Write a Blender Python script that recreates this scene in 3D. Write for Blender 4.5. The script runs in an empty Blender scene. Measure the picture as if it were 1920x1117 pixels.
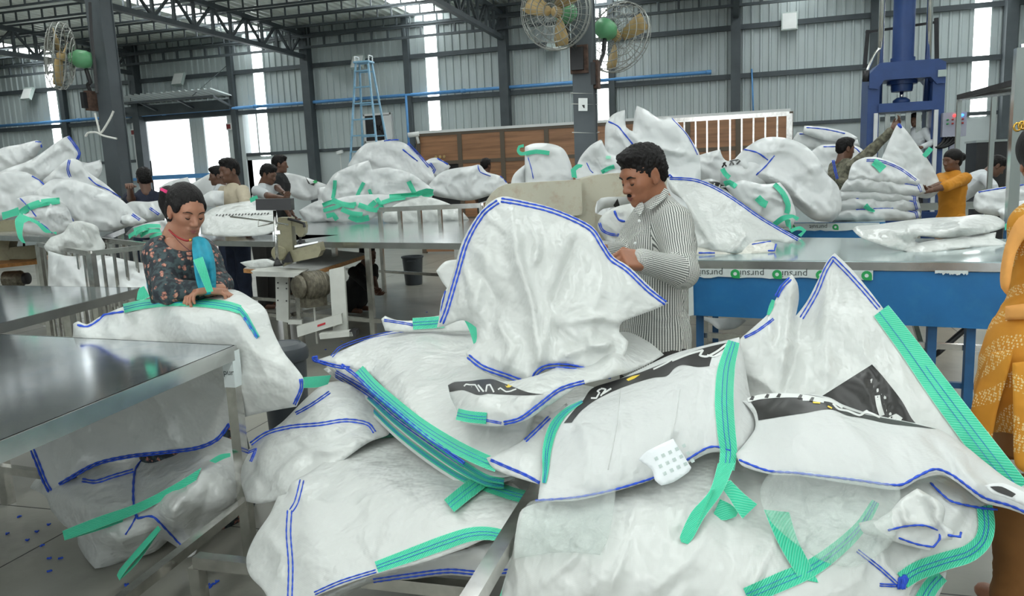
import bpy, bmesh, math, random
import numpy as np
from mathutils import Vector, Matrix
from mathutils.geometry import delaunay_2d_cdt
sc = bpy.context.scene
COL = sc.collection
rad = math.radians
# ------------------------------------------------------------------ camera
CAM_H = 1.5; F = 1450.0; CX, CY = 960.0, 558.5
YAW, PITCH, ROLL = rad(16.0), rad(8.9), rad(2.46)
C0 = np.array([0, 0, CAM_H])
fw = np.array([-math.sin(YAW)*math.cos(PITCH), math.cos(YAW)*math.cos(PITCH), -math.sin(PITCH)])
r0 = np.array([math.cos(YAW), math.sin(YAW), 0.0]); u0 = np.cross(r0, fw)
rt = math.cos(ROLL)*r0 - math.sin(ROLL)*u0
up = math.cos(ROLL)*u0 + math.sin(ROLL)*r0
cd = bpy.data.cameras.new('camera'); cam = bpy.data.objects.new('camera', cd); COL.objects.link(cam)
cd.sensor_width = 36; cd.lens = F/1920*36; cd.clip_end = 300; cd.clip_start = 0.05
cam.matrix_world = Matrix(((rt[0], up[0], -fw[0], C0[0]), (rt[1], up[1], -fw[1], C0[1]), (rt[2], up[2], -fw[2], C0[2]), (0, 0, 0, 1)))
sc.camera = cam
sc.view_settings.view_transform = 'Standard'; sc.view_settings.look = 'None'
sc.view_settings.gamma = 1; sc.view_settings.use_curve_mapping = False
sc.view_settings.exposure = 0.05
# ------------------------------------------------------------------ light
w = bpy.data.worlds.new('world'); sc.world = w; w.use_nodes = True
bg = w.node_tree.nodes['Background']; bg.inputs[0].default_value = (0.90, 0.95, 0.98, 1); bg.inputs[1].default_value = 2.0
SKYLIGHT_STRENGTH = 5.6
fl = bpy.data.lights.new('photo_flash', 'AREA'); fl.shape = 'DISK'; fl.size = 0.22; fl.energy = 17; fl.color = (1.0, 0.98, 0.95)
flo = bpy.data.objects.new('photo_flash', fl); COL.objects.link(flo)
flo.location = (-0.55, -1.1, 2.45)
flo.rotation_euler = (Vector((-0.45, 2.9, 0.75)) - Vector(flo.location)).to_track_quat('-Z', 'Y').to_euler()

# ------------------------------------------------------------------ projection helpers (a pixel of the 1920x1117 frame to a point in the hall)
def ray(x, y): return fw + ((x-CX)/F)*rt + ((CY-y)/F)*up
def Pd(x, y, d): return C0 + ray(x, y)*d
def Pz(x, y, z): r = ray(x, y); return C0 + r*((z-CAM_H)/r[2])
def PY(x, y, Y): r = ray(x, y); return C0 + r*(Y/r[1])
def PX(x, y, X): r = ray(x, y); return C0 + r*(X/r[0])
def dep(p): return float(np.dot(np.asarray(p)-C0, fw))
def rays(XY):
    XY = np.asarray(XY, float)
    return fw[None] + ((XY[:, :1]-CX)/F)*rt[None] + ((CY-XY[:, 1:2])/F)*up[None]
def A(*v): return np.array(v, float)
def nrm(v): v = np.asarray(v, float); return v/max(1e-9, np.linalg.norm(v))

# ------------------------------------------------------------------ materials
MATS = {}
def ramp(nt, fac, stops):
    r = nt.nodes.new('ShaderNodeValToRGB'); e = r.color_ramp.elements
    while len(e) < len(stops): e.new(0.5)
    for i, (p, c) in enumerate(stops): e[i].position = p; e[i].color = (*c, 1)
    nt.links.new(fac, r.inputs[0]); return r.outputs[0]
def coords(nt, kind='Object', scale=(1, 1, 1)):
    tc = nt.nodes.new('ShaderNodeTexCoord'); mp = nt.nodes.new('ShaderNodeMapping'); mp.inputs['Scale'].default_value = scale
    nt.links.new(tc.outputs[kind], mp.inputs[0]); return mp.outputs[0]
def noise(nt, vec, scale, detail=4, rough=.55, dist=0.0):
    n = nt.nodes.new('ShaderNodeTexNoise'); n.inputs['Scale'].default_value = scale; n.inputs['Detail'].default_value = detail
    n.inputs['Roughness'].default_value = rough; n.inputs['Distortion'].default_value = dist
    nt.links.new(vec, n.inputs['Vector']); return n.outputs['Fac']
def mat(name, col, rough=.5, metal=0.0, var=0.0, vscale=6.0, bump=0.0, bscale=60.0, spec=None, stretch=(1, 1, 1), rvar=0.0, emit=None, estr=0.0, coat=0.0, dirt=None, dirt_amt=.4):
    m = bpy.data.materials.new(name); m.use_nodes = True; nt = m.node_tree; b = nt.nodes['Principled BSDF']
    b.inputs['Base Color'].default_value = (*col, 1); b.inputs['Roughness'].default_value = rough; b.inputs['Metallic'].default_value = metal
    if spec is not None: b.inputs['Specular IOR Level'].default_value = spec
    if coat: b.inputs['Coat Weight'].default_value = coat; b.inputs['Coat Roughness'].default_value = .15
    v = coords(nt, 'Object', stretch)
    if var or dirt:
        lo = tuple(c*(1-var) for c in col); hi = tuple(min(1, c*(1+var)) for c in col)
        o = ramp(nt, noise(nt, v, vscale), [(.3, lo), (.7, hi)])
        if dirt:
            mx = nt.nodes.new('ShaderNodeMix'); mx.data_type = 'RGBA'
            f = ramp(nt, noise(nt, v, vscale*2.3, 6, .65), [(.5, (0, 0, 0)), (.72, (dirt_amt,)*3)])
            nt.links.new(f, mx.inputs[0]); nt.links.new(o, mx.inputs[6]); mx.inputs[7].default_value = (*dirt, 1); o = mx.outputs[2]
        nt.links.new(o, b.inputs['Base Color'])
    if rvar:
        o = ramp(nt, noise(nt, v, vscale*1.7, 5), [(.3, (max(0, rough-rvar),)*3), (.7, (min(1, rough+rvar),)*3)])
        nt.links.new(o, b.inputs['Roughness'])
    if bump:
        bp = nt.nodes.new('ShaderNodeBump'); bp.inputs['Strength'].default_value = bump; bp.inputs['Distance'].default_value = .01
        nt.links.new(noise(nt, v, bscale, 3), bp.inputs['Height']); nt.links.new(bp.outputs[0], b.inputs['Normal'])
    if emit: b.inputs['Emission Color'].default_value = (*emit, 1); b.inputs['Emission Strength'].default_value = estr
    MATS[name] = m; return m

# ------------------------------------------------------------------ mesh builder
WLOC = {}
def wloc(o): return WLOC.get(o.name, np.zeros(3)) if o is not None else np.zeros(3)
def props(o, label=None, cat=None, group=None, kind=None):
    if label: o['label'] = label
    if cat: o['category'] = cat
    if group: o['group'] = group
    if kind: o['kind'] = kind
    return o
def empty(name, loc, label=None, cat=None, group=None, kind=None, parent=None):
    o = bpy.data.objects.new(name, None); COL.objects.link(o); o.empty_display_size = .1
    loc = np.asarray(loc, float); WLOC[o.name] = loc
    if parent is not None: o.parent = parent; o.location = loc - wloc(parent)
    else: o.location = loc
    return props(o, label, cat, group, kind)
class MB:
    def __init__(s): s.v = []; s.f = []; s.n = 0; s.uv = None
    def add(s, vs, fs):
        vs = np.asarray(vs, float).reshape(-1, 3); s.v.append(vs); n = s.n
        s.f += [tuple(int(i)+n for i in f) for f in fs]; s.n += len(vs); return s
    def box(s, c, size, ax=None):
        """ax: 3 rows of unit axes (default world)"""
        ax = np.eye(3) if ax is None else np.asarray(ax, float); h = np.asarray(size, float)/2
        k = np.array([(x, y, z) for x in (-1, 1) for y in (-1, 1) for z in (-1, 1)], float)*h
        s.add(np.asarray(c, float)+k@ax, [(0, 1, 3, 2), (4, 6, 7, 5), (0, 4, 5, 1), (2, 3, 7, 6), (0, 2, 6, 4), (1, 5, 7, 3)]); return s
    def bb(s, a, b):
        a = np.asarray(a, float); b = np.asarray(b, float); return s.box((a+b)/2, np.abs(b-a))
    def bar(s, p, q, w, h=None, upv=(0, 0, 1)):
        p = np.asarray(p, float); q = np.asarray(q, float); h = w if h is None else h
        d = nrm(q-p); u = np.asarray(upv, float)
        if abs(np.dot(u, d)) > .98: u = A(1, 0, 0)
        sx = nrm(np.cross(d, u)); uz = np.cross(sx, d)
        return s.box((p+q)/2, (np.linalg.norm(q-p), w, h), [d, sx, uz])
    def cyl(s, p, q, ra, rb=None, n=12, cap=True):
        rb = ra if rb is None else rb; p = np.asarray(p, float); q = np.asarray(q, float); d = nrm(q-p)
        u = A(0, 0, 1) if abs(d[2]) < .95 else A(1, 0, 0); x = nrm(np.cross(d, u)); y = np.cross(d, x)
        t = np.arange(n)*2*math.pi/n; ring = np.cos(t)[:, None]*x+np.sin(t)[:, None]*y
        fs = [(i, (i+1) % n, n+(i+1) % n, n+i) for i in range(n)]
        if cap: fs += [tuple(range(n))[::-1], tuple(range(n, 2*n))]
        return s.add(np.vstack([p+ring*ra, q+ring*rb]), fs)
    def tube(s, path, r, n=6, closed=False):
        P = np.asarray(path, float); m = len(P); r = np.broadcast_to(np.asarray(r, float), (m,))
        T = np.roll(P, -1, 0)-np.roll(P, 1, 0)
        if not closed: T[0] = P[1]-P[0]; T[-1] = P[-1]-P[-2]
        T /= np.maximum(1e-9, np.linalg.norm(T, axis=1))[:, None]
        u = A(0, 0, 1) if abs(T[0][2]) < .9 else A(1, 0, 0); X = nrm(np.cross(T[0], u)); V = []
        t = np.arange(n)*2*math.pi/n
        for i in range(m):
            X = nrm(X-np.dot(X, T[i])*T[i]); Y = np.cross(T[i], X)
            V.append(P[i]+r[i]*(np.cos(t)[:, None]*X+np.sin(t)[:, None]*Y))
        fs = [(i*n+j, i*n+(j+1) % n, ((i+1) % m)*n+(j+1) % n, ((i+1) % m)*n+j) for i in range(m if closed else m-1) for j in range(n)]
        if not closed: fs += [tuple(range(n))[::-1], tuple(range((m-1)*n, m*n))]
        return s.add(np.vstack(V), fs)
    def lathe(s, c, prof, n=20, axis=(0, 0, 1)):
        """prof: [(r,h)...] along axis"""
        d = nrm(axis); u = A(0, 0, 1) if abs(d[2]) < .95 else A(1, 0, 0); x = nrm(np.cross(d, u)); y = np.cross(d, x)
        t = np.arange(n)*2*math.pi/n; ring = np.cos(t)[:, None]*x+np.sin(t)[:, None]*y; c = np.asarray(c, float)
        V = np.vstack([c+ring*r+d*h for r, h in prof]); m = len(prof)
        fs = [(i*n+j, i*n+(j+1) % n, (i+1)*n+(j+1) % n, (i+1)*n+j) for i in range(m-1) for j in range(n)]
        fs += [tuple(range(n))[::-1], tuple(range((m-1)*n, m*n))]
        return s.add(V, fs)
    def prism(s, poly, off):
        """poly: 3D points of a flat polygon; extruded by vector off"""
        P = np.asarray(poly, float); n = len(P)
        fs = [tuple(range(n))[::-1], tuple(range(n, 2*n))]+[(i, (i+1) % n, n+(i+1) % n, n+i) for i in range(n)]
        return s.add(np.vstack([P, P+np.asarray(off, float)]), fs)
    def ribbon(s, path, side, w, th, nor):
        """flat band: path Nx3, side/nor Nx3 unit vectors, width w, thickness th; keeps uv (metres along, 0..1 across)"""
        P = np.asarray(path, float); m = len(P); k = 4
        S = np.broadcast_to(np.asarray(side, float), (m, 3)); N = np.broadcast_to(np.asarray(nor, float), (m, 3)); w = np.broadcast_to(np.asarray(w, float), (m,))
        q = np.linspace(-.5, .5, k+1); L = np.concatenate([[0], np.cumsum(np.linalg.norm(np.diff(P, axis=0), axis=1))])
        top = P[:, None]+S[:, None]*(q[None, :, None]*w[:, None, None])+N[:, None]*(th/2)
        bot = top-N[:, None]*th; V = np.concatenate([top.reshape(-1, 3), bot.reshape(-1, 3)]); o = m*(k+1); fs = []
        idx = lambda i, j: i*(k+1)+j
        for i in range(m-1):
            for j in range(k):
                a, b, c, d = idx(i, j), idx(i, j+1), idx(i+1, j+1), idx(i+1, j); fs += [(a, b, c, d), (o+d, o+c, o+b, o+a)]
            fs += [(idx(i, 0), idx(i+1, 0), o+idx(i+1, 0), o+idx(i, 0)), (idx(i+1, k), idx(i, k), o+idx(i, k), o+idx(i+1, k))]
        for j in range(k): fs += [(idx(0, j+1), idx(0, j), o+idx(0, j), o+idx(0, j+1)), (idx(m-1, j), idx(m-1, j+1), o+idx(m-1, j+1), o+idx(m-1, j))]
        UVt = np.stack([np.repeat(L, k+1), np.tile(q+.5, m)], 1); UV = np.vstack([UVt, UVt])
        s.uv = UV if s.uv is None else np.vstack([s.uv, UV])
        return s.add(V, fs)
    def build(s, name, m, parent=None, smooth=False, label=None, cat=None, group=None, kind=None, loc=None, auto=None):
        V = np.vstack(s.v); me = bpy.data.meshes.new(name)
        if loc is None: loc = wloc(parent) if parent is not None else A((V[:, 0].min()+V[:, 0].max())/2, (V[:, 1].min()+V[:, 1].max())/2, V[:, 2].min())
        loc = np.asarray(loc, float)
        me.from_pydata((V-loc).tolist(), [], s.f)
        if s.uv is not None:
            ul = me.uv_layers.new(name='UVMap'); li = np.zeros(len(me.loops), int); me.loops.foreach_get('vertex_index', li)
            ul.data.foreach_set('uv', s.uv[li].astype(np.float32).ravel())
        me.materials.append(MATS[m] if isinstance(m, str) else m)
        if smooth:
            me.polygons.foreach_set('use_smooth', [True]*len(me.polygons))
            if auto: me.set_sharp_from_angle(angle=rad(auto))
        o = bpy.data.objects.new(name, me); COL.objects.link(o); WLOC[o.name] = loc
        if parent is not None: o.parent = parent; o.location = loc-wloc(parent)
        else: o.location = loc
        return props(o, label, cat, group, kind)
def raw_mesh(name, V, Fc, m, parent=None, smooth=True, uv_loops=None, **kw):
    b = MB(); b.v = [np.asarray(V, float)]; b.f = [tuple(int(i) for i in f) for f in Fc]; b.n = len(V)
    o = b.build(name, m, parent, smooth, **kw)
    if uv_loops is not None:
        ul = o.data.uv_layers.new(name='UVMap'); ul.data.foreach_set('uv', np.asarray(uv_loops, np.float32).ravel())
    return o
def rotz(a): c, s = math.cos(a), math.sin(a); return np.array([[c, -s, 0], [s, c, 0], [0, 0, 1.0]])
def rotx(a): c, s = math.cos(a), math.sin(a); return np.array([[1.0, 0, 0], [0, c, -s], [0, s, c]])
def roty(a): c, s = math.cos(a), math.sin(a); return np.array([[c, 0, s], [0, 1.0, 0], [-s, 0, c]])
def catmull(P, n=8, closed=False, corner=55):
    """smooth path through P (any dimension); turns sharper than `corner` degrees stay corners"""
    P = np.asarray(P, float); m = len(P); out = []
    T = np.zeros_like(P)
    for i in range(m):
        if not closed and i in (0, m-1): T[i] = (P[1]-P[0])*.5 if i == 0 else (P[-1]-P[-2])*.5; continue
        a, b = P[i]-P[i-1], P[(i+1) % m]-P[i]
        c = np.dot(a[:2], b[:2])/max(1e-9, np.linalg.norm(a[:2])*np.linalg.norm(b[:2]))
        T[i] = 0 if c < math.cos(rad(corner)) else (P[(i+1) % m]-P[i-1])*.5
    for i in range(m if closed else m-1):
        p, q, a, b = P[i], P[(i+1) % m], T[i], T[(i+1) % m]; L = np.linalg.norm((q-p)[:2])
        la, lb = np.linalg.norm(a[:2]), np.linalg.norm(b[:2])
        if la > L: a = a*(L/la)
        if lb > L: b = b*(L/lb)
        k = n if isinstance(n, int) else max(2, int(L/n)); t = np.arange(k)[:, None]/k
        out.append((2*t**3-3*t**2+1)*p+(t**3-2*t**2+t)*a+(-2*t**3+3*t**2)*q+(t**3-t**2)*b)
    if not closed: out.append(P[-1:])
    return np.vstack(out)
# ================================================================== MATERIALS
mat('floor_concrete', (.265, .262, .225), .32, var=.22, vscale=1.3, bump=.06, bscale=40, dirt=(.15, .15, .135), dirt_amt=.5)
mat('cladding', (.47, .535, .54), .5, .15, var=.08, vscale=.7, stretch=(1, 1, .15))
mat('roof_sheet', (.80, .85, .80), .42, .35, var=.12, vscale=.8)
mat('dado_paint', (.52, .58, .585), .75, var=.07, vscale=.8, bump=.05, bscale=30)
mat('steel_grey', (.072, .088, .097), .55, .25, var=.15, vscale=3)
mat('column_paint', (.085, .10, .11), .5, .2, var=.15, vscale=3)
mat('skylight', (.9, .95, .97), .6, emit=(.97, 1.0, .98), estr=SKYLIGHT_STRENGTH)
mat('pipe_blue', (.10, .30, .62), .4, var=.08)
mat('ladder_blue', (.22, .42, .58), .45, var=.15, vscale=12)
mat('white_plastic', (.72, .75, .74), .45, var=.05)
mat('outside_ground', (.6, .6, .58), .8, var=.1)
mat('wood_laminate', (.30, .15, .075), .4, var=.35, vscale=3.0, stretch=(.35, 1, 5))
mat('partition_frame', (.11, .085, .06), .5)
mat('white_frame', (.68, .70, .70), .4)
mat('dark_metal', (.03, .03, .033), .5, .4, var=.3)
mat('black_plastic', (.012, .012, .014), .42, var=.2)
mat('stainless', (.50, .51, .50), .22, .95, var=.12, vscale=9, bump=.02, bscale=90)
mat('stainless_tube', (.62, .61, .58), .2, 1.0, var=.15, vscale=20)
mat('rusty_steel', (.10, .06, .045), .7, .3, var=.5, vscale=20)
mat('cable_white', (.62, .62, .58), .6)
mat('fan_green', (.12, .36, .17), .4, var=.12, vscale=10)
mat('fan_blade', (.42, .30, .13), .45, var=.2, vscale=12)
mat('fan_wire', (.33, .34, .32), .35, .8)
mat('press_blue', (.022, .06, .20), .4, var=.12, vscale=3)
mat('chrome', (.7, .7, .68), .15, 1.0)
mat('lamp_glass', (.42, .50, .48), .25)
mat('control_grey', (.33, .34, .42), .5, var=.05)

# ================================================================== SETTING
WY = 19.2; Z_DADO = 2.41; Z_EAVE = 5.62; XL, XR, YF = -25.0, 11.0, -9.0
ROOF = lambda Y: Z_EAVE + .004*(WY-Y)
MB().bb((XL, YF, -.12), (XR, WY+.2, 0)).build('floor', 'floor_concrete', kind='structure', label='grey polished concrete factory floor', cat='floor')
# saw-cut joints of the floor slabs
flr = bpy.data.objects['floor']
for k in range(-9, 4):
    MB().bb((k*2.4-.5, YF, -.002), (k*2.4-.494, WY, .0006)).build('slab_joint', 'dark_metal', flr)
for k in range(-2, 8):
    MB().bb((XL, k*2.4+.4, -.002), (XR, k*2.4+.406, .0006)).build('slab_joint', 'dark_metal', flr)
MB().bb((-40, WY+.21, -.15), (20, WY+14, -.02)).build('ground_outside', 'outside_ground', kind='structure', label='bright concrete yard outside the open door', cat='ground')

wb = empty('wall_back', (0, WY, 0), 'grey corrugated steel factory wall with masonry dado', 'wall', kind='structure')
D1 = (-16.42, -13.52, 3.52); D2 = (-13.02, -12.28, 2.27)
# dado segments around the two doorways
for a, b in ((XL, D1[0]), (D1[1], D2[0]), (D2[1], XR)):
    MB().bb((a, WY, 0), (b, WY+.2, Z_DADO)).build('dado', 'dado_paint', wb)
MB().bb((D2[0], WY, D2[2]), (D2[1], WY+.2, Z_DADO)).build('dado', 'dado_paint', wb)
for a, b in ((XL, D1[0]), (D1[1], XR)):
    MB().bb((a, WY-.05, Z_DADO-.03), (b, WY+.02, Z_DADO+.05)).build('dado_ledge', 'steel_grey', wb)
STRIPS = (-19.47, -12.42, -7.36, -2.96, 5.12); SWID = .36
def corrug(x0, x1, n=5, dep=.035):
    """trapezoid rib profile across [x0,x1]: list of (x, offset)"""
    out = []; p = (x1-x0)/n
    for i in range(n): b = x0+i*p; out += [(b, 0), (b+p*.62, 0), (b+p*.70, dep), (b+p*.92, dep)]
    return out+[(x1, 0)]
def sheet(name, prof, z0, z1, m, parent, y=WY, **kw):
    b = MB(); n = len(prof); V = [(x, y-o, z0) for x, o in prof]+[(x, y-o, z1) for x, o in prof]
    b.add(V, [(i, i+1, n+i+1, n+i) for i in range(n-1)]); return b.build(name, m, parent, **kw)
edges = [XL]
for s_ in STRIPS: edges += [s_-SWID/2, s_+SWID/2]
edges.append(XR); wn = 1
for i in range(len(edges)-1):
    a, b = edges[i], edges[i+1]
    if i % 2 == 1:
        win = sheet('window_%d' % wn, corrug(a, b, 3, .02), Z_DADO-.05, Z_EAVE+.0, 'skylight', None, y=WY-.005, kind='structure', label='tall narrow translucent daylight strip in the corrugated wall', cat='window'); wn += 1
        sheet('cladding_panel', corrug(a, b, 3, .02), Z_EAVE, Z_EAVE+.42, 'cladding', wb)
        for sx in (a, b): MB().bb((sx-.02, WY-.04, Z_DADO-.05), (sx+.02, WY, Z_EAVE)).build('edge_flashing', 'cladding', wb)
        continue
    k = max(1, round((b-a)/1.0)); st = (b-a)/k
    for j in range(k):
        x0, x1 = a+j*st, a+(j+1)*st
        lo = Z_DADO
        if x1 > D1[0] and x0 < D1[1]: lo = D1[2]
        sheet('cladding_panel', corrug(x0, x1), lo, Z_EAVE+.42, 'cladding', wb)
# door jambs and lintel
MB().bb((D1[0]-.28, WY-.08, 0), (D1[0], WY+.2, D1[2]+.05)).build('door_jamb', 'white_frame', wb)
MB().bb((D1[1], WY-.08, 0), (D1[1]+.5, WY+.2, D1[2]+.05)).build('door_jamb', 'dado_paint', wb)
MB().bb((D1[0]-.28, WY-.10, D1[2]), (D1[1]+.28, WY+.1, D1[2]+.16)).build('door_lintel', 'steel_grey', wb)
d1 = MB().bb((-15.0, WY+.25, 0), (-14.55, WY+.30, D1[2]+.1)).build('door_1', 'dado_paint', kind='structure', label='pale blue sliding door leaf inside the bright doorway', cat='door')
for k in range(3): MB().bb((-14.98+k*.15, WY+.235, 0), (-14.94+k*.15, WY+.25, D1[2])).build('door_rib', 'dado_paint', d1)
MB().bb((D1[0]-.1, WY-.12, 1.85), (D1[1]+.1, WY-.05, 1.97)).build('barrier_bar', 'pipe_blue', d1)
for x in (D1[0]-.1, D1[0]-.9): MB().bb((x-.05, WY-.14, 0), (x+.05, WY-.04, 2.05)).build('barrier_post', 'pipe_blue', d1)
MB().bb((D1[0]-.95, WY-.12, 1.85), (D1[0]-.1, WY-.05, 1.93)).build('barrier_bar', 'pipe_blue', d1)
for x in (D2[0]-.04, D2[1]): MB().bb((x, WY-.03, 0), (x+.04, WY+.2, D2[2])).build('door_jamb', 'white_frame', wb)
# canopy above the doorway
cp = MB(); prof = corrug(-16.75, -13.2, 18, .04); n = len(prof)
cp.add([(x, WY-.1, 4.0+o) for x, o in prof]+[(x, WY-1.1, 4.12+o) for x, o in prof], [(i, i+1, n+i+1, n+i) for i in range(n-1)])
cp.build('canopy_sheet', 'dado_paint', wb)
for x in (-16.7, -15.6, -14.4, -13.25): MB().bar((x, WY-.05, 3.7), (x, WY-.98, 3.95), .05).build('canopy_bracket', 'steel_grey', wb)
MB().bar((-16.75, WY-.98, 3.95), (-13.2, WY-.98, 3.95), .05).build('canopy_bracket', 'steel_grey', wb)
MB().bar((-16.6, WY-.05, 4.9), (-15.9, WY-.95, 4.0), .015).build('canopy_tie', 'steel_grey', wb)
MB().bar((-13.3, WY-.05, 4.9), (-13.9, WY-.95, 4.0), .015).build('canopy_tie', 'steel_grey', wb)
MB().bb((-16.7, WY-.3, 3.66), (-13.25, WY-.12, 3.93)).build('canopy_fascia', 'steel_grey', wb)
# girts and wall columns
for z in (3.56, 4.64, 5.42):
    x = XL
    if z == 3.56:
        for a, b in ((XL, D1[0]-.2), (D1[1]+.2, XR)): MB().bb((a, WY-.12, z-.055), (b, WY-.04, z+.055)).build('girt', 'steel_grey', wb)
    else: MB().bb((XL, WY-.12, z-.055), (XR, WY-.04, z+.055)).build('girt', 'steel_grey', wb)
MAINX = (-21.9, -16.35, -10.85, -5.4, .1, 5.6, 11.0)
for x in MAINX: MB().bb((x-.11, WY-.32, 0), (x+.11, WY-.06, Z_EAVE)).build('wall_column', 'steel_grey', wb)
for x in (-19.0, -13.22, -8.0, -2.75, 3.0, 8.3): MB().bb((x-.075, WY-.2, 0), (x+.075, WY-.06, Z_EAVE)).build('wall_post', 'steel_grey', wb)
# low lattice beam under the eave
def lattice(p, q, h, step, m, name, parent, cw=.05, pw=.035):
    b = MB(); p = np.asarray(p, float); q = np.asarray(q, float); up_ = A(0, 0, h); L = np.linalg.norm(q-p); k = int(L/step)
    b.bar(p, q, cw); b.bar(p+up_, q+up_, cw)
    for i in range(k+1): c = p+(q-p)*i/k; b.bar(c, c+up_, pw)
    return b.build(name, m, parent)
# other walls (behind and beside the camera)
MB().bb((XL-.2, YF, 0), (XL, WY+.2, 7.9)).build('wall_left', 'cladding', kind='structure', label='side wall of the factory hall', cat='wall')
MB().bb((XR, YF, 0), (XR+.2, WY+.2, 7.9)).build('wall_right', 'cladding', kind='structure', label='far side wall of the factory hall', cat='wall')
wf = empty('wall_front', (0, YF, 0), 'front wall of the factory hall behind the viewer', 'wall', kind='structure')
MB().bb((XL, YF-.2, 0), (-7, YF, 7.9)).build('wall_section', 'cladding', wf)
MB().bb((3, YF-.2, 0), (XR, YF, 7.9)).build('wall_section', 'cladding', wf)
MB().bb((-7, YF-.2, 4.6), (3, YF, 7.9)).build('wall_section', 'cladding', wf)
# ------------------------------------------------------------------ ceiling
ce = empty('ceiling', (0, 5, ROOF(5)), 'corrugated steel roof on dark trusses and lattice purlins', 'ceiling', kind='structure')
def roof_strip(name, a, b, m, parent, n, dz=0.0, dep_=.05, **kw):
    prof = corrug(a, b, n, dep_); k = len(prof); o = MB()
    o.add([(x, YF, ROOF(YF)+.07-d-dz) for x, d in prof]+[(x, WY+.1, ROOF(WY+.1)+.07-d-dz) for x, d in prof], [(i, i+1, k+i+1, k+i) for i in range(k-1)])
    return o.build(name, m, parent, **kw)
RSTR = (-21.9+2.45, -12.42, -7.36, -2.96, 1.4, 5.12, 8.9); RW = .7
re = [XL]
for s_ in RSTR: re += [s_-RW/2, s_+RW/2]
re.append(XR)
for i in range(len(re)-1):
    a, b = re[i], re[i+1]
    if i % 2: roof_strip('window_%d' % wn, a, b, 'skylight', None, 4, kind='structure', label='long translucent skylight strip in the roof', cat='skylight'); wn += 1; continue
    k = max(1, round((b-a)/1.05)); st = (b-a)/k
    for j in range(k): roof_strip('roof_panel', a+j*st, a+(j+1)*st, 'roof_sheet', ce, 5)
for Y in np.arange(WY-.45, 1.5, -1.1):
    z = ROOF(Y)-.27
    lattice((XL, Y, z), (XR, Y, z), .22, .36, 'steel_grey', 'purlin', ce, .04, .03)
ZB = 4.86
for x in MAINX:
    t = empty('truss', (x, WY, ZB), parent=ce)
    y1 = YF; zt = lambda Y: ROOF(Y)-.2
    MB().bar((x, WY-.1, ZB), (x, y1, ZB), .12, .10).build('bottom_chord', 'steel_grey', t)
    MB().bar((x, WY-.1, zt(WY)), (x, y1, zt(y1)), .12, .10).build('top_chord', 'steel_grey', t)
    Y = WY-.3; up_ = True; k = 0
    while Y > -2:
        n_ = Y-.62
        MB().bar((x, Y, ZB), (x, Y, zt(Y)), .06).build('web_post', 'steel_grey', t)
        MB().bar((x, Y, ZB if k % 2 else zt(Y)), (x, n_, zt(n_) if k % 2 else ZB), .05).build('web_diagonal', 'steel_grey', t)
        Y = n_; k += 1
lattice((XL, WY-.42, 5.06), (XR, WY-.42, 5.06), .26, .45, 'steel_grey', 'eave_beam', ce, .06, .05)
# ================================================================== WALL FIXTURES
def wpt(x, y, off=0.0): return PY(x, y, WY-off)
bp_ = empty('water_pipe', (-10, WY-.2, 3.7), 'blue pipe running along the corrugated back wall', 'pipe')
xs = np.arange(-24.5, 0.6, 3.0)
for i in range(len(xs)-1): MB().cyl((xs[i], WY-.17, 3.69), (xs[i+1], WY-.17, 3.69), .042, n=8).build('pipe_length', 'pipe_blue', bp_, True)
for x in xs[1:]: MB().cyl((x-.06, WY-.17, 3.69), (x+.06, WY-.17, 3.69), .052, n=8).build('pipe_joint', 'pipe_blue', bp_, True)
pj = PY(762, 182, WY-.17)
MB().cyl((pj[0], WY-.17, 3.69), (pj[0], WY-.17, 2.0), .045, n=8).build('drop_pipe', 'pipe_blue', bp_, True)
MB().cyl((pj[0], WY-.17, 2.3), (pj[0]-1.0, WY-.17, 2.25), .04, n=8).build('branch_pipe', 'pipe_blue', bp_, True)
MB().cyl((.45, WY-.17, 3.69), (.5, WY-.17, 2.5), .02, n=6).build('drop_pipe', 'pipe_blue', bp_, True)
def floodlight(px, py, lab, tilt=.5, sz=.34):
    c = wpt(px, py, .25); r = empty('flood_light', c, lab, 'lamp', 'flood lights on the back wall')
    ax = rotx(-tilt).T; MB().box(c, (sz, .09, sz*1.15), ax).build('housing', 'lamp_glass', r)
    MB().box(c-A(0, .05, .0)@np.eye(3), (sz*.86, .02, sz), ax).build('glass', 'white_plastic', r)
    MB().bar(c+A(0, .03, .05), c+A(0, .2, .1), .04).build('bracket', 'steel_grey', r)
floodlight(52, 176, 'flood light on the wall left of the left fan')
floodlight(335, 148, 'flood light above the canopy of the bright doorway')
floodlight(671, 116, 'flood light beside the top of the blue ladder')
floodlight(1039, 84, 'flood light below the front wire fan', .9)
floodlight(1480, 40, 'square flood light high on the wall left of the blue press', .1)
# exit boxes by the doorway
for px, py, lab in ((255, 248, 'small white switch box with red face left of the doorway'), (434, 237, 'small white switch box with red face right of the doorway')):
    c = wpt(px, py, .12); r = MB().box(c, (.3, .06, .18)).build('switch_box', 'white_plastic', None, label=lab, cat='switch box')
    MB().box(c+A(-.07, -.035, 0), (.12, .02, .12)).build('face_plate', mat('red_face', (.16, .02, .02), .5) if 'red_face' not in MATS else 'red_face', r)
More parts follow.
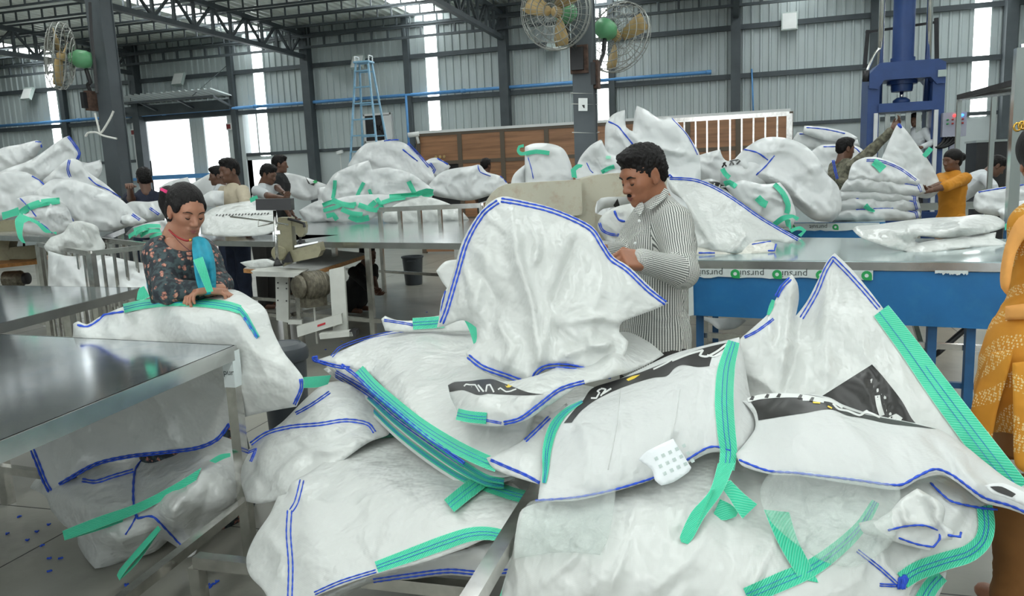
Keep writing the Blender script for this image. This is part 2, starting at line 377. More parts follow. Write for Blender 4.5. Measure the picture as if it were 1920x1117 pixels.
# exhaust fan window
c = wpt(710, 240, .08); r = empty('exhaust_fan', c, 'square exhaust fan set in the wall behind the ladder', 'exhaust fan')
MB().box(c, (.72, .06, .66)).build('shaft_opening', 'black_plastic', r)
for dx, dz, sx, sz in ((-.38, 0, .05, .74), (.38, 0, .05, .74), (0, .35, .8, .05), (0, -.35, .8, .05)): MB().box(c+A(dx, -.02, dz), (sx, .1, sz)).build('frame', 'white_frame', r)
for k in range(5):
    a = k*2*math.pi/5; ax = np.array([[math.cos(a), 0, math.sin(a)], [0, 1, 0], [-math.sin(a), 0, math.cos(a)]])@rotx(.0)
    MB().box(c+A(math.cos(a)*.15, -.05, math.sin(a)*.15), (.24, .015, .11), ax).build('blade', 'dark_metal', r)
MB().box(c+A(.28, -.05, 0), (.2, .02, .62)).build('shutter', 'white_frame', r)
# cctv camera
c = PY(779, 256, 14.9); r = empty('security_camera', c, 'small white security camera at the corner of the wooden partition', 'camera')
MB().cyl(c+A(-.12, -.1, .03), c+A(.08, 0, .05), .05, n=10).build('body', 'white_plastic', r, True); MB().cyl(c+A(.03, 0, .02), c+A(.06, 0, -.14), .03, n=8).build('mount', 'white_plastic', r, True)
c = wpt(638, 290, .15); MB().bar(c+A(0, 0, .05), c+A(0, 0, -.6), .02).bar(c+A(-.06, -.05, .05), c+A(.1, -.05, .08), .08).build('wall_camera', 'white_plastic', label='white security camera on the pale dado near the small doorway', cat='camera')
# ---------------------------------------------------------------- blue step ladder
lb = Pd(692, 260, 18.6); gx, gy = lb[0], lb[1]
lad = empty('step_ladder', (gx, gy, 0), 'tall pale blue step ladder standing by the back wall', 'ladder')
topz = PY(690, 118, gy)[2]
for sy, sp in ((-1, .62), (1, .62)):
    for sx in (-1, 1):
        MB().bar((gx+sx*.55, gy+sy*.55, 0), (gx+sx*.16, gy+sy*.10, topz), .05, .035).build('rail', 'ladder_blue', lad)
nst = 11
for k in range(nst):
    f = (k+1)/(nst+.5); z = topz*f; hw = .55+(.16-.55)*f; yy = .55+(.10-.55)*f
    MB().bar((gx-hw, gy-yy, z), (gx+hw, gy-yy, z), .09, .03).build('step', 'ladder_blue', lad)
    if k % 2 == 0: MB().bar((gx-hw, gy+yy, z), (gx+hw, gy+yy, z), .03, .03).build('brace', 'ladder_blue', lad)
MB().bb((gx-.2, gy-.16, topz), (gx+.2, gy+.16, topz+.04)).build('platform', 'ladder_blue', lad)
for sx in (-1, 1):
    MB().tube([(gx+sx*.18, gy-.1, topz), (gx+sx*.18, gy-.1, topz+.16), (gx+sx*.18, gy+.1, topz+.16), (gx+sx*.18, gy+.1, topz)], .016).build('hand_loop', 'white_frame', lad)
# ---------------------------------------------------------------- interior columns
YC = 7.7
def column(px, py, lab):
    x = PY(px, py, YC)[0]
    o = empty('steel_column', (x, YC, 0), lab, 'column')
    h = ROOF(YC)
    MB().bb((x-.1, YC-.1, 0), (x+.1, YC-.085, h)).build('flange', 'column_paint', o)
    MB().bb((x-.1, YC+.085, 0), (x+.1, YC+.1, h)).build('flange', 'column_paint', o)
    MB().bb((x-.09, YC-.085, 0), (x+.09, YC+.085, h)).build('web', 'column_paint', o)
    MB().bb((x-.18, YC-.18, 0), (x+.18, YC+.18, .025)).build('base_plate', 'column_paint', o)
    return x
xc1 = column(206, 180, 'dark grey steel column carrying the left green fan')
xc2 = column(1096, 150, 'grey steel column with two green fans in the middle of the hall')
# ---------------------------------------------------------------- pedestal style wall fans
def fan(c, facing, R, lab, arm_to, plate):
    """c: cage centre, facing: direction the air blows"""
    f = nrm(facing); c = np.asarray(c, float); u = nrm(np.cross(f, A(0, 0, 1))); v = np.cross(u, f)
    r = empty('industrial_fan', c, lab, 'fan', 'green industrial fans on the columns')
    ring = lambda rr, off, n=28: [c+f*off+rr*(math.cos(t)*u+math.sin(t)*v) for t in np.arange(n)*2*math.pi/n]
    cage = MB()
    for rr, off in ((R, 0), (R*.97, .06), (R*.97, -.06), (R*.8, .10), (R*.8, -.11), (R*.6, .115), (R*.6, -.13), (R*.4, .12), (R*.4, -.14), (R*.2, .125)): cage.tube(ring(rr, off), .0045 if rr < R else .009, 4, True)
    for t in np.arange(30)*2*math.pi/30:
        e = math.cos(t)*u+math.sin(t)*v
        cage.tube([c+e*R*.15+f*.125, c+e*R*.8+f*.10, c+e*R*.97+f*.06, c+e*R, c+e*R*.97-f*.06, c+e*R*.8-f*.11, c+e*R*.25-f*.14], .0026, 4)
    cage.build('wire_cage', 'fan_wire', r, True)
    MB().lathe(c-f*.33, [(.03, 0), (.085, .02), (.10, .07), (.10, .16), (.07, .2), (.05, .24)], 18, f).build('motor', 'fan_green', r, True)
    MB().lathe(c-f*.05, [(.05, 0), (.05, .05), (.03, .08)], 14, f).build('hub', 'fan_blade', r, True)
    for k in range(3):
        a = k*2*math.pi/3+.5; e = math.cos(a)*u+math.sin(a)*v; g = np.cross(f, e); P = []
        for i, (q, wd) in enumerate(((.12, .05), (.4, .12), (.7, .17), (.9, .15))):
            for s_ in (-1, 1): P.append(c+e*R*q+(g*wd*.5+f*.035)*s_*1.0+g*.03)
        b = MB().add(P, [(0, 1, 3, 2), (2, 3, 5, 4), (4, 5, 7, 6)])
        o = b.build('blade', 'fan_blade', r, True); sm = o.modifiers.new('solid', 'SOLIDIFY'); sm.thickness = .006
    MB().tube(catmull([c-f*.25-A(0, 0, .1), c-f*.28-A(0, 0, .25), (c-f*.2+np.asarray(arm_to))/2-A(0, 0, .05), np.asarray(arm_to)], 4), .022, 8).build('arm', 'black_plastic', r, True)
    MB().box(np.asarray(arm_to), plate).build('mount_plate', 'rusty_steel', r)
    MB().box(np.asarray(arm_to)+A(-.01, -.03, .0), (plate[0]*.7, plate[1]+.05, plate[2]*.8)).build('clamp', 'black_plastic', r)
dL = dep((xc1, YC, 3))
fan(Pd(112, 105, dL-.25), nrm(-rt*.93-fw*.36+up*.05), .37, 'green fan with wire cage on the left dark column', (xc1-.12, YC-.12, PY(182, 192, YC)[2]), (.06, .22, .22))
dM = dep((xc2, YC, 3))
fan(Pd(1042, 22, dM-.5), nrm(-rt*.45-fw*.85-up*.28), .33, 'wire fan facing the viewer on the middle column', (xc2-.02, YC-.14, PY(1090, 115, YC)[2]), (.17, .05, .26))
fan(Pd(1158, 70, dM+.45), nrm(rt*.62+fw*.75-up*.1), .36, 'wire fan facing away behind the middle column', (xc2+.11, YC+.03, PY(1112, 140, YC)[2]), (.06, .16, .26))
# cables and ties on the columns
MB().tube(catmull([Pd(178, 212, dL-.3), Pd(183, 232, dL-.3), Pd(188, 250, dL-.3), Pd(205, 225, dL-.3), Pd(213, 208, dL-.3)], 5), .012, 6).build('cloth_tie', 'cable_white', label='white cloth strip hanging in a loop from the left column', cat='strip')
MB().tube(catmull([Pd(160, 256, dL-.33), Pd(165, 249, dL-.33), Pd(180, 248, dL-.32), Pd(188, 252, dL-.31), Pd(200, 256, dL-.3), Pd(219, 260, dL-.3)], 5), .012, 6).build('cloth_tie', 'cable_white', label='white cloth strip knotted sideways across the left column', cat='strip')
MB().tube(catmull([Pd(168, 5, dL-.28), Pd(172, 70, dL-.28), Pd(178, 130, dL-.28), Pd(182, 175, dL-.28)], 5), .018, 6).build('power_cable', 'black_plastic', label='black cable running down the left column to the fan mount', cat='cable')
cs = Pd(1093, 196, dM-.13); r = MB().box(cs, (.085, .01, .12), [nrm(rt), nrm(fw), nrm(up)]).build('paper_notice', 'white_plastic', label='small white notice tied to the middle column', cat='notice')
MB().box(cs-fw*.007-A(0, 0, .02), (.03, .004, .03)).build('notice_print', 'black_plastic', r)
for yy in (175, 195, 248):
    z = PY(1096, yy, YC)[2]; MB().tube([(xc2-.115, YC-.115, z), (xc2+.115, YC-.115, z-.02), (xc2+.115, YC+.115, z), (xc2-.115, YC+.115, z+.01)], .004, 4, True).build('cable_tie', 'cable_white', label={175: 'upper thin white tie around the middle column', 195: 'thin white tie behind the notice on the middle column', 248: 'lowest thin white tie around the middle column'}[yy], cat='tie')
# ---------------------------------------------------------------- wooden partition with panels
YP = 15.0
pl, pr_ = PY(783, 250, YP)[0], PY(1482, 225, YP)[0]; pz = PY(1000, 238, YP)[2]
pt = empty('office_partition', ((pl+pr_)/2, YP, 0), 'brown wood panel partition with dark frames across the back', 'partition')
ncol = 8; cw = (pr_-pl)/ncol; hz = [0, .62, 1.22, pz-.62, pz-.03]; hz = [0, .7, 1.35, pz-.6, pz-.02]
for i in range(ncol):
    for j in range(4):
        if i == 0 and j in (1, 2): continue
        MB().bb((pl+i*cw+.04, YP, hz[j]+.03), (pl+(i+1)*cw-.04, YP+.05, hz[j+1]-.03)).build('wood_panel', 'wood_laminate', pt)
for i in range(ncol+1): MB().bb((pl+i*cw-.045, YP-.02, 0), (pl+i*cw+.045, YP+.06, pz)).build('upright', 'partition_frame', pt)
for z in hz[1:]: MB().bb((pl, YP-.015, z-.035), (pr_, YP+.06, z+.035)).build('rail', 'partition_frame', pt)
MB().bb((pl, YP-.03, pz), (pr_, YP+.07, pz+.05)).build('top_cap', 'white_frame', pt)
MB().bb((pl+.06, YP+.06, .7), (pl+cw, YP+.5, hz[3])).build('dark_opening', 'black_plastic', pt)
for i in (0, 2):
    for k in range(3): MB().cyl((pl+cw*(i+.42)+k*.09, YP-.01, hz[3]+.12), (pl+cw*(i+.42)+k*.09, YP-.025, hz[3]+.12), .03, n=8).build('orange_knob', 'fan_blade', pt)
# chrome railing in front of the partition
YR = 13.2; a = PY(1262, 226, YR); b = PY(1480, 222, YR)
rl = empty('chrome_railing', ((a[0]+b[0])/2, YR, 0), 'chrome railing with vertical bars before the wooden partition', 'railing')
zt_ = a[2]
MB().bar((a[0]-.6, YR, zt_), (b[0], YR, zt_), .06, .07).build('top_rail', 'stainless_tube', rl)
MB().bar((a[0]-.6, YR, .4), (b[0], YR, .4), .05).build('bottom_rail', 'chrome', rl)
k = 11
for i in range(k): x = a[0]+(b[0]-a[0])*i/(k-1); MB().bar((x, YR, 0), (x, YR, zt_), .026 if i < k-1 else .09).build('bar', 'stainless_tube', rl)
# ---------------------------------------------------------------- hydraulic press
YPR = 15.2
def px_(x, y): return PY(x, y, YPR)
sc_ = lambda px: px*dep(px_(1688, 200))/F
pc = px_(1688, 250); pxx = pc[0]
pr = empty('hydraulic_press', (pxx, YPR, 0), 'tall dark blue hydraulic press with chrome guide rods', 'press')
Zf = lambda y: px_(1688, y)[2]
HW = sc_(63)
# frame posts
for s_ in (-1, 1):
    x = pxx+s_*(HW-sc_(9)); MB().bb((x-sc_(10), YPR-.35, 0), (x+sc_(10), YPR+.35, Zf(160))).build('side_post', 'press_blue', pr)
# top crosshead with chamfered shoulders and arch
zt, zb = Zf(120), Zf(152)
MB().prism([(pxx-HW, YPR-.4, Zf(165)), (pxx-HW, YPR-.4, Zf(140)), (pxx-HW*.72, YPR-.4, zt), (pxx+HW*.8, YPR-.4, zt), (pxx+HW, YPR-.4, Zf(127)), (pxx+HW, YPR-.4, Zf(165)), (pxx+HW*.78, YPR-.4, Zf(165)), (pxx+HW*.62, YPR-.4, zb), (pxx-HW*.6, YPR-.4, zb), (pxx-HW*.76, YPR-.4, Zf(168))], (0, .8, 0)).build('crosshead', 'press_blue', pr)
MB().lathe((pxx, YPR, Zf(120)), [(sc_(21), 0), (sc_(21), .1), (sc_(18.5), .1), (sc_(18.5), 4.3)], 28).build('main_cylinder', 'press_blue', pr, True, auto=40)
for s_ in (-1, 1):
    x = pxx+s_*sc_(40); MB().cyl((x, YPR-.1, Zf(195)), (x, YPR-.1, Zf(120)+3.8), sc_(5.2), n=14).build('guide_rod', 'chrome', pr, True)
MB().lathe((pxx, YPR, Zf(172)), [(sc_(18), 0), (sc_(19), .05), (sc_(19), .12), (sc_(26), .12), (sc_(26), .22)], 24).build('ram_flange', 'press_blue', pr, True, auto=40)
MB().cyl((pxx, YPR, Zf(190)), (pxx, YPR, Zf(170)), sc_(3.5), n=14).build('ram', 'chrome', pr, True)
MB().lathe((pxx, YPR, Zf(196)), [(sc_(15), 0), (sc_(15), .07), (sc_(8), .12)], 20).build('ram_foot', 'press_blue', pr, True)
MB().bb((pxx-sc_(46), YPR-.4, Zf(211)), (pxx+sc_(46), YPR+.4, Zf(195))).build('platen', 'press_blue', pr)
for k in range(6):
    x = pxx-sc_(44)+k*sc_(17.5); MB().bb((x-sc_(4), YPR-.2, Zf(300)), (x+sc_(4.5), YPR-.15, Zf(213))).build('backing_bar', 'stainless', pr)
MB().bb((pxx-sc_(55), YPR-.55, 0), (pxx+sc_(55), YPR+.5, .6)).build('bed', 'press_blue', pr)
for s_ in (-1, 1): MB().bb((pxx+s_*sc_(50)-.03, YPR-.42, .6), (pxx+s_*sc_(50)+.03, YPR-.36, Zf(212))).build('edge_strip', 'white_frame', pr)
for s_, yy in ((-1, 48), (1, 36)): MB().bar((pxx+s_*sc_(62), YPR+.2, zt), (pxx+s_*sc_(58), YPR+.2, Zf(yy)), .06).build('ladder_rail', 'dark_metal', pr)
MB().bar((pxx-sc_(62), YPR+.2, Zf(52)), (pxx+sc_(58), YPR+.2, Zf(44)), .04).build('ladder_rung', 'dark_metal', pr)
MB().tube(catmull([(pxx-sc_(66), YPR-.3, Zf(135)), (pxx-sc_(55), YPR-.3, Zf(105)), (pxx-sc_(45), YPR-.3, Zf(92))], 4), .03).build('hose', 'chrome', pr, True)
MB().cyl((pxx-sc_(68), YPR-.35, Zf(152)), (pxx-sc_(68), YPR-.35, Zf(132)), sc_(6), n=12).build('hose_drum', 'black_plastic', pr, True)
MB().box((pxx+HW*.9, YPR-.42, Zf(147)), (sc_(14), .02, sc_(12))).build('maker_plate', 'lamp_glass', pr)
# control box
cb = px_(1775, 238); cb_z = cb[2]; r = empty('control_box', (cb[0], YPR-.3, 0), 'grey control box with coloured lamps right of the blue press', 'control box')
MB().bb((cb[0]-sc_(19), YPR-.5, Zf(262)), (cb[0]+sc_(19), YPR-.2, Zf(219))).build('case', 'control_grey', r)
for i, (n_, c_) in enumerate((('red', (1, .05, .05)), ('yellow', (1, .7, .05)), ('blue', (.05, .25, 1)))):
    mat('lamp_'+n_, c_, .3, emit=c_, estr=2.5)
    MB().lathe((cb[0]-sc_(1)+i*sc_(6), YPR-.5, Zf(225)), [(sc_(2.8), 0), (sc_(2.2), .05)], 10, (0, -1, 0)).build('lamp', 'lamp_'+n_, r, True)
for i in range(8):
    c_ = ((.02, .25, .08), (.35, .03, .03))[i % 2]; nm = 'button_%s' % ('green' if i % 2 == 0 else 'red')
    if nm not in MATS: mat(nm, c_, .4)
    MB().cyl((cb[0]-sc_(12)+(i % 4)*sc_(8), YPR-.5, Zf(232+(i//4)*7)), (cb[0]-sc_(12)+(i % 4)*sc_(8), YPR-.54, Zf(232+(i//4)*7)), sc_(1.7), n=8).build('button', nm, r, True)
for k in range(4): MB().tube(catmull([(cb[0]-sc_(12)+k*sc_(7), YPR-.4, Zf(262)), (cb[0]-sc_(16)+k*sc_(6), YPR-.4, Zf(272)), (cb[0]-sc_(26)+k*sc_(3), YPR-.4, Zf(280)), (cb[0]-sc_(36), YPR-.35, Zf(270))], 5), .03, 6).build('cable', 'black_plastic', r, True)
MB().bb((cb[0]-.04, YPR-.4, 0), (cb[0]+.04, YPR-.32, Zf(262))).build('stand', 'control_grey', r)
# ================================================================== TABLES, MACHINES, RACKS
mat('table_mirror', (.62, .65, .68), .12, 1.0, var=.10, vscale=5, bump=.015, bscale=14, dirt=(.40, .47, .56), dirt_amt=.8)
mat('table_satin', (.66, .68, .68), .2, 1.0, var=.06, vscale=5, bump=.02, bscale=10)
mat('film_white', (.66, .72, .72), .22, var=.06, vscale=20)
mat('logo_green', (.02, .36, .10), .4)
mat('text_grey', (.05, .07, .07), .5)
mat('table_blue', (.012, .145, .37), .42, var=.10, vscale=5, dirt=(.03, .20, .40), dirt_amt=.4)
mat('leg_blue', (.02, .10, .24), .4, var=.2)
mat('glass_top', (.40, .50, .50), .12, .5, var=.06, vscale=4)
mat('wood_top', (.42, .43, .42), .5, var=.1, vscale=8)
mat('wood_edge', (.45, .21, .07), .5, var=.25, vscale=25)
mat('machine_olive', (.27, .25, .155), .42, var=.08, vscale=8, dirt=(.12, .10, .06))
mat('machine_beige', (.40, .385, .30), .45, var=.06, vscale=6, dirt=(.25, .13, .06), dirt_amt=.45)
mat('stand_white', (.55, .56, .52), .45, var=.06, vscale=10)
mat('motor_metal', (.16, .145, .11), .5, .5, var=.4, vscale=30)
mat('bin_grey', (.055, .065, .075), .42, var=.08)
mat('red_text', (.5, .02, .03), .5)
def text_obj(body, size, o, ex, ey, m, parent, name='lettering', off=None):
    cu = bpy.data.curves.new('txt', 'FONT'); cu.body = body; cu.size = size; cu.align_x = 'CENTER'; cu.resolution_u = 2
    t = bpy.data.objects.new('txt', cu); COL.objects.link(t); dg = bpy.context.evaluated_depsgraph_get(); me = t.evaluated_get(dg).to_mesh()
    V = np.array([tuple(v.co) for v in me.vertices]); Fc = [tuple(p.vertices) for p in me.polygons]; t.to_mesh_clear() if hasattr(t, 'to_mesh_clear') else None
    bpy.data.objects.remove(t)
    if not len(V): return None
    return raw_mesh(name, np.asarray(o)+V[:, :1]*np.asarray(ex)+V[:, 1:2]*np.asarray(ey), Fc, m, parent, False)
def quad_table(name, q, h, th, top_m, leg_m, lab, cat='table', legs=((0, 0), (1, 0), (1, 1), (0, 1)), lw=.045, rail=.25, skirt=None, inset=.05, sk_m=None, group=None):
    """q: four top corners (x,y) front-left, front-right, back-right, back-left"""
    q = np.array([np.asarray(p, float)[:2] for p in q]); c = q.mean(0); o = empty(name, (c[0], c[1], 0), lab, cat, group)
    MB().prism([(p[0], p[1], h-th) for p in q], (0, 0, th)).build('table_top', top_m, o)
    sk = skirt or 0
    if sk:
        for i in range(4):
            a, b = q[i], q[(i+1) % 4]; MB().bar((*a, h-sk/2), (*b, h-sk/2), .012, sk).build('skirt', sk_m or top_m, o)
    pt = lambda u, v: (q[0]*(1-u)+q[1]*u)*(1-v)+(q[3]*(1-u)+q[2]*u)*v
    L = []
    for u, v in legs:
        p = pt(u, v); p = p+(c-p)*inset/max(.2, np.linalg.norm(c-p)); L.append(p)
        MB().bb((p[0]-lw/2, p[1]-lw/2, 0), (p[0]+lw/2, p[1]+lw/2, h-th)).build('leg', leg_m, o)
    if rail:
        for i in range(len(L)): MB().bar((*L[i], rail), (*L[(i+1) % len(L)], rail), .035).build('stretcher', leg_m, o)
    return o, pt
# near steel table (left)
cr = Pz(441, 647, .9); e1 = nrm(Pz(0, 626, .9)-cr); e2 = nrm(Pz(0, 826, .9)-cr)
q = [cr+e1*2.6+e2*1.95, cr+e2*1.95, cr, cr+e1*2.6]
T1, pt1 = quad_table('steel_table', q, .9, .012, 'table_mirror', 'stainless_tube', 'near mirror-polished steel table at the left edge', skirt=.055, sk_m='stainless', lw=.042, rail=.26, inset=.02)
# printed film on the corner leg
lp = pt1(1, 1); lp = lp+nrm(np.append(np.mean([p[:2] for p in q], axis=0)-lp, 0))[:2]*.02
fm = MB().bb((lp[0]-.024, lp[1]-.024, .74), (lp[0]+.024, lp[1]+.024, .882)).build('film_wrap', 'film_white', T1)
text_obj('pur', .034, (lp[0]+.001, lp[1]-.0255, .79), (1, 0, 0), (0, 0, 1), 'text_grey', fm)
MB().prism([(lp[0]-.022, lp[1]-.0255, .84), (lp[0]+.004, lp[1]-.0255, .84), (lp[0]+.008, lp[1]-.0255, .86), (lp[0]-.018, lp[1]-.0255, .862)], (0, -.001, 0)).build('logo', 'logo_green', fm)
# second steel table behind it
c2 = Pz(266, 539, .9); f1 = nrm(Pz(0, 535, .9)-c2); f2 = nrm(Pz(0, 606, .9)-c2)
quad_table('steel_table', [c2+f1*2.4+f2*1.3, c2+f2*1.3, c2, c2+f1*2.4], .9, .012, 'table_mirror', 'stainless_tube', 'second mirror-polished steel table behind the near one at left', legs=((0, 0), (1, 0), (1, .5), (1, 1), (0, 1)), skirt=.05, sk_m='stainless')
# low rack under the heap
rk = empty('low_rack', (-1.2, 2.4, 0), 'low stainless tube rack under the heap of sacks', 'rack')
RX = (-1.76, -.742); RYs = (1.35, 2.08, 3.05)
for x in RX[1:]: MB().bar((x, RYs[0], .25), (x, RYs[2], .25), .042).build('long_rail', 'stainless_tube', rk)
for y in RYs: MB().bar((RX[0], y, .25), (RX[1], y, .25), .042).build('cross_rail', 'stainless_tube', rk)
for x in RX:
    for y in RYs: MB().bb((x-.021, y-.021, 0), (x+.021, y+.021, .23)).build('foot', 'stainless_tube', rk)
rk2 = empty('low_rack', (.3, 2.2, 0), 'taller stainless tube rack under the right half of the heap', 'rack')
RX2 = (-.562, 1.15); RZ = .56
for x in RX2: MB().bar((x, 1.2, RZ), (x, 2.6, RZ), .042).build('long_rail', 'stainless_tube', rk2)
for y in (1.2, 2.6): MB().bar((RX2[0], y, RZ), (RX2[1], y, RZ), .042).build('cross_rail', 'stainless_tube', rk2)
for x in RX2:
    for y in (1.2, 2.6): MB().bb((x-.021, y-.021, 0), (x+.021, y+.021, RZ-.02)).build('foot', 'stainless_tube', rk2)
# long centre table
ta, tb = Pz(188, 449, 1.0), Pz(528, 453, 1.0); tn = nrm(np.cross(A(0, 0, 1), tb-ta))
quad_table('steel_table', [ta, tb, tb+tn*.72, ta+tn*.72], 1.0, .02, 'table_satin', 'stainless_tube', 'narrow steel table behind the floral dressed woman', skirt=.05, sk_m='stainless', rail=.3)
T3, pt3 = quad_table('steel_table', [Pz(532, 453, 1.0), Pz(868, 456, 1.0), Pz(905, 409, 1.0), Pz(560, 409, 1.0)], 1.0, .02, 'table_satin', 'stainless_tube', 'long mirror steel table across the middle of the hall', legs=((.04, .02), (.5, .02), (.98, .02), (.98, .9), (.5, .9), (.1, .9)), skirt=.05, sk_m='stainless', rail=.3)
a, b = Pd(712, 393, 8.6), Pd(902, 385, 8.3)
rr = empty('table_railing', ((a+b)/2*A(1, 1, 0)), 'low chrome railing behind the long steel table', 'railing')
MB().bar(a, b, .05).build('top_rail', 'stainless_tube', rr)
for k in range(6):
    p = a+(b-a)*k/5; MB().bar(p, p*A(1, 1, 0)+A(0, 0, 1.0), .04).build('post', 'stainless_tube', rr)
p, q_ = Pd(902, 385, 8.3), Pd(915, 380, 9.8); MB().bar(p, q_, .05).build('top_rail', 'stainless_tube', rr)
# back left table carrying the left pile
TB, _ = quad_table('steel_table', [Pz(-60, 440, 1.12), Pz(184, 447, 1.12), Pz(232, 428, 1.12), Pz(-60, 424, 1.12)], 1.12, .02, 'stainless', 'stainless_tube', 'steel table buried under the left background pile of sacks', skirt=.05)
# ---------------------------------------------------------------- blue work tables
def film_strip(o, a, b, z0, z1, n, parent_off, text='pursuit', seed=0, step=.42):
    """white film tape with upside down printing along the front edge a->b"""
    a = np.asarray(a, float); b = np.asarray(b, float); ex = nrm(np.append((b-a)[:2], 0)); nf = nrm(np.cross(ex, A(0, 0, 1))); L = np.linalg.norm((b-a)[:2]); A3 = A(a[0], a[1], 0)+nf*parent_off
    rnd = random.Random(seed); P = []; k = 24
    for i in range(k+1): P.append(A3+ex*L*i/k+A(0, 0, z0+rnd.uniform(-.008, .006)))
    f = MB().prism(P+[A3+ex*L+A(0, 0, z1), A3+A(0, 0, z1)], nf*.001).build('film_tape', 'film_white', o)
    for i in range(n):
        t = A3+ex*(step*.5+i*step)+A(0, 0, (z0+z1)/2+.018)+nf*.003
        if (t-A3)@ex > L-.1: break
        text_obj(text, .062, t, -ex, (0, 0, -1), 'text_grey', f)
        lg = t+ex*.165+A(0, 0, -.022); pr_ = []
        for ang in np.linspace(0, 2*math.pi, 14)[:-1]:
            r_ = .03; px_, pz_ = math.cos(ang)*r_, math.sin(ang)*r_
            if px_ > 0 and pz_ < 0: px_, pz_ = .03, -.03 if ang > 5.2 else pz_
            pr_.append(lg+ex*px_+A(0, 0, pz_))
        MB().prism(pr_, nf*.001).build('logo', 'logo_green', f); MB().prism([lg+ex*math.cos(t_)*.012+A(0, 0, math.sin(t_)*.012)+nf*.001 for t_ in np.arange(8)*.785], nf*.001).build('logo_eye', 'film_white', f)
FL, FR, BR, BL = Pz(1292, 487, .9), Pz(1905, 491, .9), Pz(1905, 448, .9), Pz(1330, 444, .9)
B1, ptb = quad_table('work_table', [FL, FR, BR, BL], .9, .012, 'glass_top', 'leg_blue', 'blue sided work table behind the man and the yellow dress', legs=((.02, .04), (.50, .04), (.79, .04), (.9, .04), (.98, .9), (.02, .9), (.5, .9)), lw=.05, rail=0, inset=.03)
ex = nrm(FR-FL); nf = nrm(np.cross(ex, A(0, 0, 1)))
MB().bar(FL+nf*.012-A(0, 0, .03), FR+nf*.012-A(0, 0, .03), .02, .05, ).build('edge_band', 'stainless', B1)
MB().prism([FL+nf*.01-A(0, 0, .06), FR+nf*.01-A(0, 0, .06), FR+nf*.01-A(0, 0, .395), FL+nf*.01-A(0, 0, .375)], -nf*.02).build('apron', 'table_blue', B1)
film_strip(B1, FL+ex*.01, FL+ex*1.12, .79, .845, 4, .024, seed=2, step=.26)
film_strip(B1, FL+ex*1.45, FL+ex*1.62, .83, .85, 0, .024, seed=5)
MB().prism([FL+nf*.024-A(0, 0, .06), FL+ex*.03+nf*.024-A(0, 0, .06), FL+ex*.035+nf*.024-A(0, 0, .37), FL+nf*.024-A(0, 0, .38)], nf*.001).build('film_tape', 'film_white', B1)
for z, m_ in ((.12, 'leg_blue'), (.36, 'stainless_tube')):
    a, b = FL+ex*.05, FR-ex*.05; MB().bar((a[0], a[1]+.15, z), (b[0], b[1]+.15, z), .035).build('stretcher', m_, B1)
for u in (.5, .79): p = ptb(u, .05); p2 = ptb(u-.12, .6); MB().bar((*p, .12), (*p2, .75), .03).build('brace', 'stainless_tube', B1)
MB().tube(catmull([Pd(1830, 600, 5.35), Pd(1800, 625, 5.4), Pd(1760, 660, 5.4), Pd(1740, 668, 5.5), Pd(1700, 640, 5.6)], 6), .02, 8).build('hose', 'black_plastic', B1, True)
G1, G2, G3, G4 = Pz(1400, 418, .9), Pz(1660, 416, .9), Pz(1660, 396, .9), Pz(1400, 396, .9)
B2, _ = quad_table('work_table', [G1, G2, G3, G4], .9, .012, 'glass_top', 'leg_blue', 'second blue sided work table behind the first one', lw=.05, rail=.2)
gx = nrm(G2-G1); gn = nrm(np.cross(gx, A(0, 0, 1)))
MB().prism([G1+gn*.01, G2+gn*.01, G2+gn*.01-A(0, 0, .25), G1+gn*.01-A(0, 0, .25)], -gn*.02).build('apron', 'table_blue', B2)
film_strip(B2, G1+gx*.1, G2-gx*.05, .82, .895, 2, .024, seed=8, step=.42)
quad_table('steel_table', [Pz(955, 455, .9), Pz(1330, 452, .9), Pz(1330, 425, .9), Pz(985, 425, .9)], .9, .03, 'stainless', 'stainless_tube', 'steel table carrying the sacks behind the beige machine')
q5 = [Pz(1722, 381, .9), Pz(1852, 377, .9), Pz(1815, 366, .9), Pz(1722, 367, .9)]
quad_table('steel_table', q5, .9, .03, 'table_mirror', 'stainless_tube', 'small steel table before the woman in orange far right', skirt=.1, sk_m='stainless')
# ---------------------------------------------------------------- sewing station in the middle
hf = nrm(A(fw[0], fw[1], 0)); hr = nrm(A(rt[0], rt[1], 0))
def extr(poly, d, th, name, m, parent, **kw): return MB().prism([Pd(x, y, d) for x, y in poly], hf*th).build(name, m, parent, **kw)
S = [Pz(456, 503, .78), Pz(575, 513, .78), Pz(692, 475, .78), Pz(560, 462, .78)]
st = empty('sewing_table', np.mean(S, axis=0)*A(1, 1, 0), 'sewing table with orange wooden edge and white steel stand in the aisle', 'table')
MB().prism([p-A(0, 0, .04) for p in S], (0, 0, .036)).build('wood_edge', 'wood_edge', st)
MB().prism([np.mean(S, axis=0)+(p-np.mean(S, axis=0))*.985-A(0, 0, .004) for p in S], (0, 0, .006)).build('table_top', 'wood_top', st)
d0 = 6.35
extr([(516, 514), (541, 518), (541, 605), (518, 600)], d0+.25, .05, 'stand_leg', 'stand_white', st)
extr([(617, 506), (645, 500), (652, 628), (625, 632)], d0+.1, .05, 'stand_leg', 'stand_white', st)
extr([(470, 508), (562, 512), (556, 520), (480, 518)], d0, .3, 'under_frame', 'stand_white', st)
cb_ = extr([(556, 612), (640, 588), (642, 606), (558, 632)], d0, .05, 'cross_bar', 'stand_white', st)
extr([(598, 626), (660, 622), (662, 630), (600, 636)], d0-.05, .12, 'stand_foot', 'stand_white', st)
extr([(655, 620), (668, 620), (668, 632), (655, 632)], d0-.05, .12, 'rubber_foot', 'black_plastic', st)
extr([(540, 600), (566, 600), (566, 608), (540, 608)], d0+.2, .05, 'stand_foot', 'stand_white', st)
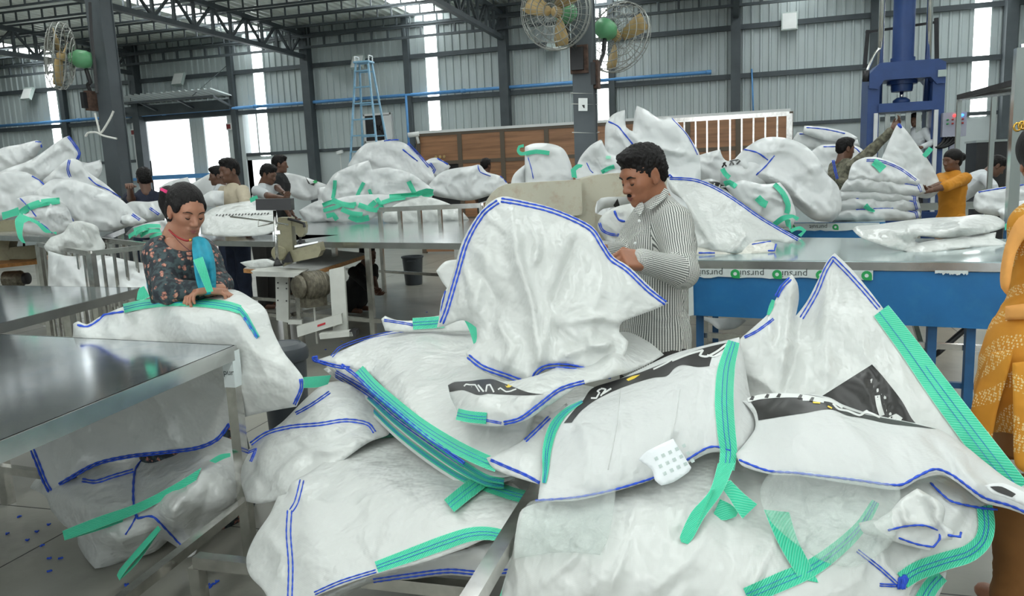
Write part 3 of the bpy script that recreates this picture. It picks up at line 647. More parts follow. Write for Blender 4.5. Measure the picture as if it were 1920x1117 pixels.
text_obj('SEWTEC', .075, Pd(602, 611, d0-.005), nrm(Pd(618, 605, d0)-Pd(598, 611, d0)), (0, 0, 1), 'red_text', cb_) if False else extr([(595, 609), (610, 604), (610, 608), (595, 613)], d0-.004, .002, 'red_mark', 'red_text', cb_)
for (x, y) in ((521, 530), (537, 531), (521, 540), (537, 541), (521, 563), (537, 564)): MB().cyl(Pd(x, y, d0+.24), Pd(x, y, d0+.255), .007, n=6).build('bolt_hole', 'black_plastic', st)
mo = empty('sewing_motor', Pd(595, 560, d0+.1), 'brown clutch motor hanging under the sewing table', 'motor')
ma, mb_ = Pd(556, 538, d0), Pd(622, 530, d0+.25); ax = nrm(mb_-ma)
MB().lathe(ma, [(.03, -.02), (.09, 0), (.10, .03), (.075, .05), (.115, .07), (.115, .24), (.1, .27), (.05, .29)], 20, ax).build('motor_body', 'motor_metal', mo, True, auto=35)
for k in range(4): MB().lathe(ma+ax*(.09+k*.04), [(.115, 0), (.122, .004), (.122, .012), (.115, .016)], 20, ax).build('cooling_fin', 'motor_metal', mo, True)
MB().box(ma+ax*.15-A(0, 0, .13), (.2, .1, .1), [ax, np.cross(A(0, 0, 1), ax), A(0, 0, 1)]).build('clutch_lever', 'motor_metal', mo); MB().bar(ma+ax*.15-A(0, 0, .15), ma+ax*.15-A(0, 0, .5), .012).build('pull_rod', 'cable_white', mo)
dm = 6.55
sm = empty('sewing_machine', Pz(545, 490, .782), 'olive post sewing machine on the wooden table', 'sewing machine')
extr([(519, 486), (521, 408), (545, 408), (549, 470), (549, 488)], dm, .13, 'pillar', 'machine_olive', sm)
extr([(530, 500), (545, 470), (598, 455), (602, 470), (596, 482), (548, 492)], dm-.02, .16, 'bed', 'machine_olive', sm)
extr([(545, 412), (572, 416), (572, 424), (545, 424)], dm+.02, .08, 'arm', 'machine_olive', sm)
extr([(554, 420), (572, 422), (571, 437), (566, 444), (560, 444), (554, 436)], dm+.01, .1, 'head', 'machine_olive', sm)
MB().cyl(Pd(563, 443, dm+.05), Pd(563, 458, dm+.05), .012, n=8).build('needle_bar', 'dark_metal', sm, True); extr([(558, 451), (569, 450), (570, 455), (558, 456)], dm+.02, .05, 'presser_foot', 'dark_metal', sm)
MB().tube([Pd(540, 410, dm), Pd(556, 414, dm-.01), Pd(570, 419, dm-.01), Pd(571, 426, dm-.01)], .012, 6).build('linkage', 'dark_metal', sm)
MB().lathe(Pd(524, 474, dm-.06), [(.062, 0), (.064, .02), (.055, .03), (.02, .032)], 22, -hf).build('hand_wheel', 'machine_olive', sm, True, auto=35)
extr([(530, 492), (541, 472), (548, 492)], dm-.08, .04, 'belt_guard', 'dark_metal', sm)
extr([(552, 460), (596, 452), (596, 455), (552, 464)], dm-.025, .1, 'needle_plate', 'chrome', sm)
td = empty('thread_stand', Pz(521, 497, .782), 'thread stand with black box on a chrome post beside the sewing machine', 'thread stand')
MB().cyl(Pd(520, 496, dm-.25), Pd(515, 395, dm-.25), .014, n=10).build('post', 'chrome', td, True)
MB().lathe(Pd(520, 498, dm-.25), [(.05, 0), (.03, .02), (.02, .05)], 12).build('base', 'black_plastic', td, True)
extr([(479, 373), (545, 372), (546, 394), (480, 394)], dm-.28, .10, 'box_panel', 'black_plastic', td)
MB().tube([Pd(432, 406, dm-.2), Pd(485, 412, dm-.22), Pd(540, 421, dm-.24)], .008, 6).build('thread_rod', 'chrome', td); MB().tube([Pd(484, 412, dm-.22), Pd(484, 424, dm-.22), Pd(512, 418, dm-.24)], .006, 6).build('thread_guide', 'chrome', td)
MB().bar(Pd(516, 436, dm-.27), Pd(526, 435, dm-.27), .03).build('clamp', 'chrome', td)
# small sewing station at the far left edge
sl = [Pz(-40, 500, .78), Pz(74, 488, .78), Pz(70, 478, .78)+A(0, .3, 0), Pz(-40, 478, .78)]
s2, _ = quad_table('sewing_table', sl, .78, .04, 'wood_edge', 'stand_white', 'sewing table with wooden edge at the left border', lw=.05, rail=.15)
dl = dep(Pz(20, 488, .78))+.05
sm2 = empty('sewing_machine', Pz(20, 486, .782), 'olive sewing machine at the left border under a green strap', 'sewing machine')
extr([(-30, 490), (-30, 415), (36, 411), (52, 415), (54, 438), (48, 452), (36, 446), (22, 440), (16, 462), (18, 488)], dl, .16, 'body', 'machine_olive', sm2); extr([(14, 486), (18, 464), (66, 460), (82, 466), (82, 478), (60, 486)], dl, .18, 'bed', 'machine_olive', sm2)
MB().cyl(Pd(45, 448, dl+.07), Pd(45, 462, dl+.07), .012, n=8).build('needle_bar', 'dark_metal', sm2, True)
m2 = empty('sewing_motor', Pd(30, 520, dl+.1), 'clutch motor under the left border sewing table', 'motor'); MB().lathe(Pd(8, 524, dl), [(.06, 0), (.1, .02), (.1, .2), (.06, .24)], 18, hr).build('motor_body', 'motor_metal', m2, True, auto=35)
MB().lathe(Pd(45, 522, dl), [(.05, 0), (.07, .01), (.07, .05), (.05, .06)], 18, hr).build('pulley', 'dark_metal', m2, True, auto=35)
# steel cage crate behind the woman
zc = 1.1; ca, cb2, cc = Pz(73, 458, zc), Pz(170, 475, zc), Pz(292, 461, zc); cd_ = ca+cc-cb2
cg = empty('wire_crate', ((ca+cc)/2)*A(1, 1, 0), 'stainless bar crate full of clear plastic behind the woman', 'crate')
for p, q_, n_ in ((ca, cb2, 9), (cb2, cc, 6), (cc, cd_, 9), (cd_, ca, 6)):
    MB().bar(p, q_, .035).build('top_rail', 'stainless_tube', cg); MB().bar(p*A(1, 1, 0)+A(0, 0, .25), q_*A(1, 1, 0)+A(0, 0, .25), .05).build('bottom_rail', 'stainless_tube', cg)
    for k in range(n_):
        t = p+(q_-p)*k/n_; MB().bar(t, t*A(1, 1, 0)+A(0, 0, .25 if k else 0), .045 if k == 0 else .016).build('bar', 'stainless_tube', cg)
# ---------------------------------------------------------------- large beige machine beside the man
db = 3.75
bm = empty('press_machine', Pd(1060, 430, db)*A(1, 1, 0)+A(0, 0, .0), 'heavy beige machine with rust spotted arm behind the man', 'machine')
arm = []
for t in np.linspace(0, 1, 7): a_ = math.pi*(1.02-.52*t); arm.append((962+56*math.cos(a_), 402-58*math.sin(a_)))
extr(arm+[(1086, 337), (1090, 340), (1092, 398), (1084, 404), (1000, 404), (912, 408)], db-.12, .22, 'arm', 'machine_beige', bm)
nt_ = [(1120+12*(1-math.cos(t)), 372+12*(1-math.sin(t))) for t in np.linspace(0, math.pi/2, 5)]
extr([(1088, 336), (1120, 328), (1160, 324), (1250, 322), (1250, 368), (1140, 369), (1127, 371), (1119, 378), (1116, 390), (1116, 470), (1085, 480), (1080, 400)], db, .26, 'frame', 'machine_beige', bm)
extr([(1080, 400), (1116, 400), (1250, 445), (1250, 480), (1060, 480)], db+.02, .26, 'base_body', 'machine_beige', bm)
c_ = Pd(1130, 470, db+.1); MB().bb((c_[0]-.45, c_[1]-.05, 0), (c_[0]+.3, c_[1]+.3, c_[2])).build('pedestal', 'stand_white', bm)
# ---------------------------------------------------------------- bins
def dustbin(px, py, d, r, h, lab, lid=False, z0=0.0):
    p = Pd(px, py, d); c = A(p[0], p[1], z0); o = empty('dustbin', c, lab, 'bin')
    MB().lathe(c, [(r*.78, 0), (r*.8, .01), (r*.97, h*.93), (r*1.06, h*.94), (r*1.06, h), (r*.98, h), (r*.95, h*.93)], 28).build('body', 'bin_grey', o, True, auto=35)
    if lid: MB().lathe(c+A(0, 0, h), [(r*1.08, -.03), (r*1.1, 0), (r*1.02, .03), (r*.8, .05), (r*.76, .045), (r*.3, .05)], 28).build('lid', 'bin_grey', o, True, auto=35)
    hd = c+A(0, 0, h*.86)-hf*(r+.01); MB().bar(hd-hr*.06, hd+hr*.06, .02).build('handle', 'chrome' if lid else 'bin_grey', o)
    return o
def floor_d(px, py): return dep(Pz(px, py, 0))
dustbin(776, 530, floor_d(776, 533), .155, .42, 'open dark grey bin standing under the long steel table')
dustbin(830, 555, 5.6, .16, .40, 'open dark grey bin left of the held sack')
dustbin(528, 640, 4.15, .125, .62, 'dark grey bin with lid beside the sewing table', True)
# ---------------------------------------------------------------- frames and cabinets on the right
fr = empty('display_frame', Pd(1850, 300, 8.2)*A(1, 1, 0), 'chrome tube frame with sloped top rail at the far right', 'frame')
p1, p2, p3, p4 = Pd(1799, 182, 8.6), Pd(1912, 152, 7.4), Pd(1864, 178, 8.4), Pd(1900, 174, 8.2)
for p in (p1, p3, p4): MB().bar(p, p*A(1, 1, 0), .045).build('post', 'chrome', fr)
MB().bar(p1, p2, .06, .05).build('sloped_rail', 'dark_metal', fr); MB().bar(p1-A(0, 0, .02), Pd(1912, 172, 7.8), .04).build('top_rail', 'chrome', fr); MB().bar(p1-A(0, 0, .02), Pd(1925, 160, 7.9), .03).build('top_rail', 'chrome', fr)
pp = Pd(1914, 90, 5.6); o = empty('mirror_post', pp*A(1, 1, 0), 'polished steel post beside the yellow dressed woman', 'post'); MB().bb((pp[0]-.035, pp[1]-.035, 0), (pp[0]+.035, pp[1]+.035, pp[2])).build('shaft', 'chrome', o); MB().bar(pp, pp+A(.5, -.1, .05), .05).build('top_bar', 'chrome', o)
pk = Pd(1862, 285, 12.5); ck = empty('black_cabinet', pk*A(1, 1, 0), 'black machine cabinet with vent slots by the right wall', 'cabinet')
MB().bb((pk[0]-.24, pk[1], 0), (pk[0]+.34, pk[1]+.6, Pd(1862, 264, 12.5)[2])).build('case', 'black_plastic', ck)
MB().bb((pk[0]-.26, pk[1]-.02, Pd(1862, 266, 12.5)[2]), (pk[0]+.36, pk[1]+.62, Pd(1862, 262, 12.5)[2])).build('top', 'chrome', ck)
for k in range(5): MB().bb((pk[0]-.2, pk[1]-.012, 1.35-k*.07), (pk[0]+.1, pk[1], 1.375-k*.07)).build('vent_slot', 'dark_metal', ck)
# ================================================================== BAGS: woven white sacks, straps, stitching
def fabric(name, col, rough=.29, bd=.04):
    m = bpy.data.materials.new(name); m.use_nodes = True; nt = m.node_tree; b = nt.nodes['Principled BSDF']; L = nt.links
    v = coords(nt, 'Object')
    L.new(ramp(nt, noise(nt, v, 2.2, 3), [(.3, tuple(c*.95 for c in col)), (.7, col)]), b.inputs['Base Color'])
    b.inputs['Roughness'].default_value = rough
    # woven tapes (fine grid) and small crinkles as relief only
    def wave(axis, sc_):
        wv = nt.nodes.new('ShaderNodeTexWave'); wv.wave_type = 'BANDS'; wv.bands_direction = axis; wv.inputs['Scale'].default_value = sc_; wv.inputs['Distortion'].default_value = .6
        L.new(v, wv.inputs[0]); return wv.outputs['Fac']
    ad = nt.nodes.new('ShaderNodeMath'); ad.operation = 'ADD'; L.new(wave('X', 95), ad.inputs[0]); L.new(wave('Z', 95), ad.inputs[1])
    cr = nt.nodes.new('ShaderNodeTexNoise'); cr.inputs['Scale'].default_value = 4.2; cr.inputs['Detail'].default_value = 4 if bd < .08 else 1.6; cr.inputs['Roughness'].default_value = .6; cr.inputs['Distortion'].default_value = .15; L.new(v, cr.inputs[0])
    b1 = nt.nodes.new('ShaderNodeBump'); b1.inputs['Strength'].default_value = .05; b1.inputs['Distance'].default_value = .004; L.new(ad.outputs[0], b1.inputs['Height'])
    b2 = nt.nodes.new('ShaderNodeBump'); b2.inputs['Strength'].default_value = .8; b2.inputs['Distance'].default_value = bd
    L.new(cr.outputs['Fac'], b2.inputs['Height']); L.new(b1.outputs[0], b2.inputs['Normal']); L.new(b2.outputs[0], b.inputs['Normal'])
    b.inputs['Specular IOR Level'].default_value = .6
    MATS[name] = m
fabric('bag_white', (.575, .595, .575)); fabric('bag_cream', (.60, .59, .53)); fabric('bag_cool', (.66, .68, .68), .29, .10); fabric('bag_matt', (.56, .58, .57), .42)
def webbing(name, col, hi):
    m = bpy.data.materials.new(name); m.use_nodes = True; nt = m.node_tree; b = nt.nodes['Principled BSDF']; L = nt.links
    tc = nt.nodes.new('ShaderNodeTexCoord'); sp = nt.nodes.new('ShaderNodeSeparateXYZ'); L.new(tc.outputs['UV'], sp.inputs[0])
    def mth(op, a, b_=None, c_=None):
        n = nt.nodes.new('ShaderNodeMath'); n.operation = op
        for i, x in enumerate((a, b_, c_)):
            if x is None: continue
            if isinstance(x, (int, float)): n.inputs[i].default_value = x
            else: L.new(x, n.inputs[i])
        return n.outputs[0]
    u, v_ = sp.outputs[0], sp.outputs[1]
    dg = mth('SINE', mth('MULTIPLY', mth('ADD', mth('MULTIPLY', u, 110), mth('MULTIPLY', v_, 7.0)), 6.283))
    cr = mth('SINE', mth('MULTIPLY', v_, 140.0))
    dots = mth('MULTIPLY', mth('GREATER_THAN', dg, .35), mth('GREATER_THAN', cr, .2))
    edge = mth('GREATER_THAN', mth('ABSOLUTE', mth('SUBTRACT', v_, .5)), .482)
    f = mth('MAXIMUM', mth('MULTIPLY', dots, .5), mth('MULTIPLY', edge, .75))
    mx = nt.nodes.new('ShaderNodeMix'); mx.data_type = 'RGBA'; L.new(f, mx.inputs[0]); mx.inputs[6].default_value = (*col, 1); mx.inputs[7].default_value = (*hi, 1)
    L.new(mx.outputs[2], b.inputs['Base Color']); b.inputs['Roughness'].default_value = .5
    bp = nt.nodes.new('ShaderNodeBump'); bp.inputs['Strength'].default_value = .35; bp.inputs['Distance'].default_value = .003
    L.new(dg, bp.inputs['Height']); L.new(bp.outputs[0], b.inputs['Normal']); MATS[name] = m
webbing('webbing', (.025, .53, .31), (.42, .86, .66))
mat('stitch_blue', (.015, .075, .55), .55, var=.25, vscale=120)
mat('print_black', (.022, .022, .021), .38, var=.25, vscale=18)
mat('print_white', (.66, .68, .66), .45)
mat('print_yellow', (.75, .55, .04), .45)
mat('paper_white', (.74, .78, .80), .6)

def _hash(ix, iy, seed):
    n = (ix*374761393+iy*668265263+seed*1442695041).astype(np.int64) & 0x7fffffff
    n = ((n ^ (n >> 13))*1274126177) & 0x7fffffff
    return ((n ^ (n >> 16)) & 0xffff)/65535.0
def vnoise(x, y, seed):
    ix = np.floor(x).astype(np.int64); iy = np.floor(y).astype(np.int64); fx = x-ix; fy = y-iy
    fx = fx*fx*fx*(fx*(fx*6-15)+10); fy = fy*fy*fy*(fy*(fy*6-15)+10)
    a, b, c, d = _hash(ix, iy, seed), _hash(ix+1, iy, seed), _hash(ix, iy+1, seed), _hash(ix+1, iy+1, seed)
    return a+(b-a)*fx+(c-a)*fy+(a-b-c+d)*fx*fy
def crumple(x, y, seed, ang=0.6, aniso=1.9):
    c, s = math.cos(ang), math.sin(ang); X = (c*x+s*y)/aniso; Y = (-s*x+c*y)
    wx = X+.55*(vnoise(X*1.3+7, Y*1.3, seed+5)-.5)*2; wy = Y+.55*(vnoise(X*1.3, Y*1.3+9, seed+6)-.5)*2
    r1 = 1-np.abs(2*vnoise(wx, wy, seed)-1); r2 = 1-np.abs(2*vnoise(wx*2.1+3, wy*2.1, seed+1)-1)
    n3 = vnoise(wx*4.7, wy*4.7, seed+2); n0 = vnoise(X*.5, Y*.5, seed+3)
    return .55*r1**1.7+.30*r2**1.8+.13*(1-np.abs(2*n3-1))**1.5+.6*n0-.75
def seg_dist(XY, pts):
    P = np.asarray(pts, float); best = np.full(len(XY), 1e9); tt = np.zeros(len(XY)); n = len(P)-1
    for i in range(n):
        a, b = P[i], P[i+1]; ab = b-a; t = np.clip(((XY-a)@ab)/max(1e-9, ab@ab), 0, 1)
        d = np.linalg.norm(XY-(a+t[:, None]*ab), axis=1); m = d < best; best[m] = d[m]; tt[m] = (i+t[m])/n
    return best, tt
def to_d(p):
    x, y, k = p[:3]
    if k >= 1.45: return float(k)
    r = ray(x, y); return float((k-CAM_H)/r[2])
class Bag:
    """A sack whose visible side passes through the given points (pixel, then distance from the lens, or height above the floor when below 1.45 m);
    the shape is filled between them, crumpled, and closed by a back side so that it has body."""
    def __init__(s, outline, inner=(), step=7, thick=.06, rnd=.012, rw=14, wr=.012, ws=95, seed=1, folds=(), ang=.6, aniso=1.9, smooth=0.0):
        if ws > 60: wr, ws = wr*1.7, ws*.8
        s.step, s.thick, s.rnd, s.rw, s.wr, s.ws, s.seed, s.folds, s.ang, s.aniso = step, thick, rnd, rw, wr, ws, seed, [(p_, a_*1.35, w_*.85) for p_, a_, w_ in folds], ang, aniso
        O = np.array([(p[0], p[1], to_d(p)) for p in outline]); I = np.array([(p[0], p[1], to_d(p)) for p in inner]).reshape(-1, 3)
        K = np.vstack([O, I]); s.K = K[:, :2]; n = len(K); y = 1/K[:, 2]
        s.cen = s.K.mean(0); s.scl = 200.0; q = (s.K-s.cen)/s.scl
        M = np.zeros((n+3, n+3)); M[:n, :n] = s._phi(np.linalg.norm(q[:, None]-q[None], axis=2))+np.eye(n)*(2e-3+smooth)
        M[:n, n] = 1; M[:n, n+1:] = q; M[n, :n] = 1; M[n+1:, :n] = q.T
        s.wts = np.linalg.solve(M, np.concatenate([y, [0, 0, 0]])); s.q = q
        s.lo, s.hi = K[:, 2].min()*.93, K[:, 2].max()*1.07
        s.poly = catmull(O[:, :2], step*1.0, True)
        s.sub = []
    @staticmethod
    def _phi(r): return np.where(r > 1e-9, r*r*np.log(np.maximum(r, 1e-9)), 0)
    def base(s, XY):
        q = (np.asarray(XY, float)-s.cen)/s.scl; n = len(s.q)
        y = s._phi(np.linalg.norm(q[:, None]-s.q[None], axis=2))@s.wts[:n]+s.wts[n]+q@s.wts[n+1:]
        return np.clip(1/np.maximum(y, 1e-3), s.lo, s.hi)
    def edge(s, XY): return seg_dist(np.asarray(XY, float), np.vstack([s.poly[::2], s.poly[:1]]))[0]
    def depth(s, XY, e=None):
        XY = np.asarray(XY, float); d = s.base(XY); e = s.edge(XY) if e is None else e
        d = d-s.wr*crumple(XY[:, 0]/s.ws, XY[:, 1]/s.ws, s.seed, s.ang, s.aniso)*(.35+.65*np.clip(e/(s.ws*.35), 0, 1))
        for pts, amp, wd in s.folds:
            q, t = seg_dist(XY, pts); d = d-amp*np.exp(-(q/wd)**1.3)*np.clip(np.minimum(t, 1-t)*6+.25, 0, 1)
        return d+s.rnd*np.exp(-e/s.rw)
    def pts(s, XY, off=0.0):
        XY = np.asarray(XY, float); return C0+rays(XY)*(s.depth(XY)-off)[:, None]
    def make(s, name, m, label=None, cat='bag', group=None, parent=None):
        lo, hi = s.poly.min(0), s.poly.max(0); st = s.step
        gx, gy = np.meshgrid(np.arange(lo[0], hi[0], st), np.arange(lo[1], hi[1], st*.9)); gx = gx+((np.arange(gx.shape[0]) % 2)*st*.5)[:, None]
        G = np.stack([gx.ravel(), gy.ravel()], 1)
        G = G[inside(G, s.poly)]; G = G[s.edge(G) > st*.55]; nb = len(s.poly); V2 = np.vstack([s.poly, G])
        r = delaunay_2d_cdt([Vector(p) for p in V2.tolist()], [(i, (i+1) % nb) for i in range(nb)], [], 1, 1e-4)
        V2 = np.array([tuple(v) for v in r[0]]); T = np.array(r[2], dtype=object); T = np.array([tuple(t) for t in r[2]], int)
        # orient
        a, b, c = V2[T[:, 0]], V2[T[:, 1]], V2[T[:, 2]]; cr = (b[:, 0]-a[:, 0])*(c[:, 1]-a[:, 1])-(b[:, 1]-a[:, 1])*(c[:, 0]-a[:, 0]); T[cr > 0] = T[cr > 0][:, ::-1]
        e = s.edge(V2); d = s.depth(V2, e); bk = np.maximum(s.base(V2), d)+.005+s.thick*(1-np.exp(-e/(s.rw*2.2)))
        R = rays(V2); Vf = C0+R*d[:, None]; Vb = C0+R*bk[:, None]; n = len(V2)
        # boundary edges
        E = np.sort(np.vstack([T[:, [0, 1]], T[:, [1, 2]], T[:, [2, 0]]]), 1); Ed = np.vstack([T[:, [0, 1]], T[:, [1, 2]], T[:, [2, 0]]])
        key = E[:, 0]*n+E[:, 1]; _, ix, ct = np.unique(key, return_index=True, return_counts=True); B = Ed[ix[ct == 1]]
        fc = [tuple(t) for t in T]+[tuple(t[::-1]+n) for t in T]+[(q[1], q[0], q[0]+n, q[1]+n) for q in B]
        V = np.vstack([Vf, Vb]); V[:, 2] = np.maximum(V[:, 2], .004)
        s.obj = raw_mesh(name, V, fc, m, parent, True, label=label, cat=cat if parent is None else None, group=group)
        return s
    # ---- parts laid on the cloth
    def path(s, pts, n=6.0): return catmull(np.asarray(pts, float)[:, :2], n)
    def stitch(s, pts, double=4.0, r=1.7, off=.002, name='stitching', m='stitch_blue'):
        P = s.path(pts, 5.0); T = np.gradient(P, axis=0); T /= np.maximum(1e-6, np.linalg.norm(T, axis=1))[:, None]; N = np.stack([-T[:, 1], T[:, 0]], 1)
        for sg in ((-1, 1) if double else (0,)):
            Q = P+N*sg*double/2; W = s.pts(Q, off); dd = np.linalg.norm(W-C0, axis=1)
            rr = r*dd/F*(1+.28*np.sin(np.arange(len(Q))*2.1))
            b = MB().tube(W, rr, 5); b.build(name, m, s.obj, True)
        return s
    def strap(s, pts, wid, off=.005, name='strap', m='webbing', th=.003, stitch=True):
        P = s.path(pts, 7.0); return s._band(P, wid, lambda XY: s.depth(XY)-off, name, m, th, stitch)
    def _band(s, P, wid, df, name, m, th, stitch=False):
        T = np.gradient(P, axis=0); T /= np.maximum(1e-6, np.linalg.norm(T, axis=1))[:, None]; N = np.stack([-T[:, 1], T[:, 0]], 1)
        k = 5; q = np.linspace(-.5, .5, k); n = len(P); w_ = np.interp(np.linspace(0, 1, n), np.linspace(0, 1, len(np.atleast_1d(wid))), np.atleast_1d(wid))
        XY = (P[:, None]+N[:, None]*(q[None, :, None]*w_[:, None, None])).reshape(-1, 2); d = df(XY)
        o = band_mesh(name, XY, d, n, k, th, m, s.obj)
        if stitch:
            for sg in (-.12, .12):
                Q = P+N*sg*w_[:, None]; W = C0+rays(Q)*(df(Q)-th*.4)[:, None]
                MB().tube(W, .5*np.linalg.norm(W-C0, axis=1)/F, 4).build('strap_stitching', 'stitch_blue', o, True)
        return o
    def loop(s, ea, eb, name='strap', m='webbing', th=.003):
        """free strap between two edge lines of (x, y, distance)"""
        a = catmull(np.array([(p[0], p[1], to_d(p)) for p in ea]), 7); b = catmull(np.array([(p[0], p[1], to_d(p)) for p in eb]), 7); return free_band(a, b, name, m, th, s.obj)
    def decal(s, poly, m='print_black', name='print', off=.0016, step=None):
        st = step or s.step*.7; P = catmull(np.asarray(poly, float), st, True, 40); lo, hi = P.min(0), P.max(0)
        gx, gy = np.meshgrid(np.arange(lo[0], hi[0], st), np.arange(lo[1], hi[1], st)); G = np.stack([gx.ravel(), gy.ravel()], 1)
        G = G[inside(G, P)]
        if len(G): G = G[seg_dist(G, np.vstack([P, P[:1]]))[0] > st*.5]
        V2 = np.vstack([P, G]); n = len(P)
        r = delaunay_2d_cdt([Vector(p) for p in V2.tolist()], [(i, (i+1) % n) for i in range(n)], [], 1, 1e-4)
        V2 = np.array([tuple(v) for v in r[0]]); return raw_mesh(name, s.pts(V2, off), [t[::-1] for t in r[2]], m, s.obj, True)
    def stroke(s, pts, wid, m='print_white', name='lettering', off=.003):
        return s._band(catmull(np.asarray(pts, float), 3.0), wid, lambda XY: s.depth(XY)-off, name, m, .0008)
def inside(G, P):
    x, y = G[:, 0], G[:, 1]; r = np.zeros(len(G), bool); n = len(P); j = n-1
    for i in range(n):
        xi, yi, xj, yj = P[i, 0], P[i, 1], P[j, 0], P[j, 1]
        c = ((yi > y) != (yj > y)) & (x < (xj-xi)*(y-yi)/((yj-yi) if yj != yi else 1e-9)+xi); r ^= c; j = i
    return r
def band_mesh(name, XY, d, n, k, th, m, parent, W=None):
    R = rays(XY); Wt = C0+R*d[:, None]; Wb = C0+R*(d+th)[:, None]
    g = lambda i, j: i*k+j; o = n*k; fs = []
    for i in range(n-1):
        for j in range(k-1):
            a, b, c, e = g(i, j), g(i, j+1), g(i+1, j+1), g(i+1, j); fs += [(a, b, c, e), (o+e, o+c, o+b, o+a)]
        fs += [(g(i, 0), g(i+1, 0), o+g(i+1, 0), o+g(i, 0)), (g(i+1, k-1), g(i, k-1), o+g(i, k-1), o+g(i+1, k-1))]
    for j in range(k-1): fs += [(g(0, j+1), g(0, j), o+g(0, j), o+g(0, j+1)), (g(n-1, j), g(n-1, j+1), o+g(n-1, j+1), o+g(n-1, j))]
    mid = Wt.reshape(n, k, 3)[:, k//2]; L = np.concatenate([[0], np.cumsum(np.linalg.norm(np.diff(mid, axis=0), axis=1))])
    UV = np.stack([np.repeat(L, k), np.tile(np.linspace(0, 1, k), n)], 1)
    b = MB(); b.uv = np.vstack([UV, UV]); b.add(np.vstack([Wt, Wb]), fs); return b.build(name, m, parent, True, auto=40)
def free_band(a, b, name, m, th, parent):
    n = max(len(a), len(b)); ra = np.stack([np.interp(np.linspace(0, 1, n), np.linspace(0, 1, len(a)), a[:, i]) for i in range(3)], 1); rb = np.stack([np.interp(np.linspace(0, 1, n), np.linspace(0, 1, len(b)), b[:, i]) for i in range(3)], 1)
    k = 4; q = np.linspace(0, 1, k); X = ra[:, None]*(1-q[None, :, None])+rb[:, None]*q[None, :, None]; X = X.reshape(-1, 3)
    return band_mesh(name, X[:, :2], X[:, 2], n, k, th, m, parent)
# ================================================================== FOREGROUND BAGS
GRP = 'white woven sacks on the near heap'
bA = Bag([(137, 607, 3.36), (147, 602, 3.34), (163, 608, 3.34), (190, 592, 3.36), (240, 572, 3.38), (330, 551, 3.38), (400, 545, 3.36), (440, 543, 3.32), (470, 558, 3.24), (498, 580, 3.17), (512, 620, 3.1), (532, 660, 3.02), (556, 690, 2.97), (570, 711, 2.95), (569, 730, 2.95), (556, 762, 2.97),
          (490, 774, 3.05), (440, 790, 3.10), (408, 826, 3.14), (370, 842, 3.2), (300, 850, 3.26), (240, 858, 3.32), (180, 872, 3.36), (125, 902, 3.4), (97, 928, 3.42), (84, 905, 3.44), (68, 868, 3.48), (46, 820, 3.54), (44, 790, 3.56), (70, 730, 3.56), (110, 680, 3.46), (135, 636, 3.38)],
         [(235, 575, 3.27), (330, 566, 3.2), (420, 570, 3.14), (455, 585, 3.1), (300, 620, 3.24), (420, 650, 3.08), (300, 740, 3.28), (450, 720, 3.03), (180, 800, 3.42), (520, 720, 2.97), (160, 625, 3.28)], 7, .12, .012, 10, .016, 110, 3,
         folds=[([(470, 640), (500, 700), (480, 765)], .012, 16), ([(240, 690), (330, 760), (300, 840)], .02, 26), ([(120, 800), (150, 850), (125, 900)], .025, 18), ([(430, 590), (480, 660), (560, 700)], .015, 14), ([(380, 690), (430, 750)], -.012, 20), ([(200, 610), (230, 650)], .015, 14), ([(95, 815), (108, 880)], -.02, 10)]).make(
    'bulk_bag', 'bag_white', 'white sack with green strap hanging over the far edge of the near steel table', group=GRP)
bA.strap([(232, 578), (270, 570), (330, 565), (390, 568), (432, 574), (450, 580)], 17, .006)
bA.strap([(447, 577), (460, 592), (472, 612), (484, 632)], [12, 9, 7], .006)
bA.stitch([(457, 595), (470, 615), (482, 634)], 0, 2.0)
bA.stitch([(146, 609), (165, 612), (188, 598), (196, 590), (232, 584)], 0, 2.0)
bA.stitch([(564, 710), (565, 728), (552, 758)], 4, 1.5)
bA.stitch([(430, 795), (406, 824), (368, 840), (300, 849), (240, 856), (180, 870), (126, 899), (112, 908)], 4, 1.6)
bA.stitch([(52, 822), (70, 866), (84, 902), (95, 922)], 6, 1.7)
bB = Bag([(55, 915, 3.6), (70, 895, 3.65), (110, 880, 3.6), (200, 845, 3.55), (300, 835, 3.5), (400, 815, 3.4), (450, 830, 3.3), (455, 880, 3.2), (450, 930, 3.1), (430, 950, 3.05), (412, 975, .16), (380, 1000, .12), (366, 1038, .06), (352, 1045, .05), (335, 1028, .06), (314, 1014, .07), (290, 1034, .05), (240, 1050, .03), (200, 1062, .02), (178, 1066, .02), (160, 1045, .03), (146, 1020, .05), (143, 1000, .1), (120, 985, .12), (95, 955, .16), (85, 930, .2)],
         [(150, 930, .26), (250, 900, .3), (330, 900, .36), (200, 1000, .2), (260, 990, .2), (320, 960, .3), (390, 920, .36)], 7, .2, .03, 16, .022, 75, 11,
         folds=[([(390, 870), (330, 950), (320, 1010)], .03, 16), ([(400, 900), (370, 980), (350, 1030)], -.03, 14), ([(120, 920), (190, 950), (240, 940)], .025, 14), ([(150, 1000), (230, 1010), (290, 990)], .03, 18), ([(300, 880), (360, 890), (420, 870)], .02, 10)]).make(
    'bulk_bag', 'bag_white', 'crumpled white sack lying on the floor under the near steel table', group=GRP)
bB.stitch([(270, 856), (254, 880), (250, 920), (252, 955), (258, 972), (285, 968), (310, 990), (352, 1035)], 0, 2.0)
bB.stitch([(254, 970), (246, 985), (235, 1002)], 0, 1.3)
bB.stitch([(155, 900), (180, 903), (215, 892), (250, 882)], 5, 1.6)
dS = float(bB.depth(A(250, 950)[None])[0])
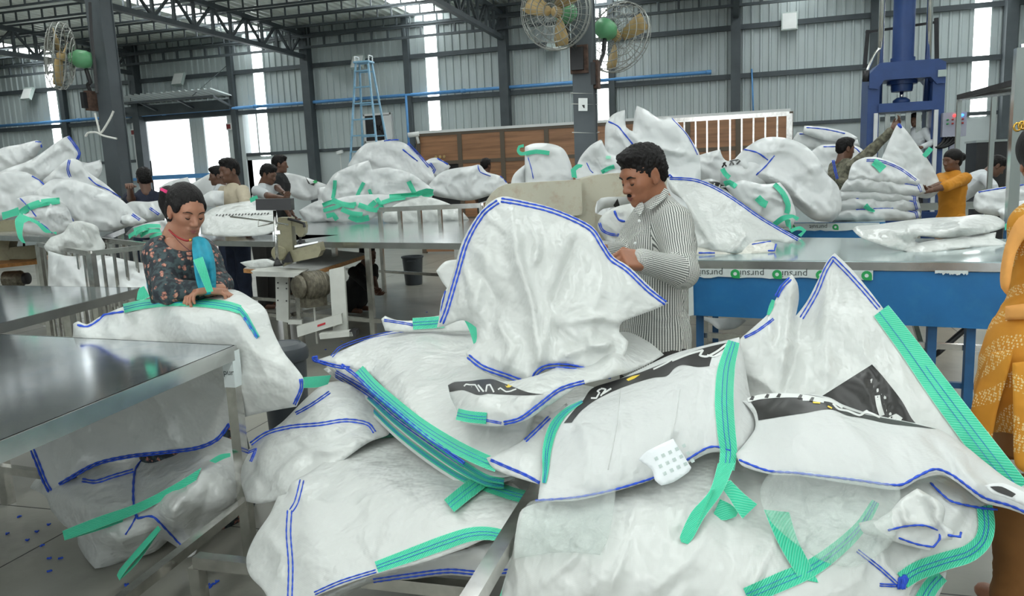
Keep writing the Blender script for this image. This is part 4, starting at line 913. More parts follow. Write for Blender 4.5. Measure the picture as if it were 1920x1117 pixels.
bB.loop([(378, 876, dS-.05), (330, 906, dS-.06), (260, 942, dS-.07), (180, 970, dS-.11), (117, 995, dS-.14)], [(368, 900, dS-.06), (330, 924, dS-.07), (262, 960, dS-.08), (185, 990, dS-.12), (121, 1013, dS-.15)])
bB.loop([(121, 1013, dS-.15), (180, 996, dS-.11), (230, 978, dS-.06)], [(123, 1009, dS-.13), (180, 985, dS-.08), (232, 968, dS-.04)])
bB.loop([(296, 985, dS-.1), (260, 1025, dS-.12), (225, 1066, dS-.14), (219, 1078, dS-.15)], [(302, 992, dS-.12), (272, 1028, dS-.14), (240, 1064, dS-.16), (224, 1088, dS-.17)])
bB.loop([(224, 1088, dS-.17), (258, 1055, dS-.13), (302, 992, dS-.1)], [(228, 1080, dS-.15), (254, 1050, dS-.11), (299, 990, dS-.09)])
bB.loop([(392, 864, dS-.02), (412, 852, dS-.02), (432, 849, dS-.02)], [(404, 868, dS-.03), (420, 860, dS-.03), (432, 856, dS-.03)])
bC = Bag([(575, 745, 3.2), (605, 722, 3.25), (640, 715, 3.3), (690, 745, 3.2), (722, 778, 3.08), (736, 800, 2.98), (728, 815, 2.92), (690, 830, 2.86), (640, 865, 2.78), (585, 900, 2.72), (540, 930, 2.72), (490, 944, 2.8), (462, 940, 2.88), (452, 900, 2.98), (456, 862, 3.05), (470, 838, 3.1), (500, 812, 3.12), (530, 790, 3.15)],
         [(600, 780, 3.02), (540, 830, 2.98), (660, 790, 3.0), (580, 860, 2.85)], 7, .12, .02, 12, .018, 80, 21,
         folds=[([(480, 850), (560, 825), (650, 800)], .02, 10), ([(500, 900), (580, 850), (690, 830)], .025, 18), ([(470, 870), (500, 920)], -.02, 12)]).make(
    'bulk_bag', 'bag_white', 'white sack folded behind the table leg, left end of the near heap', group=GRP)
bC.stitch([(470, 832), (500, 812), (545, 800), (600, 795), (650, 788), (690, 795), (702, 810)], 5, 1.5)
bC.stitch([(555, 775), (585, 758), (618, 735)], 4, 1.4)
bC.stitch([(460, 850), (480, 842), (470, 865)], 3, 1.3)
bC.loop([(569, 707, 2.96), (595, 705, 3.05), (621, 703, 3.15)], [(569, 727, 2.95), (595, 726, 3.03), (615, 720, 3.12)])
bD2 = Bag([(600, 1120, .30), (700, 1078, .36), (800, 1050, .40), (962, 1005, .46), (972, 1050, .42), (962, 1078, .36), (900, 1082, .34), (840, 1078, .33), (770, 1086, .31), (700, 1092, .30), (640, 1118, .26)], [(850, 1055, .38)], 7, .05, .006, 8, .008, 70, 31).make(
    'bulk_bag', 'bag_white', 'white sack with blue hem peeping out lowest under the centre sheet', group=GRP)
bD2.stitch([(700, 1088), (770, 1078), (840, 1070), (900, 1074), (955, 1070)], 6, 1.7)
bD = Bag([(548, 903, 2.62), (536, 926, 2.6), (522, 930, 2.6), (505, 965, 2.56), (478, 1005, 2.52), (462, 1045, .32), (468, 1078, .30), (495, 1108, .29), (510, 1140, .28), (560, 1140, .30), (590, 1119, .33), (640, 1098, .37), (706, 1076, .41), (790, 1055, .45), (870, 1028, .49), (915, 1010, .52), (960, 1012, .53), (1000, 1005, .53), (1010, 960, .57), (985, 925, .575), (930, 885, .57), (860, 850, .55), (790, 815, .53), (720, 800, .51), (680, 820, .51), (630, 850, .51), (580, 885, .51)],
         [(520, 1040, .36), (600, 960, .46), (700, 900, .52), (820, 900, .555), (700, 1000, .455), (850, 970, .545), (600, 1050, .39), (920, 950, .565), (750, 860, .525)], 7, .08, .01, 10, .011, 120, 37,
         folds=[([(550, 930), (660, 950), (760, 915)], .012, 14), ([(640, 860), (700, 940), (680, 1010)], .012, 24), ([(540, 1060), (650, 1010), (760, 990)], .012, 26), ([(800, 850), (860, 920), (880, 990)], -.012, 26), ([(560, 880), (650, 850), (790, 835)], .012, 12), ([(500, 1000), (530, 1040), (520, 1090)], .014, 14)]).make(
    'bulk_bag', 'bag_white', 'large smooth white sack spread at the centre bottom with a green strap along its hem', group=GRP)
bD.stitch([(566, 900), (556, 940), (546, 957)], 7, 1.2); bD.stitch([(543, 957), (541, 1000), (545, 1060), (543, 1130)], 8, 1.3)
bD.strap([(706, 1063), (770, 1040), (830, 1018), (880, 1002), (920, 1000), (962, 1010)], [22, 26, 28, 26, 22])
bD.stitch([(590, 1112), (640, 1090), (705, 1070)], 5, 1.2)
bD.strap([(685, 822), (730, 812), (770, 815), (800, 825), (835, 855)], [12, 18, 20])
bD.strap([(840, 858), (868, 885), (905, 905), (960, 925), (1000, 935)], [24, 26, 24], .012)
bD.strap([(842, 948), (870, 925), (905, 898), (935, 875)], 30, .03)
Bag([(690, 800, .50), (800, 740, .56), (950, 700, .60), (1150, 730, .62), (1400, 740, .62), (1650, 800, .55), (1800, 900, .48), (1780, 1020, .40), (1600, 1090, .36), (1300, 1110, .36), (1000, 1060, .36), (800, 980, .38), (690, 900, .42)], [(1000, 850, .52), (1400, 900, .5)], 16, .2, .02, 14, .02, 120, 33).make('bulk_bag', 'bag_white', 'added inner white sack filling the bottom of the heap, hidden under the others', group=GRP)  # unseen filler sack, added so the heap has a body under the outer sacks
# folded layers on the left flank of the heap
lay = []
for k, (oy, dz, sd) in enumerate(((84, .09, 41), (58, .06, 43), (30, .03, 45))):
    e = Bag([(606+k*6, 692-k*6, .70-dz), (650, 676, .72-dz), (720, 690, .74-dz), (800, 740, .74-dz), (900, 810, .72-dz), (960, 850, .7-dz), (965, 885+oy*.2, .66-dz), (915, 880+oy*.5, .65-dz), (860, 846+oy*.7, .65-dz), (800, 800+oy*.8, .66-dz), (740, 752+oy*.8, .67-dz), (690, 712+oy*.7, .68-dz), (640, 694+oy*.3, .69-dz)], [], 7, .03, .012, 8, .006, 70, sd).make(
        'bulk_bag', 'bag_white', ('lowest of the thin folded sack layers with green straps at the heap centre', 'second lowest of the thin folded sack layers at the heap centre', 'topmost of the thin folded sack layers under the flat pointed sack')[k], group=GRP)
    e.strap([(690, 712+oy*.56), (740, 752+oy*.66), (800, 799+oy*.66), (860, 846+oy*.56), (910, 882+oy*.4), (945, 893+oy*.3)], [6, 10, 12], .006)
    e.stitch([(630, 692+oy*.15), (690, 722+oy*.3), (740, 762+oy*.35), (800, 808+oy*.3), (870, 862+oy*.2)], 4, 1.2); lay.append(e)
bE = Bag([(588, 676, 3.32), (625, 664, .78), (660, 648, .80), (720, 625, .82), (790, 614, .84), (860, 611, .84), (930, 618, .83), (985, 650, .8), (1010, 720, .78), (1000, 790, .75), (975, 840, .72), (950, 868, .70), (930, 872, .69), (868, 838, .70), (800, 797, .71), (742, 748, .72), (692, 700, .73), (645, 688, .74)],
         [(720, 660, .79), (820, 700, .77), (800, 650, .82), (880, 770, .75), (760, 720, .76)], 7, .06, .008, 10, .010, 110, 47,
         folds=[([(790, 615), (850, 690), (960, 720)], .012, 14), ([(750, 760), (800, 720), (880, 700)], .014, 16), ([(840, 830), (900, 790), (950, 720)], -.012, 18)]).make(
    'bulk_bag', 'bag_white', 'white sack laid flat behind the folded layers, pointed tip with blue thread to the left', group=GRP)
bE.strap([(673, 692), (700, 722), (740, 757), (790, 797), (850, 835), (905, 862), (932, 872)], [20, 22, 26, 26], .006)
bE.stitch([(590, 675), (625, 685), (655, 690)], 4, 1.7); bE.stitch([(622, 668), (640, 650), (700, 630), (780, 617), (850, 615)], 4, .9)
bE.stitch([(640, 684), (665, 702), (700, 735), (742, 770), (800, 818), (870, 868)], 4, 1.5, .003)
MB().tube(catmull([Pd(600, 678, 3.3), Pd(588, 676, 3.3), Pd(586, 670, 3.3), Pd(594, 668, 3.3), Pd(593, 676, 3.3)], 5), .005, 5).build('thread_knot', 'stitch_blue', bE.obj, True)
# small peak with green end behind the held sack
bE2 = Bag([(715, 598, 3.45), (722, 592, 3.46), (745, 600, 3.46), (780, 600, 3.45), (830, 590, 3.4), (880, 585, 3.38), (920, 600, 3.35), (930, 625, 3.3), (850, 622, 3.35), (760, 622, 3.42), (722, 620, 3.44)], [], 6, .08, .01, 8, .01, 50, 51).make('bulk_bag', 'bag_white', 'small white sack corner with green end rising behind the heap centre', group=GRP)
bE2.strap([(774, 607), (805, 605), (832, 603)], 22, .008); bE2.stitch([(720, 600), (760, 606), (774, 609)], 3, 1.0)
bE2.loop([(866, 592, 3.2), (878, 615, 3.18), (888, 645, 3.1)], [(880, 586, 3.2), (893, 610, 3.18), (900, 636, 3.1)])
bF2 = Bag([(912, 858, .71), (945, 845, .73), (985, 822, .75), (1020, 788, .78), (1062, 755, .80), (1075, 790, .78), (1050, 840, .74), (1030, 885, .70), (1012, 908, .68), (965, 894, .69), (925, 878, .69)], [(990, 850, .73)], 7, .05, .008, 8, .008, 60, 57).make('bulk_bag', 'bag_white', 'narrow white sack fold wedged between the folded layers and the printed right sack', group=GRP)
bF2.stitch([(920, 862), (950, 875), (985, 890), (1012, 905)], 3, 1.4); bF2.stitch([(985, 826), (1010, 802), (1030, 782)], 5, 1.5)
bF = Bag([(839, 722, .83), (850, 714, .84), (905, 711, .86), (960, 714, .88), (1040, 690, .9), (1110, 640, .9), (1170, 622, .9), (1215, 640, .89), (1245, 665, .88), (1200, 690, .87), (1145, 708, .87), (1090, 722, .86), (1030, 760, .84), (985, 788, .82), (945, 798, .8), (905, 798, .79), (864, 792, .79), (856, 768, .80), (845, 745, .81)],
         [(900, 750, .85), (1000, 740, .88), (1150, 670, .92)], 6, .05, .012, 9, .010, 80, 61, folds=[([(950, 760), (1020, 740), (1100, 690)], .01, 14), ([(1100, 640), (1160, 660), (1210, 650)], .012, 10)]).make(
    'bulk_bag', 'bag_white', 'white sack with black script print lying under the held sack', group=GRP)
bF.decal([(840, 722), (852, 716), (880, 714), (905, 711), (925, 711), (960, 724), (990, 735), (1020, 739), (985, 741), (930, 739), (915, 738), (905, 740), (893, 740), (880, 735), (865, 731), (843, 735)])
for st, w_ in (([(870, 724), (874, 720), (880, 721), (891, 721), (899, 734)], 2.6), ([(896, 721), (907, 734)], 3.2), ([(911, 734), (913, 722), (919, 721), (926, 735)], 3.0), ([(934, 730), (938, 727), (944, 731), (949, 734), (957, 733), (962, 731), (968, 729)], 2.6)): bF.stroke(st, w_)
bF.decal([(947, 722), (951, 724), (953, 719), (956, 723), (961, 722), (956, 726), (950, 726)], 'print_yellow', 'crown_mark', .003)
bF.strap([(857, 776), (880, 781), (912, 784)], 22, .006); bF.stitch([(908, 787), (940, 793)], 3, 1.0)
bF.stitch([(945, 793), (975, 785), (1010, 760), (1050, 730), (1095, 716)], 5, 1.7)
# the sack held up by the man
bG = Bag([(937, 369, 2.78), (975, 374, 2.77), (1040, 391, 2.75), (1110, 424, 2.73), (1135, 460, 2.72), (1152, 482, 2.71), (1180, 500, 2.69), (1220, 538, 2.66), (1253, 568, 2.64), (1225, 581, 2.62), (1166, 604, 2.58), (1161, 622, 2.56), (1178, 640, 2.53), (1172, 664, 2.5), (1152, 688, 2.48), (1148, 709, 2.47), (1118, 697, 2.47), (1068, 683, 2.46), (1030, 684, 2.46), (1008, 702, 2.45), (998, 728, 2.45), (955, 715, 2.5), (905, 696, 2.55), (880, 676, 2.6), (873, 662, 2.62), (893, 640, 2.64), (893, 614, 2.66), (868, 600, 2.7), (832, 612, 2.76), (819, 614, 2.78), (828, 580, 2.79), (850, 510, 2.8), (868, 450, 2.8), (902, 395, 2.79)],
         [(1000, 450, 2.66), (1000, 550, 2.58), (950, 620, 2.60), (1100, 520, 2.64), (1100, 600, 2.55), (1060, 660, 2.48), (900, 520, 2.70), (1180, 550, 2.62), (980, 690, 2.46)], 6, .10, .012, 10, .02, 85, 67,
         folds=[([(960, 385), (970, 480), (1000, 580), (1010, 690)], .035, 14), ([(1085, 440), (1055, 520), (1035, 580)], -.03, 12), ([(1035, 580), (1020, 640), (1010, 690)], .02, 9), ([(1070, 600), (1130, 595), (1165, 605)], .03, 10), ([(1105, 620), (1110, 650), (1150, 640)], .03, 9), ([(1040, 610), (1070, 640), (1120, 660)], -.025, 12), ([(1050, 670), (1100, 650), (1150, 650)], .025, 9), ([(920, 420), (905, 520), (880, 590)], .02, 16), ([(930, 600), (960, 650), (940, 700)], .025, 14), ([(985, 400), (1010, 450), (1000, 500)], .022, 9), ([(895, 500), (930, 560), (920, 640)], -.022, 13), ([(1110, 430), (1130, 520), (1110, 590)], .014, 20)], ang=1.3).make(
    'bulk_bag', 'bag_white', 'white sack with blue double stitching held up open by the man', group=GRP)
bG.stitch([(940, 375), (975, 381), (1040, 397), (1106, 428), (1130, 462), (1147, 486), (1176, 506), (1216, 544), (1248, 568)], 6, 1.9)
bG.stitch([(934, 378), (906, 400), (876, 452), (858, 512), (838, 580), (828, 606)], 6, 1.9)
bG.stitch([(878, 668), (905, 688), (955, 706), (996, 722)], 6, 1.8); bG.stitch([(998, 722), (1004, 702), (1022, 688), (1065, 686), (1116, 698), (1146, 706)], 6, 1.8)
bG.stitch([(1147, 680), (1148, 696)], 5, 1.6)
bG2 = Bag([(818, 508, 2.95), (835, 490, 2.96), (868, 487, 2.96), (880, 500, 2.95), (860, 560, 2.92), (835, 600, 2.9), (822, 605, 2.9), (828, 560, 2.93), (838, 540, 2.94), (830, 530, 2.95)], [], 6, .04, .008, 6, .01, 40, 71).make('bulk_bag', 'bag_white', 'small white sack flap showing left behind the held sack', group=GRP)
bG2.stitch([(835, 545), (828, 575), (826, 600)], 0, 1.4)
# right-hand peaked sack
bI = Bag([(1565, 474, 2.62), (1600, 508, 2.58), (1650, 570, 2.5), (1700, 640, 2.42), (1760, 712, 2.32), (1830, 792, 2.2), (1880, 850, 2.12), (1925, 910, 2.06), (1950, 960, 2.03), (1900, 940, 2.08), (1830, 900, 2.14), (1740, 850, 2.2), (1600, 830, 2.25), (1500, 820, 2.3), (1420, 800, 2.36), (1380, 760, 2.42), (1370, 700, 2.46), (1385, 640, 2.5), (1405, 620, 2.52), (1440, 588, 2.56), (1455, 560, 2.58), (1470, 530, 2.6), (1484, 514, 2.6), (1495, 530, 2.6), (1498, 560, 2.6), (1492, 592, 2.6), (1512, 566, 2.62), (1532, 528, 2.63), (1550, 490, 2.63)],
         [(1560, 600, 2.5), (1600, 700, 2.38), (1700, 760, 2.28), (1480, 680, 2.44), (1440, 640, 2.48), (1520, 640, 2.52), (1500, 760, 2.33)], 7, .08, .01, 10, .014, 100, 73,
         folds=[([(1485, 520), (1480, 600), (1465, 700)], .03, 13), ([(1495, 600), (1490, 680), (1470, 740)], -.025, 11), ([(1440, 600), (1445, 660), (1500, 640)], .02, 10), ([(1560, 500), (1545, 620), (1550, 720)], .02, 18), ([(1520, 640), (1590, 700), (1660, 740)], .012, 16), ([(1400, 700), (1440, 720), (1470, 760)], .02, 9)], ang=1.1).make(
    'bulk_bag', 'bag_white', 'white sack rising to a peak at right, wide green strap down its edge', group=GRP)
bI.strap([(1652, 582), (1700, 645), (1750, 715), (1800, 782), (1850, 848), (1905, 920)], [34, 40, 46, 50, 54])
bI.stitch([(1503, 596), (1530, 550), (1548, 506), (1562, 484), (1590, 512), (1620, 545), (1648, 578)], 6, 1.1)
bI.stitch([(1456, 556), (1466, 538), (1482, 522)], 5, 1.6); bI.strap([(1450, 562), (1446, 575), (1440, 590)], [6, 9, 5], stitch=False)
bI.stitch([(1396, 632), (1420, 620), (1450, 598)], 3, 1.2)
bI.decal([(1635, 683), (1655, 705), (1690, 750), (1710, 785), (1724, 800), (1690, 800), (1620, 790), (1560, 775), (1540, 743)])
for st, w_ in (([(1645, 741), (1648, 760), (1654, 779)], 10), ([(1545, 750), (1560, 752), (1572, 763), (1595, 768), (1610, 776), (1625, 770), (1645, 784), (1665, 787)], 4), ([(1668, 786), (1680, 780), (1690, 787)], 9)): bI.stroke(st, w_)
bH = Bag([(1008, 940, 1.99), (1014, 895, 2.06), (1022, 845, 2.14), (1034, 800, 2.22), (1062, 762, 2.3), (1098, 742, 2.37), (1150, 716, 2.42), (1200, 692, 2.45), (1260, 664, 2.47), (1330, 645, 2.46), (1386, 632, 2.43), (1392, 660, 2.40), (1400, 705, 2.35), (1408, 745, 2.28), (1422, 775, 2.2), (1420, 802, 2.14), (1385, 850, 2.03), (1335, 848, 2.03), (1298, 864, 2.02), (1258, 884, 2.0), (1215, 902, 1.98), (1150, 922, 1.97), (1080, 938, 1.97)],
         [(1100, 850, 2.06), (1200, 800, 2.08), (1300, 760, 2.12), (1200, 740, 2.24), (1300, 690, 2.28), (1350, 800, 2.06), (1380, 740, 2.2), (1120, 780, 2.22)], 7, .10, .012, 10, .010, 120, 79,
         folds=[([(1170, 740), (1165, 830), (1150, 910)], .008, 12), ([(1260, 720), (1262, 800), (1240, 870)], .01, 14), ([(1100, 790), (1110, 850), (1090, 920)], .014, 22), ([(1330, 700), (1330, 780), (1320, 840)], -.01, 16)], ang=1.4).make(
    'bulk_bag', 'bag_matt', 'printed white sack before the man with a long green strap on its right', group=GRP)
bH.decal([(1057, 793), (1075, 770), (1092, 752), (1110, 728), (1150, 714), (1200, 698), (1250, 678), (1310, 655), (1360, 643), (1368, 644), (1360, 652), (1335, 668), (1330, 686), (1310, 688), (1280, 684), (1265, 690), (1250, 705), (1225, 708), (1170, 725), (1120, 748), (1090, 770), (1072, 792)])
for st, w_ in (([(1108, 746), (1118, 746), (1124, 736), (1120, 733), (1128, 728), (1136, 730), (1126, 742)], 3.0), ([(1130, 738), (1146, 728)], 3.2), ([(1260, 676), (1290, 664), (1318, 656), (1312, 666), (1325, 668), (1345, 658), (1362, 645)], 4.0), ([(1225, 692), (1250, 680), (1262, 672)], 3.0), ([(1326, 665), (1336, 668), (1350, 664)], 3)): bH.stroke(st, w_)
bH.decal([(1174, 711), (1186, 705), (1200, 702), (1190, 709), (1178, 714)], 'print_yellow', 'crown_mark', .003)
bH.strap([(1376, 640), (1362, 690), (1358, 750), (1362, 810), (1366, 845), (1362, 880)], [22, 34, 36, 34, 30])
bH.loop([(1346, 868, 1.98), (1330, 920, 1.9), (1296, 960, 1.86), (1275, 1005, 1.83), (1277, 1016, 1.825)], [(1378, 868, 1.98), (1356, 920, 1.9), (1322, 968, 1.86), (1300, 1008, 1.83), (1290, 1020, 1.825)])
bH.loop([(1290, 1020, 1.825), (1312, 975, 1.85), (1340, 915, 1.89)], [(1277, 1012, 1.84), (1285, 985, 1.87), (1330, 920, 1.92)])
bH.loop([(1345, 905, 1.93), (1370, 900, 1.93), (1395, 925, 1.90), (1420, 945, 1.89)], [(1356, 918, 1.92), (1368, 935, 1.91), (1380, 955, 1.89), (1392, 972, 1.88)])
bH.loop([(1350, 935, 1.93), (1370, 945, 1.92), (1385, 958, 1.91)], [(1334, 972, 1.91), (1360, 975, 1.9), (1380, 968, 1.9)])
bH.strap([(1092, 752), (1060, 772), (1038, 800), (1026, 840), (1023, 880), (1020, 905)], [5, 12, 18, 18, 14, 8])
bH.stitch([(1004, 938), (1080, 932), (1150, 918), (1218, 898), (1232, 892)], 0, 2.0); bH.stitch([(1288, 862), (1310, 848), (1330, 838), (1350, 838), (1382, 850)], 0, 2.0)
for sx in (0, 1): bH.stitch([((1068, 1180)[sx]+95, 730), ((1064, 1172)[sx]+92, 800), ((1050, 1150)[sx]+90, 880)], 0, .6, m='bag_white', name='weave_seam')
# paper care label on the printed sack
tg = Bag([(1197, 862, 1.965), (1212, 846, 1.955), (1262, 822, 1.945), (1270, 835, 1.94), (1296, 876, 1.925), (1292, 884, 1.92), (1262, 904, 1.915), (1240, 910, 1.915), (1228, 900, 1.92), (1222, 880, 1.94)], [(1245, 870, 1.925)], 6, .003, .002, 5, .004, 40, 83).make('care_label', 'paper_white', parent=bH.obj)
for j in range(3):
    for i in range(5):
        x, y = 1226+i*13+j*8, 858-i*6+j*14; tg.decal([(x, y), (x+6, y-3), (x+9, y+3), (x+3, y+6)], 'lamp_glass', 'pictogram', .0015, 4)
bJ = Bag([(1392, 752, 2.2), (1420, 742, 2.22), (1460, 738, 2.22), (1510, 738, 2.21), (1555, 745, 2.19), (1580, 758, 2.17), (1630, 775, 2.14), (1700, 790, 2.1), (1755, 802, 2.07), (1805, 832, 2.02), (1850, 868, 1.98), (1890, 898, 1.94), (1940, 925, 1.9), (1945, 975, 1.86), (1895, 955, 1.87), (1845, 942, 1.88), (1815, 920, 1.89), (1785, 898, 1.9), (1755, 885, 1.91), (1720, 900, 1.9), (1685, 918, 1.89), (1600, 908, 1.9), (1500, 892, 1.92), (1440, 888, 1.94), (1390, 872, 1.97), (1380, 850, 2.0), (1415, 805, 2.1), (1412, 775, 2.16)],
         [(1500, 800, 2.06), (1600, 820, 2.01), (1700, 850, 1.96), (1480, 850, 1.98), (1800, 880, 1.93)], 7, .07, .01, 10, .010, 110, 89,
         folds=[([(1700, 800), (1780, 850), (1850, 930)], .014, 16), ([(1560, 770), (1620, 830), (1650, 900)], .01, 20), ([(1730, 810), (1780, 860), (1790, 900)], -.014, 12)]).make(
    'bulk_bag', 'bag_matt', 'white sack with black script band lying in front of the peaked sack', group=GRP)
bJ.decal([(1408, 754), (1430, 743), (1460, 739), (1510, 739), (1550, 747), (1572, 760), (1620, 776), (1700, 791), (1756, 804), (1700, 798), (1660, 793), (1620, 784), (1590, 779), (1562, 768), (1540, 768), (1510, 774), (1470, 780), (1422, 788), (1418, 770)])
bJ.stroke([(1402, 750), (1425, 744), (1460, 741), (1500, 742), (1540, 748), (1560, 752), (1580, 764)], [8, 9, 9, 7, 7, 6, 4]); bJ.stroke([(1505, 748), (1525, 749), (1545, 752)], 6); bJ.stroke([(1562, 756), (1572, 766), (1590, 770), (1612, 778), (1625, 772), (1650, 782)], 4)
for (x, y) in ((1410, 746), (1438, 742), (1460, 741), (1500, 743), (1522, 748)): bJ.decal([(x-5, y+3), (x, y-4), (x+5, y-3), (x+2, y+4)], 'print_black', 'letter_hole', .0045, 3)
bJ.stroke([(1524, 754), (1538, 755)], 3, 'print_yellow', 'crown_mark', .004); bJ.stroke([(1552, 761), (1560, 765)], 3, 'print_yellow', 'crown_mark', .004)
bJ.stitch([(1386, 862), (1440, 882), (1490, 886), (1600, 899), (1686, 909), (1722, 892), (1755, 879), (1788, 892), (1818, 914), (1848, 934), (1895, 948), (1935, 966)], 0, 2.1)
bJ2 = Bag([(1846, 910, 1.86), (1880, 905, 1.86), (1935, 930, 1.84), (1935, 955, 1.83), (1890, 935, 1.84), (1860, 925, 1.85)], [], 6, .01, .004, 6, .003, 40, 91).make('printed_flap', 'bag_cool', parent=bJ.obj)
bJ2.decal([(1856, 912), (1878, 912), (1905, 926), (1898, 932), (1870, 922)], 'print_black', 'print', .0015, 4)
bK = Bag([(975, 960, 2.02), (1000, 945, 2.04), (1080, 930, 2.06), (1215, 890, 2.1), (1330, 845, 2.14), (1400, 860, 2.14), (1500, 880, 2.06), (1690, 905, 1.98), (1760, 890, 2.0), (1810, 905, 1.98), (1850, 935, 1.95), (1863, 965, 1.93), (1860, 1000, 1.9), (1832, 1040, 1.87), (1775, 1066, 1.85), (1715, 1095, 1.82), (1700, 1140, 1.78), (1500, 1145, 1.74), (1300, 1145, 1.76), (1100, 1145, 1.80), (935, 1145, 1.88), (942, 1105, 1.92), (960, 1040, 1.96)],
         [(1100, 1000, 1.88), (1250, 960, 1.90), (1250, 1060, 1.80), (1400, 980, 1.90), (1450, 1060, 1.80), (1600, 980, 1.88), (1620, 1060, 1.81), (1750, 980, 1.88), (1050, 1080, 1.85)], 7, .12, .012, 12, .014, 130, 97,
         folds=[([(1200, 920), (1180, 1000), (1140, 1117)], .012, 18), ([(1340, 960), (1300, 1040), (1220, 1117)], .014, 26), ([(1480, 960), (1440, 1040), (1400, 1117)], .018, 24), ([(1100, 960), (1080, 1040), (1000, 1110)], .012, 14), ([(1640, 1000), (1660, 1060), (1690, 1100)], .014, 10)], ang=1.9).make(
    'bulk_bag', 'bag_white', 'big white sack filling the bottom right front of the heap', group=GRP)
bK.strap([(1846, 948), (1850, 985), (1842, 1015), (1815, 1038), (1770, 1052), (1720, 1070), (1692, 1088)], [30, 32, 34, 34, 36, 34])
bK.strap([(1642, 940), (1615, 985), (1575, 1025), (1520, 1065), (1460, 1092), (1400, 1118)], [16, 26, 32, 36, 34])
bK.loop([(1432, 955, 1.86), (1455, 1010, 1.82), (1480, 1055, 1.79), (1500, 1085, 1.775)], [(1480, 960, 1.87), (1495, 1010, 1.83), (1515, 1050, 1.80), (1535, 1092, 1.77)])
bK.loop([(1436, 965, 1.89), (1470, 1030, 1.85), (1490, 1080, 1.8)], [(1458, 980, 1.89), (1485, 1040, 1.85), (1500, 1084, 1.8)])
bK.stitch([(1608, 1032), (1650, 1065), (1684, 1096)], 5, 1.1); bK.stitch([(1650, 1096), (1690, 1098), (1694, 1088)], 4, 1.2)
for k in range(5): bK.stitch([(1684+k*3, 1104), (1686+k*3, 1084), (1697-k, 1078), (1703-k*2, 1086), (1692, 1104)], 0, 1.5, .006, 'thread_knot')
bK.stitch([(1745, 905), (1765, 925), (1785, 940), (1840, 952), (1870, 955)], 0, 1.8, .01)
bK2 = Bag([(1610, 980, 1.80), (1660, 965, 1.80), (1690, 935, 1.82), (1720, 915, 1.83), (1762, 940, 1.82), (1772, 955, 1.81), (1768, 980, 1.80), (1790, 998, 1.80), (1785, 1012, 1.79), (1762, 1015, 1.79), (1745, 1033, 1.775), (1700, 1022, 1.775), (1660, 1010, 1.78), (1620, 1000, 1.79)], [(1700, 975, 1.785)], 6, .05, .012, 7, .018, 40, 101, folds=[([(1690, 950), (1700, 980), (1760, 985)], .02, 7), ([(1740, 930), (1750, 975), (1765, 1005)], -.02, 6)]).make(
    'bulk_bag', 'bag_white', 'crumpled folded sack corner with blue loop stitch at the lower right of the heap', group=GRP)
bK2.stitch([(1665, 994), (1700, 986), (1735, 985), (1760, 995), (1762, 1010), (1750, 1025), (1720, 1020), (1685, 1008)], 0, 1.6); bK2.stitch([(1778, 1003), (1800, 1006), (1802, 998)], 0, 2.0, .012)
bK3 = Bag([(1640, 1110, 1.86), (1720, 1095, 1.9), (1775, 1070, 1.94), (1770, 1095, 1.92), (1750, 1140, 1.88), (1640, 1145, 1.85)], [], 7, .05, .01, 8, .01, 60, 103).make('bulk_bag', 'bag_cool', 'white sack end with green strap at the very bottom right of the heap', group=GRP)
bK3.strap([(1765, 1078), (1745, 1100), (1725, 1135)], [30, 34])
bK4 = Bag([(930, 1145, 2.02), (945, 1090, 2.05), (962, 1040, 2.08), (985, 1000, 2.08), (1000, 1030, 2.05), (985, 1090, 2.02), (965, 1145, 2.0)], [], 7, .04, .01, 8, .01, 60, 107).make('bulk_bag', 'bag_white', 'white sack edge with green strap between the slanting rail and the big front sack', group=GRP)
bK4.strap([(975, 1040), (962, 1085), (945, 1130)], [20, 26])
# clear plastic liners
def clear_film():
    m = bpy.data.materials.new('clear_film'); m.use_nodes = True; nt = m.node_tree; b = nt.nodes['Principled BSDF']; o = nt.nodes['Material Output']
    b.inputs['Base Color'].default_value = (.8, .84, .82, 1); b.inputs['Roughness'].default_value = .08; b.inputs['Specular IOR Level'].default_value = .8
    tr = nt.nodes.new('ShaderNodeBsdfTransparent'); tr.inputs[0].default_value = (.96, .98, .97, 1); mx = nt.nodes.new('ShaderNodeMixShader'); mx.inputs[0].default_value = .16
    v = coords(nt, 'Object'); bp = nt.nodes.new('ShaderNodeBump'); bp.inputs['Strength'].default_value = 1.0; bp.inputs['Distance'].default_value = .04
    nt.links.new(noise(nt, v, 22, 3, .5, 1.2), bp.inputs['Height']); nt.links.new(bp.outputs[0], b.inputs['Normal'])
    nt.links.new(tr.outputs[0], mx.inputs[1]); nt.links.new(b.outputs[0], mx.inputs[2]); nt.links.new(mx.outputs[0], o.inputs[0]); MATS['clear_film'] = m
clear_film()
for nm, ol, inn, sd, lab in (('plastic_liner', [(985, 950, 1.96), (1000, 938, 1.965), (1080, 930, 1.955), (1155, 912, 1.945), (1150, 960, 1.88), (1140, 1010, 1.82), (1125, 1040, 1.80), (1060, 1035, 1.82), (1010, 1040, 1.87), (962, 1048, 1.92), (968, 1000, 1.95)], [(1070, 985, 1.84)], 113, 'clear crinkled plastic liner spilling out of the printed sack'),
                             ('plastic_liner', [(1425, 925, 1.84), (1440, 890, 1.88), (1470, 880, 1.89), (1560, 890, 1.88), (1640, 900, 1.87), (1688, 915, 1.86), (1686, 985, 1.79), (1660, 1030, 1.76), (1600, 1062, 1.735), (1540, 1050, 1.745), (1480, 1010, 1.77), (1440, 970, 1.8)], [(1560, 970, 1.79)], 127, 'clear plastic liner hanging out of the black banded sack at right')):
    MBg = Bag(ol, inn, 5, .004, .004, 6, .022, 30, sd); MBg.make(nm, 'clear_film', lab, 'plastic liner', 'clear plastic liners')
